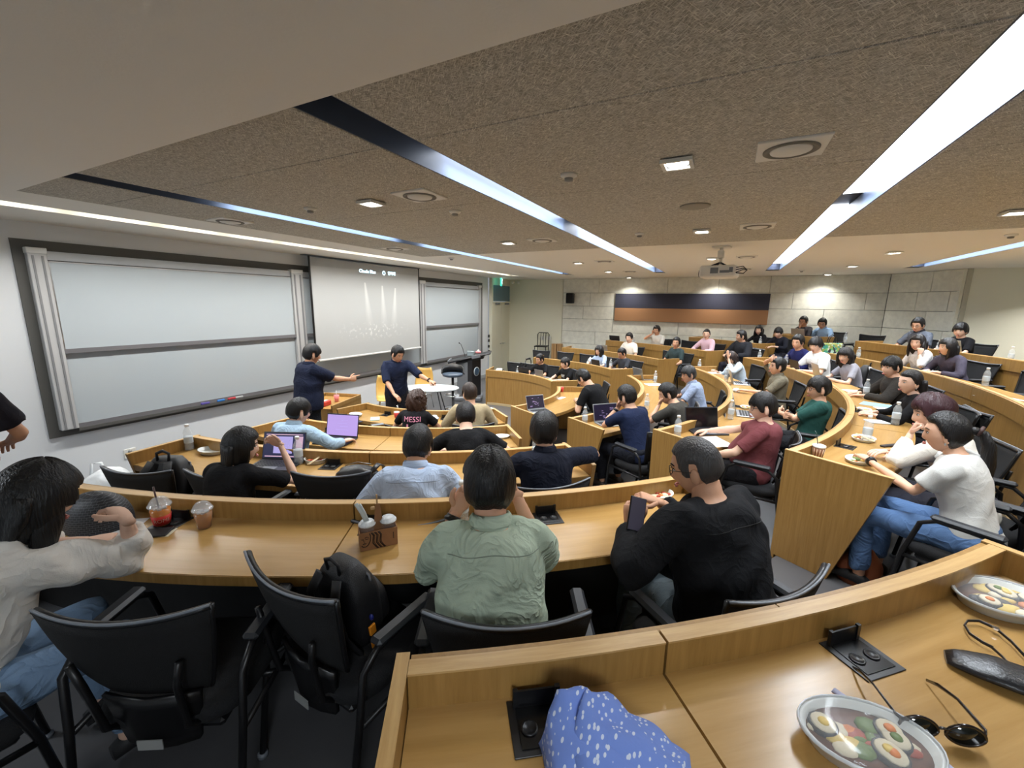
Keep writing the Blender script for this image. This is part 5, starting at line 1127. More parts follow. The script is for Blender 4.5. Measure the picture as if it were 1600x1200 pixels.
def laptop(px, k, label, col='silver', w=.31, d=.215, lid=105, screen='dark', off=0, tw=0, r=None):
    P = dpos(px, k); R = rang(P)
    rr = r if r else min(max(math.hypot(P[0]-CX, P[1]-CY), RP[k]+.16), RP[k]+DD-.10); x, y = CX+rr*cos(R), CY+rr*sin(R)
    # local +y points to the user (outwards)
    t = empty('laptop', (x, y, DZ[k]), R-pi/2+rad(tw), label, 'laptop'); m_ = mat('laptop_silver', (176, 180, 184), .35, .7) if col == 'silver' else mat('laptop_dark', (44, 46, 52), .4, .3)
    q = M(); q.box((0, 0, .009), (w, d, .014), bev=.004); b = q.build('base', m_, t)
    q = M(); km = mat('keyboard_keys', (34, 36, 42), .5); q2 = M()
    for i in range(4):
        for j in range(13): q2.box((-w*.42+w*.84*j/12, d*(-.28+.13*i), .0172), (w*.055, d*.10, .002))
    o = q2.build('keyboard', km, t); o['kind'] = 'stuff'
    q = M(); q.box((0, d*.33, .0163), (w*.30, d*.24, .001)); q.build('touchpad', mat('touchpad_grey', (120, 122, 128), .3), t)
    hgt = d*.96; T = RT((0, -d/2+.004, .016), rx=-rad(lid-90)-0*pi)  # lid rises from the far edge, leaning away from the user
    T = Matrix.Translation((0, -d/2+.004, .016)) @ Matrix.Rotation(rad(lid-90), 4, 'X')
    q = M(); q.box((0, -.003, hgt/2), (w, .006, hgt), T=T, bev=.002); l = q.build('screen_lid', m_, t)
    sm = {'dark': mat('screen_dark', (26, 24, 34), .15, emit=(40, 34, 60), es=.35), 'lavender': mat('screen_lavender', (30, 26, 40), .3, emit=(196, 168, 240), es=.62), 'window': mat('screen_indigo', (24, 24, 48), .2, emit=(30, 30, 66), es=.6), 'off': mat('screen_off', (18, 18, 20), .12)}[screen]
    q = M(); q.box((0, .0008, hgt/2), (w*.95, .0018, hgt*.90), T=T); s_ = q.build('display', sm, t)
    lt = mat('screen_light', (30, 28, 40), .3, emit=(190, 178, 245), es=.55); pk = mat('screen_pink', (40, 30, 34), .3, emit=(225, 185, 210), es=.55); gl = mat('screen_lines', (150, 140, 190), .3, emit=(150, 138, 190), es=.6)
    if screen == 'window':
        q = M(); q.box((-w*-.02, .0022, hgt*.52), (w*.44, .001, hgt*.62), T=T); q.build('window_pane', lt, s_)
        q = M(); q.box((-w*.36, .0022, hgt*.56), (w*.16, .001, hgt*.56), T=T); q.build('window_pane', pk, s_)
        q = M(); q.box((0, .0022, hgt*.90), (w*.86, .001, hgt*.03), T=T); q.box((0, .0022, hgt*.10), (w*.86, .001, hgt*.04), T=T); q.build('menu_bar', pk, s_)
        q = M()
        for i in range(5): q.box((-.0+.01*(i % 2), .003, hgt*(.34+.085*i)), (w*.22, .0006, hgt*.022), T=T)
        q.build('text_lines', gl, s_)
    if screen == 'lavender':
        q = M()
        for i, ww in enumerate((.4, .25, .32, .2)): q.box((-.02*(i % 2), .0022, hgt*(.3+.14*i)), (w*ww, .0006, hgt*.008), T=T)
        q.build('text_lines', gl, s_)
    if screen == 'dark':
        q = M(); rn = random.Random(int(px[0]))
        for i in range(14): q.box((rn.uniform(-.35, .35)*w, .0022, hgt*rn.uniform(.15, .85)), (w*rn.uniform(.03, .14), .0006, hgt*.02), T=T)
        q.build('text_lines', mat('screen_text', (150, 130, 170), .3, emit=(150, 130, 175), es=.5), s_)
    return t
laptop((450, 718), 3, 'dark laptop with open windows on its screen, used by the long-haired person in black', 'dark', screen='window', w=.33, tw=8, lid=108)
laptop((524, 690), 2, 'dark laptop with a plain lavender screen on the second near desk', 'dark', screen='lavender', w=.35, d=.24, lid=104, tw=4)
laptop((843, 643), 1, 'silver laptop with dark screen at the near end of the lowest centre desk', screen='dark', tw=-20, lid=112, w=.29)
laptop((955, 663), 2, 'slate laptop with lavender frame and dark screen before the navy T-shirt', 'silver', screen='dark', w=.33, lid=106, tw=-20)
laptop((1090, 672), 3, 'black laptop with its screen off beside papers on the third centre desk', 'dark', screen='off', w=.33, tw=-38, lid=104)
laptop((1166, 648), 3, 'silver laptop in front of the person in maroon', screen='off', tw=12, w=.31)
laptop((1010, 592), 2, 'silver laptop seen from its back on the second centre desk', screen='off', tw=10)
laptop((1166, 600), 3, 'open silver laptop before the person in olive grey', screen='off', tw=-10)
laptop((1262, 580), 4, 'black tablet laptop before the white T-shirt', 'dark', screen='off', w=.26, d=.18)
laptop((1312, 592), 4, 'silver laptop in front of the person in lilac grey', screen='off', tw=-8)
laptop((848, 590), 1, 'silver tablet laptop on the lowest far desk', screen='off', w=.26, d=.18)
laptop((824, 588), 1, 'dark brown laptop on the lowest far desk beside the bottle', 'dark', screen='off', w=.30)
laptop((936, 574), 2, 'black tablet standing on the second far desk', 'dark', screen='off', w=.26, d=.18)
laptop((965, 549), 3, 'grey laptop on the third far desk by the cream T-shirt', screen='off')
laptop((996, 532), 4, 'black laptop on the fourth far desk near the left end', 'dark', screen='off')
laptop((1185, 538), 5, 'black tablet before the long-haired person in black, fifth far desk', 'dark', screen='off', w=.27)
laptop((1276, 529), 6, 'silver laptop on the topmost far desk', screen='off', w=.33, d=.24)
laptop((1546, 557), 6, 'white-backed laptop at the right of the topmost centre desk', screen='off', w=.36, d=.25)

BOWL = mat('white_tray', (226, 228, 224), .3); LIDC = mat('clear_lid', (236, 240, 242), .04, spec=.8, alpha=.10)
FOODC = [mat('food_red', (168, 62, 34), .45), mat('food_green', (96, 122, 48), .5), mat('food_egg', (222, 190, 96), .5), mat('food_rice', (226, 214, 186), .6), mat('food_brown', (104, 60, 36), .5), mat('food_orange', (216, 124, 52), .5), mat('food_dark', (44, 40, 44), .5)]
def tray(P, rz, label, a=.105, b=.08, h=.03, food=True, lid=False, seed=1, name='food_tray', rich=1):
    t = empty(name, P, rz, label, 'food container'); q = M(); n = 32
    def el(s, z): return [(a*s*cos(2*pi*j/n), b*s*sin(2*pi*j/n), z) for j in range(n)]
    q.loft([el(.78, .001), el(.86, .003), el(.97, h), el(1.03, h+.001), el(1.03, h+.004), el(.96, h+.003), el(.84, .008), el(.7, .006)]); q.build('tray_shell', BOWL, t)
    if food:
        rn = random.Random(seed)
        q = M(); q.loft([el(.86, .008), el(.92, h*.62), el(.5, h*.70), el(.05, h*.72)]); q.build('food_base', FOODC[seed % 2 and 4 or 3], t)
        for i in range(int(9*rich)):
            an = rn.uniform(0, 6.28); rr = rn.uniform(.1, .72); q = M(); c = (a*rr*cos(an), b*rr*sin(an), h*.75); sz = rn.uniform(.14, .26)*a
            q.ball(c, (sz, sz*rn.uniform(.5, .9), .007), 9, 5); o = q.build('food_piece', FOODC[rn.choice([0, 0, 1, 2, 3, 5, 2] if rich <= 1 else [0, 1, 2, 3, 5, 6, 3, 2])], t)
        if rich > 1:
            for i in range(5):
                an = rn.uniform(0, 6.28); rr = rn.uniform(.3, .66); q = M(); cx_, cy_ = a*rr*cos(an), b*rr*sin(an); sz = .22*a
                q.lathe([(.001, .0), (sz, 0), (sz, .010), (sz*.9, .0105), (.001, .0105)], 14, c=(cx_, cy_, h*.70)); g_ = q.build('rice_roll', FOODC[6], t)
                q = M(); q.lathe([(.001, .0106), (sz*.86, .0106), (sz*.8, .014), (.001, .015)], 14, c=(cx_, cy_, h*.70)); q.build('rice_face', FOODC[3], g_)
                q = M(); q.lathe([(.001, .0145), (sz*.4, .0145), (sz*.3, .018), (.001, .0185)], 10, c=(cx_, cy_, h*.70)); q.build('filling', FOODC[rn.choice([5, 2, 1])], g_)
    if lid:
        q = M(); q.loft([el(1.03, h+.0045), el(1.0, h+.008), el(.90, h+.020), el(.86, h+.021), el(.6, h+.0215), el(.05, h+.022)]); q.build('lid', LIDC, t)
        q = M(); q.loft([el(1.045, h), el(1.055, h+.003), el(1.04, h+.008), el(1.02, h+.007), el(1.02, h+.002), el(1.045, h)], cap=False); q.build('rim', mat('lid_rim', (220, 224, 226), .15, alpha=.8), t)
    return t
def dtray(px, k, label, **kw):
    P = dpos(px, k); return tray((P[0], P[1], DZ[k]), rang(P)+pi/2+kw.pop('rz', 0), label, **kw)
dtray((494, 722), 3, 'white bowl of fried food with disposable chopsticks on the third near desk', a=.085, b=.07, h=.032, seed=5)
dtray((330, 708), 3, 'white lidded tray at the left of the third near desk', a=.11, b=.07, food=False)
dtray((1028, 778), 4, 'white paper bowl with a napkin by the person in the black overshirt', a=.085, b=.065, seed=4)
dtray((1349, 688), 4, 'oval plate of leftovers with yellow garnish in the middle of the fourth centre desk', a=.10, b=.075, h=.022, seed=3)
dtray((1342, 722), 4, 'white oval plate under the hand with the dark watch', a=.10, b=.075, h=.022, seed=6)
dtray((1165, 638), 3, 'small oval tray behind the silver keyboard', a=.08, b=.06, h=.02, seed=2)
dtray((1350, 642), 4, 'open food box among papers on the fourth centre desk', a=.08, b=.06, h=.02, seed=7)
dtray((783, 684), 2, 'empty clear tray at the right end of the second near desk', a=.09, b=.06, h=.02, food=False)
dtray((556, 650), 1, 'white lidded tray at the left of the lowest near desk', a=.10, b=.07, food=False)
P = dpos((1352, 1172), 5); tray((P[0], P[1], DZ[5]), rad(-72), 'sealed oval lunch tray with rice rolls and salad, front and nearest', a=.120, b=.080, h=.034, lid=True, seed=11, rich=2.2)
P = dpos((1562, 948), 5); tray((P[0], P[1], DZ[5]), rad(-62), 'sealed oval lunch tray with rice rolls in the far right corner of the nearest desk', a=.120, b=.088, h=.034, lid=True, seed=13, rich=2.2)
def sheet(px, k, label, w=.21, d=.29, col=(232, 234, 236), rz=0, name='paper_sheet', cat='paper', th=.002):
    P = dpos(px, k); q = M(); q.box((0, 0, th/2+.0005), (w, d, th), bev=th*.3 if th > .004 else 0); o = q.build(name, mat(name+'_%d_%d_%d' % col, col, .6), None); o.location = (P[0], P[1], DZ[k]); o.rotation_euler = (0, 0, rang(P)+pi/2+rad(rz)); tag(o, label, cat); return o
sheet((160, 838), 4, 'printed white sheet under the hands of the person in the white blouse', rz=20)
sheet((234, 835), 4, 'black phone with a white wrapped straw on it, beside the red-sleeved cup', w=.075, d=.16, col=(18, 18, 20), rz=-70, name='phone', cat='phone', th=.009)
sheet((257, 833), 4, 'small cream napkin right of the phone', w=.07, d=.07, col=(226, 214, 186), rz=15, name='napkin', cat='napkin')
sheet((1342, 612), 4, 'white sheet beside the bottle of the dark brown jacket', rz=10)
sheet((1372, 633), 4, 'pale blue folder on the fourth centre desk', col=(140, 190, 224), rz=-20, name='folder', cat='folder')
sheet((1398, 641), 4, 'white notebook under the arm of the black sweater', rz=15)
sheet((1395, 697), 4, 'long black chopstick case on the fourth centre desk', w=.035, d=.23, col=(36, 26, 28), rz=62, name='chopstick_case', cat='case', th=.014)
sheet((1117, 690), 3, 'open white notebook beside the person in maroon', rz=-30)
sheet((1112, 583), 3, 'stack of papers at the far end of the third centre desk', th=.006)
sheet((1022, 601), 2, 'white papers at the far end of the second centre desk', rz=10)
sheet((1560, 622), 5, 'white flyer on the fifth centre desk', rz=20)
sheet((876, 622), 1, 'white paper strip on the lowest centre desk', w=.09, d=.2, rz=70)
sheet((840, 636), 1, 'small white card beside the first laptop', w=.08, d=.12)
sheet((500, 674), 2, 'white plastic spoon packet on the second near desk', w=.03, d=.15, rz=60, name='spoon_packet', cat='cutlery')
sheet((548, 660), 1, 'dark navy folder under the tray on the lowest near desk', w=.24, d=.18, col=(38, 42, 58), name='folder', cat='folder', th=.012)
sheet((586, 655), 1, 'pale green packet on the lowest near desk', w=.12, d=.16, col=(170, 196, 190), rz=40, name='snack_packet', cat='packet', th=.012)
sheet((590, 664), 1, 'grey phone on the lowest near desk', w=.075, d=.15, col=(110, 116, 120), rz=-40, name='phone', cat='phone', th=.009)
sheet((1420, 642), 4, 'white cable tray beside the bottle on the fourth centre desk', w=.05, d=.2, rz=80, name='wrapped_cutlery', cat='cutlery', th=.01)
sheet((930, 655), 2, 'white power adapter at the near end of the second centre desk', w=.05, d=.12, rz=80, name='power_adapter', cat='adapter', th=.02)
sheet((1370, 660), 4, 'crumpled foil packet on the fourth centre desk', w=.12, d=.16, col=(200, 206, 210), rz=30, name='snack_packet', cat='packet', th=.012)
# chopsticks on the bowl
for px, k, t_ in (((494, 718), 3, 'pair of wooden chopsticks laid across the bowl of fried food'), ((1352, 684), 4, 'white plastic fork lying across the oval plate of leftovers')):
    P = at_z(px, DZ[k]+.04); q = M(); q.tube([(-.10, -.006, .0), (.10, .0, .004)], .0035, 6); q.tube([(-.10, .006, .0), (.10, .006, .004)], .0035, 6); o = q.build('chopsticks' if k == 3 else 'plastic_fork', mat('pale_wood', (224, 206, 168), .6)); o.location = tuple(P); o.rotation_euler = (0, 0, rad(20)); tag(o, t_, 'cutlery')
# cups
CUP = mat('cup_plastic', (232, 236, 236), .08, spec=.7, alpha=.06)
def cup(px, k, label, drink, sleeve=None, straw=None, s=1.0, text=None):
    P = dpos(px, k); t = empty('iced_drink_cup', (P[0], P[1], DZ[k]), 0, label, 'cup'); t.scale = (s, s, s)
    q = M(); q.lathe([(.001, .001), (.028, .001), (.030, .006), (.042, .10), (.043, .10), (.031, .004)], 22); q.build('cup_wall', CUP, t)
    q = M(); q.lathe([(.001, .004), (.0288, .005), (.0390, .080), (.001, .0805)], 20); q.build('drink', drink, t)
    for i in range(5): q = M(); q.box((.016*cos(i*1.4), .016*sin(i*1.4), .083), (.016, .016, .014), bev=.003, T=None); q.build('ice_cube', mat('ice', (225, 232, 236), .1, alpha=.5), t)
    q = M(); q.lathe([(.043, .098), (.0465, .099), (.0465, .105), (.042, .107), (.037, .122), (.024, .136), (.010, .140), (.001, .140)], 22); q.build('dome_lid', mat('dome_plastic', (238, 242, 244), .06, spec=.9, alpha=.3, coat=.6), t)
    if sleeve:
        q = M(); q.lathe([(.0316, .010), (.0378, .056), (.0388, .056), (.0326, .010)], 26); sl = q.build('sleeve', sleeve, t)
        if text:
            vs, fs = text_mesh(text, .024); az = math.atan2(-P[1], -P[0]); q = M(); out = []
            for v in vs:
                a = az+v[0]/.035+.0; z = .033+v[1]; r_ = .0326+.0062*(z-.010)/.046+.0008; out.append((r_*cos(a), r_*sin(a), z))
            q.add(out, fs, smooth=False); q.build('lettering', mat('cream_lettering', (232, 214, 196), .5), sl)
    if straw: q = M(); q.tube([(.0, .0, .03), (-.008, .012, .19)], .004, 8); q.build('straw', straw, t)
    return t
cup((254, 820), 4, 'iced tea cup with red lettered sleeve and dark straw', mat('iced_tea', (206, 122, 16), .15), mat('red_sleeve', (206, 44, 34), .5), mat('dark_straw', (72, 38, 34), .4), 1.0, 'ROME')
cup((320, 824), 4, 'iced coffee cup with dome lid beside a desk socket', mat('iced_coffee', (158, 98, 34), .15), s=.92)
P = dpos((1277, 716), 4); t = empty('paper_coffee_cup', (P[0], P[1], DZ[4]), 0, 'brown printed paper cup with white lid and green straw at the near desk corner', 'cup')
q = M(); q.lathe([(.001, 0), (.027, 0), (.038, .085), (.001, .085)], 20); cu = q.build('cup_wall', mat('brown_cup', (120, 78, 52), .6), t)
q = M()
for i in range(12): q.tube([(.0285*cos(i*.524), .0285*sin(i*.524), .012), (.0375*cos(i*.524+.12), .0375*sin(i*.524+.12), .075)], .0024, 4)
q.build('stripe_print', mat('cup_stripe', (214, 190, 160), .6), cu)
q = M(); q.lathe([(.039, .083), (.040, .086), (.040, .096), (.034, .099), (.001, .099)], 20); q.build('lid', CAPW, t)
q = M(); q.tube([(.008, 0, .06), (.03, .02, .17), (.045, .03, .185)], .003, 6); q.build('straw', mat('green_straw', (24, 52, 40), .4), t)
for px, k, c, t_ in (((528, 627), None, (214, 120, 122), 'pink drink cup on the small front cabinet'),):
    pass
# cardboard cup carrier
P = dpos((591, 848), 4); ang = math.atan2(P[1], P[0])
t = empty('cup_carrier', (P[0], P[1], DZ[4]), ang-pi/2+rad(6), 'brown cardboard cup carrier with a printed face and wavy hair, two cups inside', 'carrier')
KR = mat('kraft_card', (144, 102, 66), .75, var=((40, 40, 40), .06)); KRL = mat('kraft_edge', (196, 160, 116), .7); INK = mat('carrier_print', (44, 28, 20), .6)
w, d, h = .152, .085, .082
for y in (-d/2, d/2): q = M(); q.box((0, y, h/2+.001), (w, .003, h)); q.build('side_wall', KR, t)
for x in (-w/2, w/2): q = M(); q.box((x, 0, h/2+.001), (.003, d-.003, h)); q.build('end_wall', KR, t)
q = M(); q.box((0, 0, .003), (w-.004, d-.004, .003)); q.build('floor_panel', KR, t)
q = M(); vs = [(-.030, h*.4), (.034, h*.4), (.026, h), (.014, .185), (-.004, .185), (-.014, h)]; n = len(vs)
q.add([(x, y, z) for y in (-.004, .002) for x, z in vs], [tuple(range(n)), tuple(range(n, 2*n))[::-1]]+[(i, n+i, n+(i+1) % n, (i+1) % n) for i in range(n)], smooth=False); q.build('handle', KR, t)
q = M(); q.box((-.016, -.004, .170), (.018, .008, .016), bev=.003); q.build('handle_flap', KRL, t)
q = M(); q.box((.003, -.001, .205), (.007, .004, .045)); q.build('handle_tab', KRL, t)
q = M(); fy = -d/2-.0025       # printed emblem: face with flowing hair
for k_ in range(3):
    x0 = -.028+.0145*k_
    q.tube([(x0-.004, fy, .079), (x0+.006, fy, .064), (x0+.003, fy, .044), (x0+.002, fy, .030), (x0+.012, fy, .014), (x0+.020, fy, .003)], [(.0009, .0022)]*6, 4, up=(0, 1, 0))
    q.tube([(x0+.001, fy, .079), (x0+.011, fy, .063), (x0+.008, fy, .044), (x0+.008, fy, .030), (x0+.017, fy, .014), (x0+.025, fy, .003)], [(.0009, .0012)]*6, 4, up=(0, 1, 0))
q.tube([(-.072, fy, .028), (-.066, fy, .020), (-.055, fy, .019), (-.045, fy, .026), (-.036, fy, .044), (-.034, fy, .064), (-.038, fy, .078)], [(.0009, .0018)]*7, 4, up=(0, 1, 0))
q.tube([(-.058, fy, .060), (-.050, fy, .064), (-.042, fy, .061)], [(.0009, .0014)]*3, 4, up=(0, 1, 0)); q.tube([(-.056, fy, .054), (-.049, fy, .052), (-.043, fy, .055)], [(.0009, .0012)]*3, 4, up=(0, 1, 0))
q.tube([(-.072, fy, .056), (-.068, fy, .053), (-.065, fy, .055)], [(.0009, .0012)]*3, 4, up=(0, 1, 0)); q.tube([(-.064, fy, .056), (-.0625, fy, .044), (-.0585, fy, .042)], [(.0009, .0010)]*3, 4, up=(0, 1, 0))
q.tube([(-.067, fy, .034), (-.060, fy, .036), (-.052, fy, .034), (-.060, fy, .031), (-.066, fy, .034)], [(.0009, .0012)]*5, 4, up=(0, 1, 0))
q.box((.060, fy, .048), (.003, .001, .03)); q.build('printed_emblem', INK, t)
for x, s_ in ((-.042, 'left'), (.046, 'right')):
    c_ = empty('takeaway_cup', (0, 0, 0), 0, 'clear takeaway cup with white rim in the cardboard carrier, %s one' % s_, 'cup'); T = t.matrix_world
    a_ = ang-pi/2+rad(6); c_.location = (P[0]+x*cos(a_), P[1]+x*sin(a_), DZ[4]+.006)
    q = M(); q.lathe([(.001, 0), (.024, 0), (.033, .092), (.001, .092)], 20); q.build('cup_wall', CUP, c_)
    q = M(); q.lathe([(.033, .090), (.036, .092), (.036, .098), (.031, .100), (.027, .108), (.001, .109)], 20); q.build('lid', mat('foil_white', (210, 214, 216), .25, bump=(90, .5)), c_)
q = M(); q.tube([(-.046, .0, .112), (-.060, -.004, .155), (-.082, -.008, .205)], [(.008, .002)]*3, 6); q.tube([(-.038, .0, .112), (-.050, -.004, .155), (-.068, -.008, .20)], [(.006, .002)]*3, 6)
a_ = ang-pi/2+rad(6); o = q.build('wrapped_straws', mat('straw_wrap', (206, 214, 212), .5)); o.location = (P[0], P[1], DZ[4]); o.rotation_euler = (0, 0, a_); tag(o, 'two paper-wrapped straws sticking out of the cardboard carrier', 'straw')
# ------------------------------------------------------------------ front of the room
UX = math.atan2(-.8898, .4561)          # heading of a line running left to right across the photo
def frame_at(P, z, label, name, cat, dr=0): return empty(name, (P[0], P[1], z), UX+dr, label, cat)
P = at_z((733, 622), .02)
t = frame_at(P, 0, 'black lectern with a round white emblem, gooseneck microphone and tilted top', 'lectern', 'lectern')
LB = mat('lectern_black', (30, 31, 35), .35); LG = mat('lectern_grey', (128, 132, 138), .4, .3)
q = M(); q.box((0, 0, .05), (.62, .55, .10), bev=.02); q.build('base', LG, t)
T = Matrix.Rotation(rad(-32), 4, 'Z')
q = M(); q.box((0, 0, .52), (.44, .36, .86), T=T, bev=.015); bd = q.build('body', LB, t)
q = M(); q.box((-.04, -.187, .50), (.30, .012, .80), T=T, bev=.003); q.build('grey_panel', LG, t)
q = M(); q.tube([(-.09, -.197, .66), (-.05, -.197, .74), (.0, -.197, .70), (-.05, -.197, .67), (.03, -.197, .62)], [(.004, .012)]*5, 6, T=T, up=(0, 1, 0)); q.build('swoosh_mark', LB, t)
Ts = T @ Matrix.Translation((.222, 0, .68)) @ Matrix.Rotation(rad(90), 4, 'Y')
EW = mat('emblem_white', (216, 226, 230), .4)
q = M(); q.lathe([(.001, 0), (.105, 0), (.105, .006), (.001, .006)], 28, T=Ts); em = q.build('emblem', EW, t)
q = M(); q.lathe([(.082, .0062), (.088, .0062), (.088, .008), (.082, .008)], 28, T=Ts)
q.box((0, 0, .008), (.07, .012, .003), T=Ts); q.box((0, .02, .008), (.012, .05, .003), T=Ts); q.box((.02, -.02, .008), (.045, .010, .003), T=Ts @ Matrix.Rotation(.5, 4, 'Z')); q.box((-.025, -.018, .008), (.04, .010, .003), T=Ts @ Matrix.Rotation(-.6, 4, 'Z')); q.build('emblem_marks', mat('emblem_blue', (70, 96, 120), .4), em)
Tt = Matrix.Translation((.03, 0, 1.0)) @ Matrix.Rotation(rad(-13), 4, 'Y')
q = M(); q.box((0, 0, 0), (1.0, .52, .035), T=Tt, bev=.01); q.box((0, 0, -.05), (.66, .42, .07), T=Tt, bev=.02); q.build('reading_top', LB, t)
q = M(); q.box((.16, -.268, .004), (.20, .012, .07), T=Tt, bev=.003); q.box((-.48, 0, .03), (.03, .5, .05), T=Tt, bev=.01); q.build('edge_trim', LG, t)
q = M(); q.tube([(-.12, .05, .01), (-.13, .05, .22), (-.15, .04, .34), (-.17, .03, .36)], .006, 6, T=Tt); q.ball((-.175, .028, .365), (.012, .012, .018), 8, 6, T=Tt); q.build('microphone', BLK, t)
P2 = Matrix.Translation((P[0], P[1], 0)) @ Matrix.Rotation(UX, 4, 'Z') @ Tt
def onlect(x, y, z): v = P2 @ Vector((x, y, z)); return (v.x, v.y, v.z)
o = empty('control_box', onlect(.02, 0, .02), UX, 'clear-fronted small box standing on the lectern top', 'box'); q = M(); q.box((0, 0, .06), (.16, .12, .11), bev=.008); q.build('case', mat('clear_grey', (150, 166, 172), .2, alpha=.7), o); q = M(); q.box((0, 0, .02), (.13, .09, .02)); q.build('contents', TRIMW, o)
o = empty('tissue_packet', onlect(.20, .02, .02), UX, 'pink and white tissue packet on the lectern top', 'packet'); q = M(); q.box((0, 0, .045), (.13, .08, .06), bev=.02); q.build('wrapper', mat('pink_wrapper', (206, 130, 132), .5), o); q = M(); q.ball((0, 0, .085), (.03, .01, .02), 8, 6); q.build('tissue', TRIMW, o)
# bar stool
P = at_z((708, 637), 0); t = frame_at(P, 0, 'black bar stool with curved backrest in front of the lectern', 'bar_stool', 'stool')
q = M(); q.lathe([(.001, 0), (.20, 0), (.20, .012), (.03, .03), (.001, .03)], 24); q.build('base_plate', CHROME, t)
q = M(); q.tube([(0, 0, .03), (0, 0, .68)], .028, 12); q.build('pole', BLK, t)
q = M(); q.tube([(.17*cos(a), .17*sin(a), .28) for a in [2*pi*j/20 for j in range(21)]], .01, 6); q.tube([(-.17, 0, .28), (.17, 0, .28)], .01, 6); q.build('footrest', CHROME, t)
q = M(); q.loft([[(r*cos(2*pi*j/24), r*.9*sin(2*pi*j/24), z) for j in range(24)] for r, z in ((.15, .68), (.21, .70), (.22, .735), (.20, .755), (.10, .76))]); q.build('seat', mat('stool_blue_grey', (70, 84, 100), .4), t)
q = M(); rr = []
for j in range(17):
    a = rad(-10+200*j/16); hh = .16*sin(pi*j/16)**.6+.02; rr.append([(.215*cos(a), .20*sin(a), .745), (.235*cos(a), .22*sin(a), .745), (.245*cos(a), .23*sin(a), .745+hh), (.22*cos(a), .205*sin(a), .745+hh)])
q.loft(rr); q.build('backrest', BLK, t)
# oval table and yellow shell chairs
P = at_z((672, 606), .72); t = frame_at(P, 0, 'pale oval table on thin metal legs beside the presenter', 'oval_table', 'table')
q = M(); q.loft([[(.52*s_*cos(2*pi*j/32), .32*s_*sin(2*pi*j/32), z) for j in range(32)] for s_, z in ((.97, .705), (1, .71), (1, .725), (.98, .73))]); q.build('tabletop', mat('table_white', (206, 212, 212), .3), t)
for sx in (-1, 1):
    for sy in (-1, 1): q = M(); q.tube([(sx*.14, sy*.1, .705), (sx*.30, sy*.22, .004)], .010, 6); q.build('leg', mat('dark_metal', (70, 72, 76), .4, .8), t)
YEL = mat('yellow_shell', (214, 172, 92), .4)
def shell_chair(px, tw, label):
    P = at_z(px, .46); t = frame_at(P, 0, label, 'shell_chair', 'chair', tw); t['group'] = 'yellow shell chairs by the oval table'
    q = M(); rr = []
    for i in range(13):
        u = i/12
        if u < .45: y = .20-.36*u/.45; z = .45-.012*sin(pi*u/.45); w = .20
        else: v = (u-.45)/.55; y = -.16-.08*v-.03*sin(pi*v); z = .45+.40*v; w = .20-.05*v**3
        rr.append([(x*w, y+.03*abs(x)**2*(1 if u > .45 else 0), z+.025*abs(x)**3) for x in np.linspace(-1, 1, 9)]+[(x*w, y-.012*(u > .45)+.03*abs(x)**2*(u > .45), z-.012+.025*abs(x)**3) for x in np.linspace(1, -1, 9)])
    q.loft(rr); q.build('shell', YEL, t)
    for sx in (-1, 1):
        for sy in (-1, 1): q = M(); q.tube([(sx*.14, sy*.12, .44), (sx*.20, sy*.19, .004)], .009, 6); q.build('leg', CHROME, t)
shell_chair((606, 622), rad(200), 'yellow wooden shell chair left of the rolled-sleeve presenter'); shell_chair((658, 606), rad(170), 'yellow wooden shell chair behind the oval table')
# small cabinet desk at the front left
B = at_z((519, 634), .80); C_ = at_z((564, 616), .80); v = C_-B; L = math.hypot(v[0], v[1]); an = math.atan2(v[1], v[0])
t = empty('small_cabinet', (B[0], B[1], 0), an, 'small oak cabinet with raised rim at the front, drinks on its top', 'cabinet')
D_ = .62
q = M(); q.box((L/2, D_/2, .37), (L-.04, D_-.04, .70), bev=.004); q.build('body', WOOD_V, t)
q = M(); q.box((L/2, D_/2, .735), (L, D_, .03)); q.build('top', WOOD_T, t)
for c, d in (((L/2, .012, .42), (L, .024, .76)), ((L/2, D_-.012, .42), (L, .024, .76)), ((L-.012, D_/2, .42), (.024, D_-.05, .76)), ((.012, D_/2, .40), (.024, D_-.05, .68))):
    q = M(); q.box(c, d, bev=.003); q.build('side_panel', WOOD_V, t)
q = M(); q.box((L*.62, -.003, .60), (.24, .004, .03)); q.build('name_strip', mat('dark_print', (70, 52, 34), .6), t)
def oncab(x, y): a = an; return (B[0]+x*cos(a)-y*sin(a), B[1]+x*sin(a)+y*cos(a), .752)
o = empty('pink_drink_cup', oncab(L*.55, .2), 0, 'pink drink cup on the small front cabinet', 'cup'); q = M(); q.lathe([(.001, 0), (.028, 0), (.04, .10), (.001, .10)], 16); q.build('cup_wall', mat('pink_drink', (222, 130, 132), .3), o); q = M(); q.lathe([(.041, .10), (.041, .106), (.025, .13), (.001, .132)], 16); q.build('lid', CUP, o); q = M(); q.tube([(0, 0, .1), (.01, .01, .17)], .004, 6); q.build('straw', TRIMW, o)
o = empty('red_snack_box', oncab(L*.22, .22), .3, 'red snack box on the small front cabinet', 'box'); q = M(); q.box((0, 0, .035), (.16, .10, .07), bev=.01); q.build('carton', mat('red_carton', (196, 56, 44), .5), o); q = M(); q.box((0, 0, .072), (.09, .05, .006)); q.build('carton_label', TRIMW, o)
o = empty('patterned_jar', oncab(L*.16, .38), 0, 'black and white patterned jar behind the pointing presenter', 'jar'); q = M(); q.lathe([(.001, 0), (.055, 0), (.065, .05), (.06, .16), (.04, .19), (.001, .19)], 18); q.build('jar_body', TRIMW, o)
q = M()
for i in range(5): q.ball((.058*cos(i*1.3), .058*sin(i*1.3), .04+.025*i), (.02, .02, .018), 8, 6)
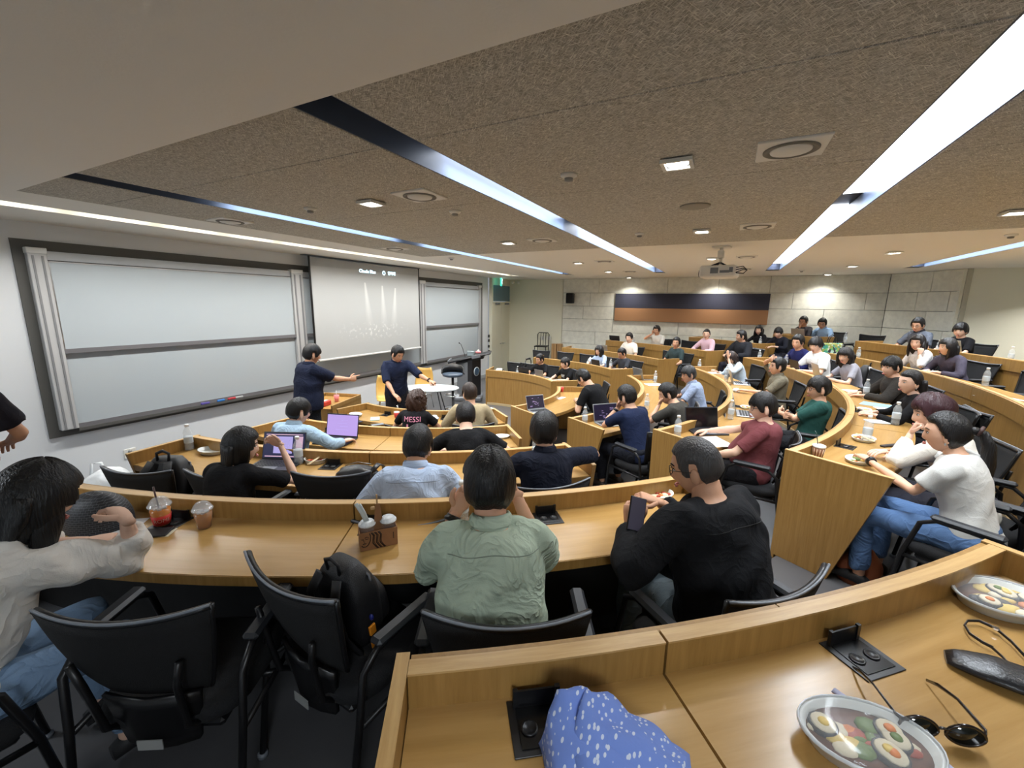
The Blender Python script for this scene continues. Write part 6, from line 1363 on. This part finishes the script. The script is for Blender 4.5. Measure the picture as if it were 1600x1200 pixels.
s_ = q.build('dark_patches', mat('navy_patch', (36, 34, 58), .5), o); s_['kind'] = 'stuff'
o = empty('red_cup', tuple(dpos((620, 652), 1)), 0, 'small red lidded cup left of the curly-haired person', 'cup'); q = M(); q.lathe([(.001, 0), (.03, 0), (.038, .07), (.001, .07)], 16); q.build('cup_wall', mat('red_cup', (196, 52, 50), .4), o); q = M(); q.lathe([(.039, .068), (.039, .078), (.001, .08)], 16); q.build('lid', TRIMW, o)
o = empty('red_drink_cup', tuple(dpos((878, 612), 1)), 0, 'small cup of red drink on the lowest centre desk', 'cup'); q = M(); q.lathe([(.001, 0), (.025, 0), (.034, .09), (.001, .09)], 16); q.build('cup_wall', mat('red_drink', (214, 74, 66), .3), o); q = M(); q.lathe([(.035, .09), (.035, .098), (.001, .10)], 16); q.build('lid', CUP, o)
# plastic bag with lunch leftovers on the lowest near desk and others
def lump(P, rz, dims, label, name, cat, m_, seed=1, amp=.18, vox=None, n=18, flat=True, parts=None):
    q = M(); rn = random.Random(seed); k = 12; a, b, h = dims; ph = [rn.uniform(0, 6) for _ in range(5)]; rings = []
    for i in range(k+1):
        t_ = i/k; ang_ = pi*t_*.5 if flat else pi*(t_-.5); s_ = (1-t_**3)**.55 if flat else cos(ang_); z = h*t_ if flat else h/2*(1+sin(ang_))
        s_ = max(s_, .04)
        rings.append([(a*s_*cos(x)*(1+amp*(.5*sin(3*x+ph[0]+t_*4)+.4*sin(5*x+ph[1]-t_*6)+.3*sin(8*x+ph[2]))), b*s_*sin(x)*(1+amp*(.5*sin(2*x+ph[3]+t_*5)+.4*sin(7*x+ph[4]))), z*(1+amp*.35*sin(2*x+ph[2]))) for x in [2*pi*j/28 for j in range(28)]])
    q.loft(rings); t = empty(name, P, rz, label, cat); q.build('body', m_, t); return t
PB = mat('white_film', (226, 230, 232), .25, alpha=.75, bump=(18, .8))
t = lump(dpos((676, 655), 1), .3, (.10, .07, .05), 'crumpled white wrapper on the lowest near desk', 'plastic_bag', 'bag', PB, 3, .35)
t = lump(dpos((768, 647), 1), 0, (.08, .06, .09), 'small white plastic bag at the right end of the lowest near desk', 'plastic_bag', 'bag', PB, 5, .3); 
t = lump(dpos((922, 568), 2), 0, (.10, .07, .15), 'white plastic bag beside the person in pale blue', 'plastic_bag', 'bag', PB, 8, .3)
t = lump(at_z((176, 800), FZ[3]), 0, (.24, .18, .40), 'large translucent white plastic bag by the whiteboard wall', 'plastic_bag', 'bag', PB, 9, .22); q = M(); q.tube([(.02, .05, .36), (.0, .06, .46), (-.06, .06, .47), (-.08, .05, .36)], .012, 6); q.build('handle', PB, t)
t = lump(dpos((1150, 612), 3), 0, (.06, .05, .05), 'small white tissue heap by the silver laptop of the person in olive', 'tissue', 'tissue', PB, 12, .3)
t = lump(dpos((1430, 598), 5)+np.array([0, 0, 0]), 0, (.12, .08, .06), 'pile of white wrappings before the white blouse, fifth centre desk', 'plastic_bag', 'bag', PB, 14, .35)
LEA = mat('black_leather', (22, 22, 25), .35, bump=(150, .15))
# black leather bag on the third near desk
P = dpos((560, 745), 3); t = lump(P, rang(P)+pi/2, (.15, .085, .085), 'soft black leather bag slumped on the third near desk', 'leather_bag', 'bag', LEA, 21, .10)
q = M(); q.tube([(.10, -.04, .05), (.14, .02, .09), (.15, .09, .05), (.14, .13, -.02), (.11, .14, -.10)], [(.02, .006)]*5, 6); q.build('strap', LEA, t)
q = M(); q.tube([(-.10, .03, .07), (-.02, .05, .09), (.08, .04, .08)], .003, 5); q.build('zip', mat('zip_metal', (150, 146, 136), .3, .9), t)
# quilted bag in front of the white blouse
P = dpos((183, 832), 4)
def quilt():
    m = mat('black_woven', (26, 27, 31), .55); nt = m.node_tree; b = nt.nodes['Principled BSDF']; tc = nt.nodes.new('ShaderNodeTexCoord'); br = nt.nodes.new('ShaderNodeTexBrick'); br.inputs['Scale'].default_value = 26
    br.inputs['Color1'].default_value = (*lin((22, 23, 27)), 1); br.inputs['Color2'].default_value = (*lin((34, 36, 42)), 1); br.inputs['Mortar'].default_value = (*lin((110, 112, 118)), 1); br.inputs['Mortar Size'].default_value = .012
    mp = nt.nodes.new('ShaderNodeMapping'); mp.inputs['Rotation'].default_value = (1.57, 0, .0); nt.links.new(tc.outputs['Object'], mp.inputs[0]); nt.links.new(mp.outputs[0], br.inputs['Vector']); nt.links.new(br.outputs['Color'], b.inputs['Base Color']); return m
t = lump((P[0]-.01, P[1]+.14, P[2]), UX, (.14, .10, .17), 'black woven handbag standing before the person in the white blouse', 'woven_handbag', 'bag', quilt(), 31, .04)
# backpacks
def backpack(P, rz, s_, label, col, strapcol=None, tilt=0, tag_=False):
    t = empty('backpack', P, rz, label, 'backpack'); t.scale = (s_, s_, s_); m_ = mat('pack_%d_%d_%d' % col, col, .55, bump=(220, .25)); T = Matrix.Rotation(tilt, 4, 'X')
    def body(w, d, h, y0, z0, e=.5):
        q = M(); rr = []
        for i in range(11):
            u = i/10; k_ = (1-abs(2*u-1)**4)**.5 if 0 < u < 1 else .55; k_ = max(k_, .6) if u < .5 else max(k_, .45)
            rr.append([(w*k_*np.sign(cos(a))*abs(cos(a))**e, y0+d*k_*np.sign(sin(a))*abs(sin(a))**e, z0+h*u) for a in [2*pi*j/24 for j in range(24)]])
        q.loft(rr, T); return q
    body(.155, .085, .44, 0, 0).build('main_compartment', m_, t); body(.125, .04, .26, -.095, .03).build('front_pocket', m_, t)
    q = M(); q.tube([(-.145, -.03, .26), (-.13, -.035, .39), (0, -.04, .425), (.13, -.035, .39), (.145, -.03, .26)], .006, 6, T); q.build('zip', mat('zip_grey', (88, 90, 96), .4), t)
    q = M(); q.tube([(-.04, .05, .42), (-.045, .05, .475), (0, .05, .495), (.045, .05, .475), (.04, .05, .42)], [(.012, .006)]*5, 6, T); q.build('top_handle', m_, t)
    for sx in (-1, 1): q = M(); q.tube([(sx*.06, .08, .42), (sx*.085, .13, .34), (sx*.10, .13, .16), (sx*.12, .085, .03)], [(.030, .010)]*4, 8, T); q.build('shoulder_strap', mat('strap_%d' % (strapcol or col)[0], strapcol or col, .7), t)
    if tag_:
        q = M(); q.box((-.172, .03, .15), (.012, .035, .05), T=T, bev=.003); q.build('orange_tag', mat('orange_tag', (232, 142, 32), .5), t); q = M(); q.box((-.185, .045, .07), (.034, .010, .034), T=T @ Matrix.Rotation(.0, 4, 'Y'), bev=.002); q.build('orange_tag', MATS['orange_tag'], t)
        q = M(); q.ball((-.168, .02, .21), (.012, .010, .016), 8, 6, T); q.build('charm', mat('blue_charm', (36, 44, 120), .4), t); q = M(); q.box((-.03, -.048, .412), (.008, .008, .03), T=T); q.build('zip_pull', CHROME, t)
    return t
l = chB.location; f_ = chB.rotation_euler.z
backpack((l.x-.02*sin(f_)-.02, l.y+.04*cos(f_), l.z+.455), f_+rad(180), .78, 'black backpack with orange tag sitting on the sideways chair', (24, 24, 27), tilt=rad(-8), tag_=True)
l = chC.location; P = at_z((268, 800), FZ[3]+.42); backpack((P[0], P[1], FZ[3]+.40), UX+rad(180), .95, 'plain black rucksack between two chairs of the third near row', (20, 20, 22), tilt=rad(6))
P = at_z((1352, 612), FZ[4]+.45); backpack((P[0], P[1], FZ[4]+.45), rad(120), .95, 'black backpack with pale grey straps beside the person in lilac grey', (30, 31, 34), (176, 178, 182))
# tote with green print
P = pol(RP[5]+.10, -62); t = empty('tote_bag', (P[0], P[1], DZ[5]+.001), UX, 'green and white printed tote bag with black handles, standing on a desk end', 'bag')
q = M(); rr = []
for u in (0, .15, .5, .85, 1): w = .15+.03*u; d = .055-.02*u; rr.append([(w*np.sign(cos(a))*abs(cos(a))**.4, d*np.sign(sin(a))*abs(sin(a))**.6, .26*u) for a in [2*pi*j/20 for j in range(20)]])
q.loft(rr)
def totem():
    m = mat('tote_print', (90, 160, 130), .6); nt = m.node_tree; b = nt.nodes['Principled BSDF']; tc = nt.nodes.new('ShaderNodeTexCoord'); vo = nt.nodes.new('ShaderNodeTexVoronoi'); vo.inputs['Scale'].default_value = 24; cr = nt.nodes.new('ShaderNodeValToRGB'); cr.color_ramp.interpolation = 'CONSTANT'
    el = cr.color_ramp.elements; el[0].color = (*lin((70, 160, 140)), 1); el[1].position = .38; el[1].color = (*lin((214, 222, 206)), 1)
    for p_, c_ in ((.46, (120, 190, 110)), (.52, (40, 50, 60)), (.57, (190, 220, 214)), (.64, (160, 170, 90))): e_ = el.new(p_); e_.color = (*lin(c_), 1)
    nt.links.new(tc.outputs['Object'], vo.inputs['Vector']); nt.links.new(vo.outputs['Color'], cr.inputs[0]); nt.links.new(cr.outputs[0], b.inputs['Base Color']); return m
q.build('bag_body', totem(), t)
for y in (-.02, .02): q = M(); q.tube([(-.08, y, .25), (-.06, y, .36), (0, y, .41), (.06, y, .36), (.08, y, .25)], .007, 6); q.build('handle', BLK, t)
t = lump(at_z((1338, 902), FZ[4]), UX, (.13, .10, .22), 'crumpled rust orange bag on the floor under the fourth centre desk end', 'paper_bag', 'bag', mat('rust_fabric', (140, 74, 42), .7, bump=(30, .6)), 41, .14)
# white cable on the fifth centre desk
q = M(); Pc = [dpos(p_, 5, .006) for p_ in ((1315, 571), (1310, 564), (1322, 560), (1345, 562), (1372, 566), (1395, 571))]; q.tube([tuple(p_) for p_ in Pc], .006, 6); tag(q.build('charging_cable', TRIMW), 'white cable looped on the fifth centre desk', 'cable')
# far corner: slat-back chair and cardboard boxes
P = at_x((846, 549), XF-.35); zf = floor_z(P[0], P[1]); t = empty('slat_chair', (P[0], P[1], zf), rad(100), 'black metal slat-back chair against the cream far wall', 'chair'); DM = mat('black_metal', (26, 26, 28), .4, .6); ht = max(.85, P[2]+.42-zf)
q = M(); q.box((0, 0, .45), (.40, .40, .03), bev=.01); q.build('seat', DM, t)
q = M(); q.tube([(-.18, -.19, .45), (-.18, -.22, ht-.05), (-.14, -.225, ht), (.14, -.225, ht), (.18, -.22, ht-.05), (.18, -.19, .45)], .013, 8); q.build('back_frame', DM, t)
for x in (-.08, 0, .08): q = M(); q.tube([(x, -.19, .46), (x, -.222, ht-.01)], .009, 6); q.build('slat', DM, t)
for sx in (-1, 1):
    for y in (.18, -.19): q = M(); q.tube([(sx*.17, y, .44), (sx*.19, y*1.1, .003)], .012, 6); q.build('leg', DM, t)
for px, w_, nm in ((867, .16, 'left'), (875, .13, 'right')):
    P = at_x((px, 545), XF-.12); zf = floor_z(P[0], P[1]); top_ = at_x((px, 537), XF-.12)[2]; t = empty('cardboard_box', (XF-.14, P[1], zf), 0, 'tall narrow cardboard box leaning by the far wall, %s one' % nm, 'box')
    q = M(); q.box((0, 0, (top_-zf)/2+.001), (.16, w_, top_-zf), bev=.004); q.build('carton', mat('carton', (176, 138, 92), .75), t); q = M(); q.box((-.081, 0, (top_-zf)/2), (.002, .03, (top_-zf)*.98)); q.build('tape', mat('tape', (150, 112, 70), .4), t)
# white case on the lowest far desk by the lectern
P = dpos((780, 581), 1); t = empty('white_case', (P[0], P[1], DZ[1]), .4, 'black and white case lying on the lowest far desk near the lectern', 'case'); q = M(); q.box((0, 0, .02), (.26, .18, .04), bev=.01); q.build('lower_shell', BLK, t); q = M(); q.box((0, 0, .055), (.20, .14, .03), bev=.012); q.build('upper_shell', TRIMW, t)
# ------------------------------------------------------------------ nearest desk: bundle, sunglasses, pouch, cutlery
def leafcloth():
    m = mat('blue_leaf_cloth', (112, 138, 206), .85, bump=(35, .3)); nt = m.node_tree; b = nt.nodes['Principled BSDF']; tc = nt.nodes.new('ShaderNodeTexCoord'); mp = nt.nodes.new('ShaderNodeMapping'); mp.inputs['Scale'].default_value = (110, 62, 62); mp.inputs['Rotation'].default_value = (.4, .5, .9)
    vo = nt.nodes.new('ShaderNodeTexVoronoi'); vo.inputs['Scale'].default_value = 1; vo.inputs['Randomness'].default_value = .85; nt.links.new(tc.outputs['Object'], mp.inputs[0]); nt.links.new(mp.outputs[0], vo.inputs['Vector'])
    cr = nt.nodes.new('ShaderNodeValToRGB'); cr.color_ramp.elements[0].position = .27; cr.color_ramp.elements[1].position = .31; cr.color_ramp.elements[0].color = (*lin((206, 214, 230)), 1); cr.color_ramp.elements[1].color = (*lin((112, 138, 208)), 1)
    nt.links.new(vo.outputs['Distance'], cr.inputs[0]); nt.links.new(cr.outputs[0], b.inputs['Base Color']); return m
LC = leafcloth()
z5 = DZ[5]; A_ = at_z((852, 1165), z5); B_ = at_z((1075, 1290), z5)
cx_, cy_ = (A_[0]+B_[0])/2, (A_[1]+B_[1])/2; an_ = math.atan2(B_[1]-A_[1], B_[0]-A_[0]); Lb = math.hypot(B_[0]-A_[0], B_[1]-A_[1])/2
t = empty('cloth_bundle', (cx_, cy_, z5), an_, 'blue cloth bundle with small white leaf print on the nearest desk', 'bundle')
q = M(); rr = []
for i in range(25):
    u = i/24; prof = max(0.03, sin(pi*min(1, u*1.0))**.5); hgt = (.145*(1-.55*u)*sstep(0, .10, u)+.01)*(1 if u < .93 else (1-u)/.07+.02); wd = .115*(sstep(-.06, .35, u))*(1-.15*u)*(1 if u < .93 else .6)
    ring = []
    for j in range(26):
        a = 2*pi*j/26; c_, s_ = cos(a), sin(a); w_ = 1+.05*sin(5*a+u*9)+.035*sin(9*a-u*14)
        z = hgt*max(0, s_)**.75*w_*(1+.06*sin(u*17+3*a)) if s_ > 0 else .002
        ring.append((-Lb+2*Lb*u+.012*c_, wd*c_*w_*(1-.25*max(0, s_)**3), z+.003))
    rr.append(ring)
q.loft(rr); q.build('cloth_body', LC, t)
q = M(); rr = []
for i in range(17):
    u = i/16; x = -Lb+.07+(2*Lb-.12)*u; yy = -.02-.09*sin(u*pi)*.5+.0; zt_ = .142*(1-.50*u)
    rr.append([(x, yy-.030-.01*sin(u*9), zt_*.86-.012), (x, yy+.01, zt_*1.0+.004), (x, yy+.045, zt_*1.03+.007), (x, yy+.05, zt_*1.0), (x, yy+.01, zt_*.96-.004), (x, yy-.026, zt_*.80-.018)])
q.loft(rr); q.build('folded_flap', LC, t)
# sunglasses lying with the arms up
A1 = at_z((1430, 1150), z5); A2 = at_z((1500, 1164), z5); P = (A1+A2)/2; t = empty('sunglasses', (P[0], P[1], z5), math.atan2(A2[1]-A1[1], A2[0]-A1[0]), 'dark tortoiseshell sunglasses lying open behind the sealed lunch tray', 'sunglasses')
t.scale = (1.12, 1.12, 1.12); SG = mat('tortoise_frame', (30, 20, 16), .18, coat=.4); LN = mat('dark_lens', (22, 24, 20), .06, spec=.8)
for sx in (-1, 1):
    c = sx*.036; q = M(); pts = []
    for j in range(25):
        a = 2*pi*j/24; pts.append((c+.028*cos(a)*(1+.08*cos(2*a)), -.004+.0*cos(a), .025+.021*sin(a)*(1+.06*sin(a))))
    q.tube(pts, .0028, 6); q.build('rim', SG, t)
    q = M(); q.tube([(c, -.0050, .025), (c, -.0035, .025)], [(.028, .022)]*2, 20, up=(1, 0, 0)); q.build('lens', LN, t)
    q = M(); q.tube([(sx*.064, -.003, .034), (sx*.069, .004, .036), (sx*.071, .07, .034), (sx*.070, .115, .020), (sx*.068, .140, .006)], [(.0025, .005), (.0022, .004), (.002, .003), (.002, .004), (.0016, .003)], 6); q.build('temple', SG, t)
q = M(); q.tube([(-.010, -.004, .031), (0, -.006, .034), (.010, -.004, .031)], .0026, 6); q.build('bridge', SG, t)
# leather pouch with strap
P = at_z((1578, 1068), z5); t = empty('leather_pouch', (P[0], P[1], z5), UX+rad(-38), 'small black leather pouch with a thin strap at the right edge', 'pouch')
q = M(); rr = []
for i in range(15):
    u = i/14; w_ = .060*(sin(pi*min(.96, .05+u*.92)))**.45*(1-.25*u); h_ = .020*(sin(pi*min(.97, .04+u*.92)))**.5*(1+.05*sin(u*24))
    rr.append([(-.11+.26*u, w_*cos(a), h_+h_*sin(a)*.95+.001) for a in [2*pi*j/20 for j in range(20)]])
q.loft(rr); q.build('pouch_body', LEA, t)
Ps = [at_z(p_, z5+.012) for p_ in ((1552, 1012), (1536, 1004), (1515, 990), (1507, 977), (1512, 970), (1530, 970), (1556, 982), (1580, 1002), (1606, 1030))]
Pm = t.matrix_basis.inverted() if False else (Matrix.Translation((P[0], P[1], z5)) @ Matrix.Rotation(UX+rad(-38), 4, 'Z')).inverted()
q = M(); q.tube([tuple(Pm @ Vector(p_)) for p_ in Ps], [(.0045, .0022)]*len(Ps), 8, up=(0, 0, 1)); q.build('strap', LEA, t)
Ps = [at_z(p_, z5+.02) for p_ in ((1548, 1010), (1566, 1026), (1584, 1046), (1604, 1074))]
q = M(); q.tube([tuple(Pm @ Vector(p_)) for p_ in Ps], [(.0040, .002)]*4, 8, up=(0, 0, 1)); q.build('strap', LEA, t)
b_ = Pm @ Vector(at_z((1556, 982), z5+.014)); q = M(); q.box(tuple(b_), (.014, .012, .008), bev=.002); q.build('buckle', CHROME, t)
# cutlery sleeve behind the tray
for a__, b__, nm, lab in (((1302, 1078), (1345, 1108), 'plastic_spoon', 'grey spoon beside the sealed front lunch tray'), ((1455, 1175), (1500, 1215), 'cutlery_sleeve', 'paper cutlery sleeve under the right of the sealed front tray')):
    A_ = at_z(a__, z5+.006); B_ = at_z(b__, z5+.006); q = M(); q.tube([tuple(A_), tuple((A_+B_)/2), tuple(B_)], [(.009, .0035)]*3, 10, up=None); tag(q.build(nm, mat('lilac_grey', (176, 178, 204), .4)), lab, 'cutlery')
# ------------------------------------------------------------------ print on shirts, phone in hand
def shirt_print(info, text, size, z_off, col, back=True, mname='shirt_print', dx=0):
    vs, fs = text_mesh(text, size); c7 = info['c7']; out = []
    for v in vs:
        x = v[0]+dx; z = c7.z+z_off+v[1]; o_ = Vector(((x if back else -x)+c7.x, -1.2 if back else 1.2+.0, z)); dr = Vector((0, 1 if back else -1, 0)); h_ = info['bvh'].ray_cast(o_, dr)
        p = h_[0] if h_[0] else Vector((o_.x, c7.y, z)); out.append(tuple(p-dr*(.004+.002*(v[2] > 0))))
    q = M(); q.add(out, fs, smooth=False); q.build('lettering', mat(mname, col, .6), info['shirt'])
shirt_print(I['curly'], 'MESSI', .085, -.07, (232, 150, 176), True, 'pink_print')
shirt_print(I['curly'], '10', .22, -.21, (232, 150, 176), True, 'pink_print')
shirt_print(I['f1b'], 'NY', .09, -.15, (220, 224, 226), False, 'white_print')
shirt_print(I['c3d'], '//', .025, -.17, (190, 206, 204), False, 'small_logo', dx=-.10)
shirt_print(I['c4d'], 'I', .42, -.16, (222, 224, 224), False, 'white_shirt_front')
shirt_print(I['c4f'], '###', .10, -.21, (50, 52, 58), False, 'dark_print_white')
i_ = I['black']; S_, E_, W_h = i_['arms']['L']; w_ = loc2w(i_, W_h)
P = at_z((995, 800), w_.z+.10); t = empty('phone', (P[0], P[1], w_.z+.09), UX+rad(10), 'black phone held by the person in the black overshirt', 'phone'); T = Matrix.Rotation(rad(-28), 4, 'X') @ Matrix.Rotation(rad(18), 4, 'Y')
q = M(); q.box((0, 0, 0), (.070, .009, .138), T=T, bev=.003); q.build('phone_body', BLK, t); q = M(); q.box((0, -.0052, 0), (.062, .001, .128), T=T); q.build('screen', mat('phone_screen', (60, 58, 66), .1, emit=(60, 56, 70), es=.3), t)
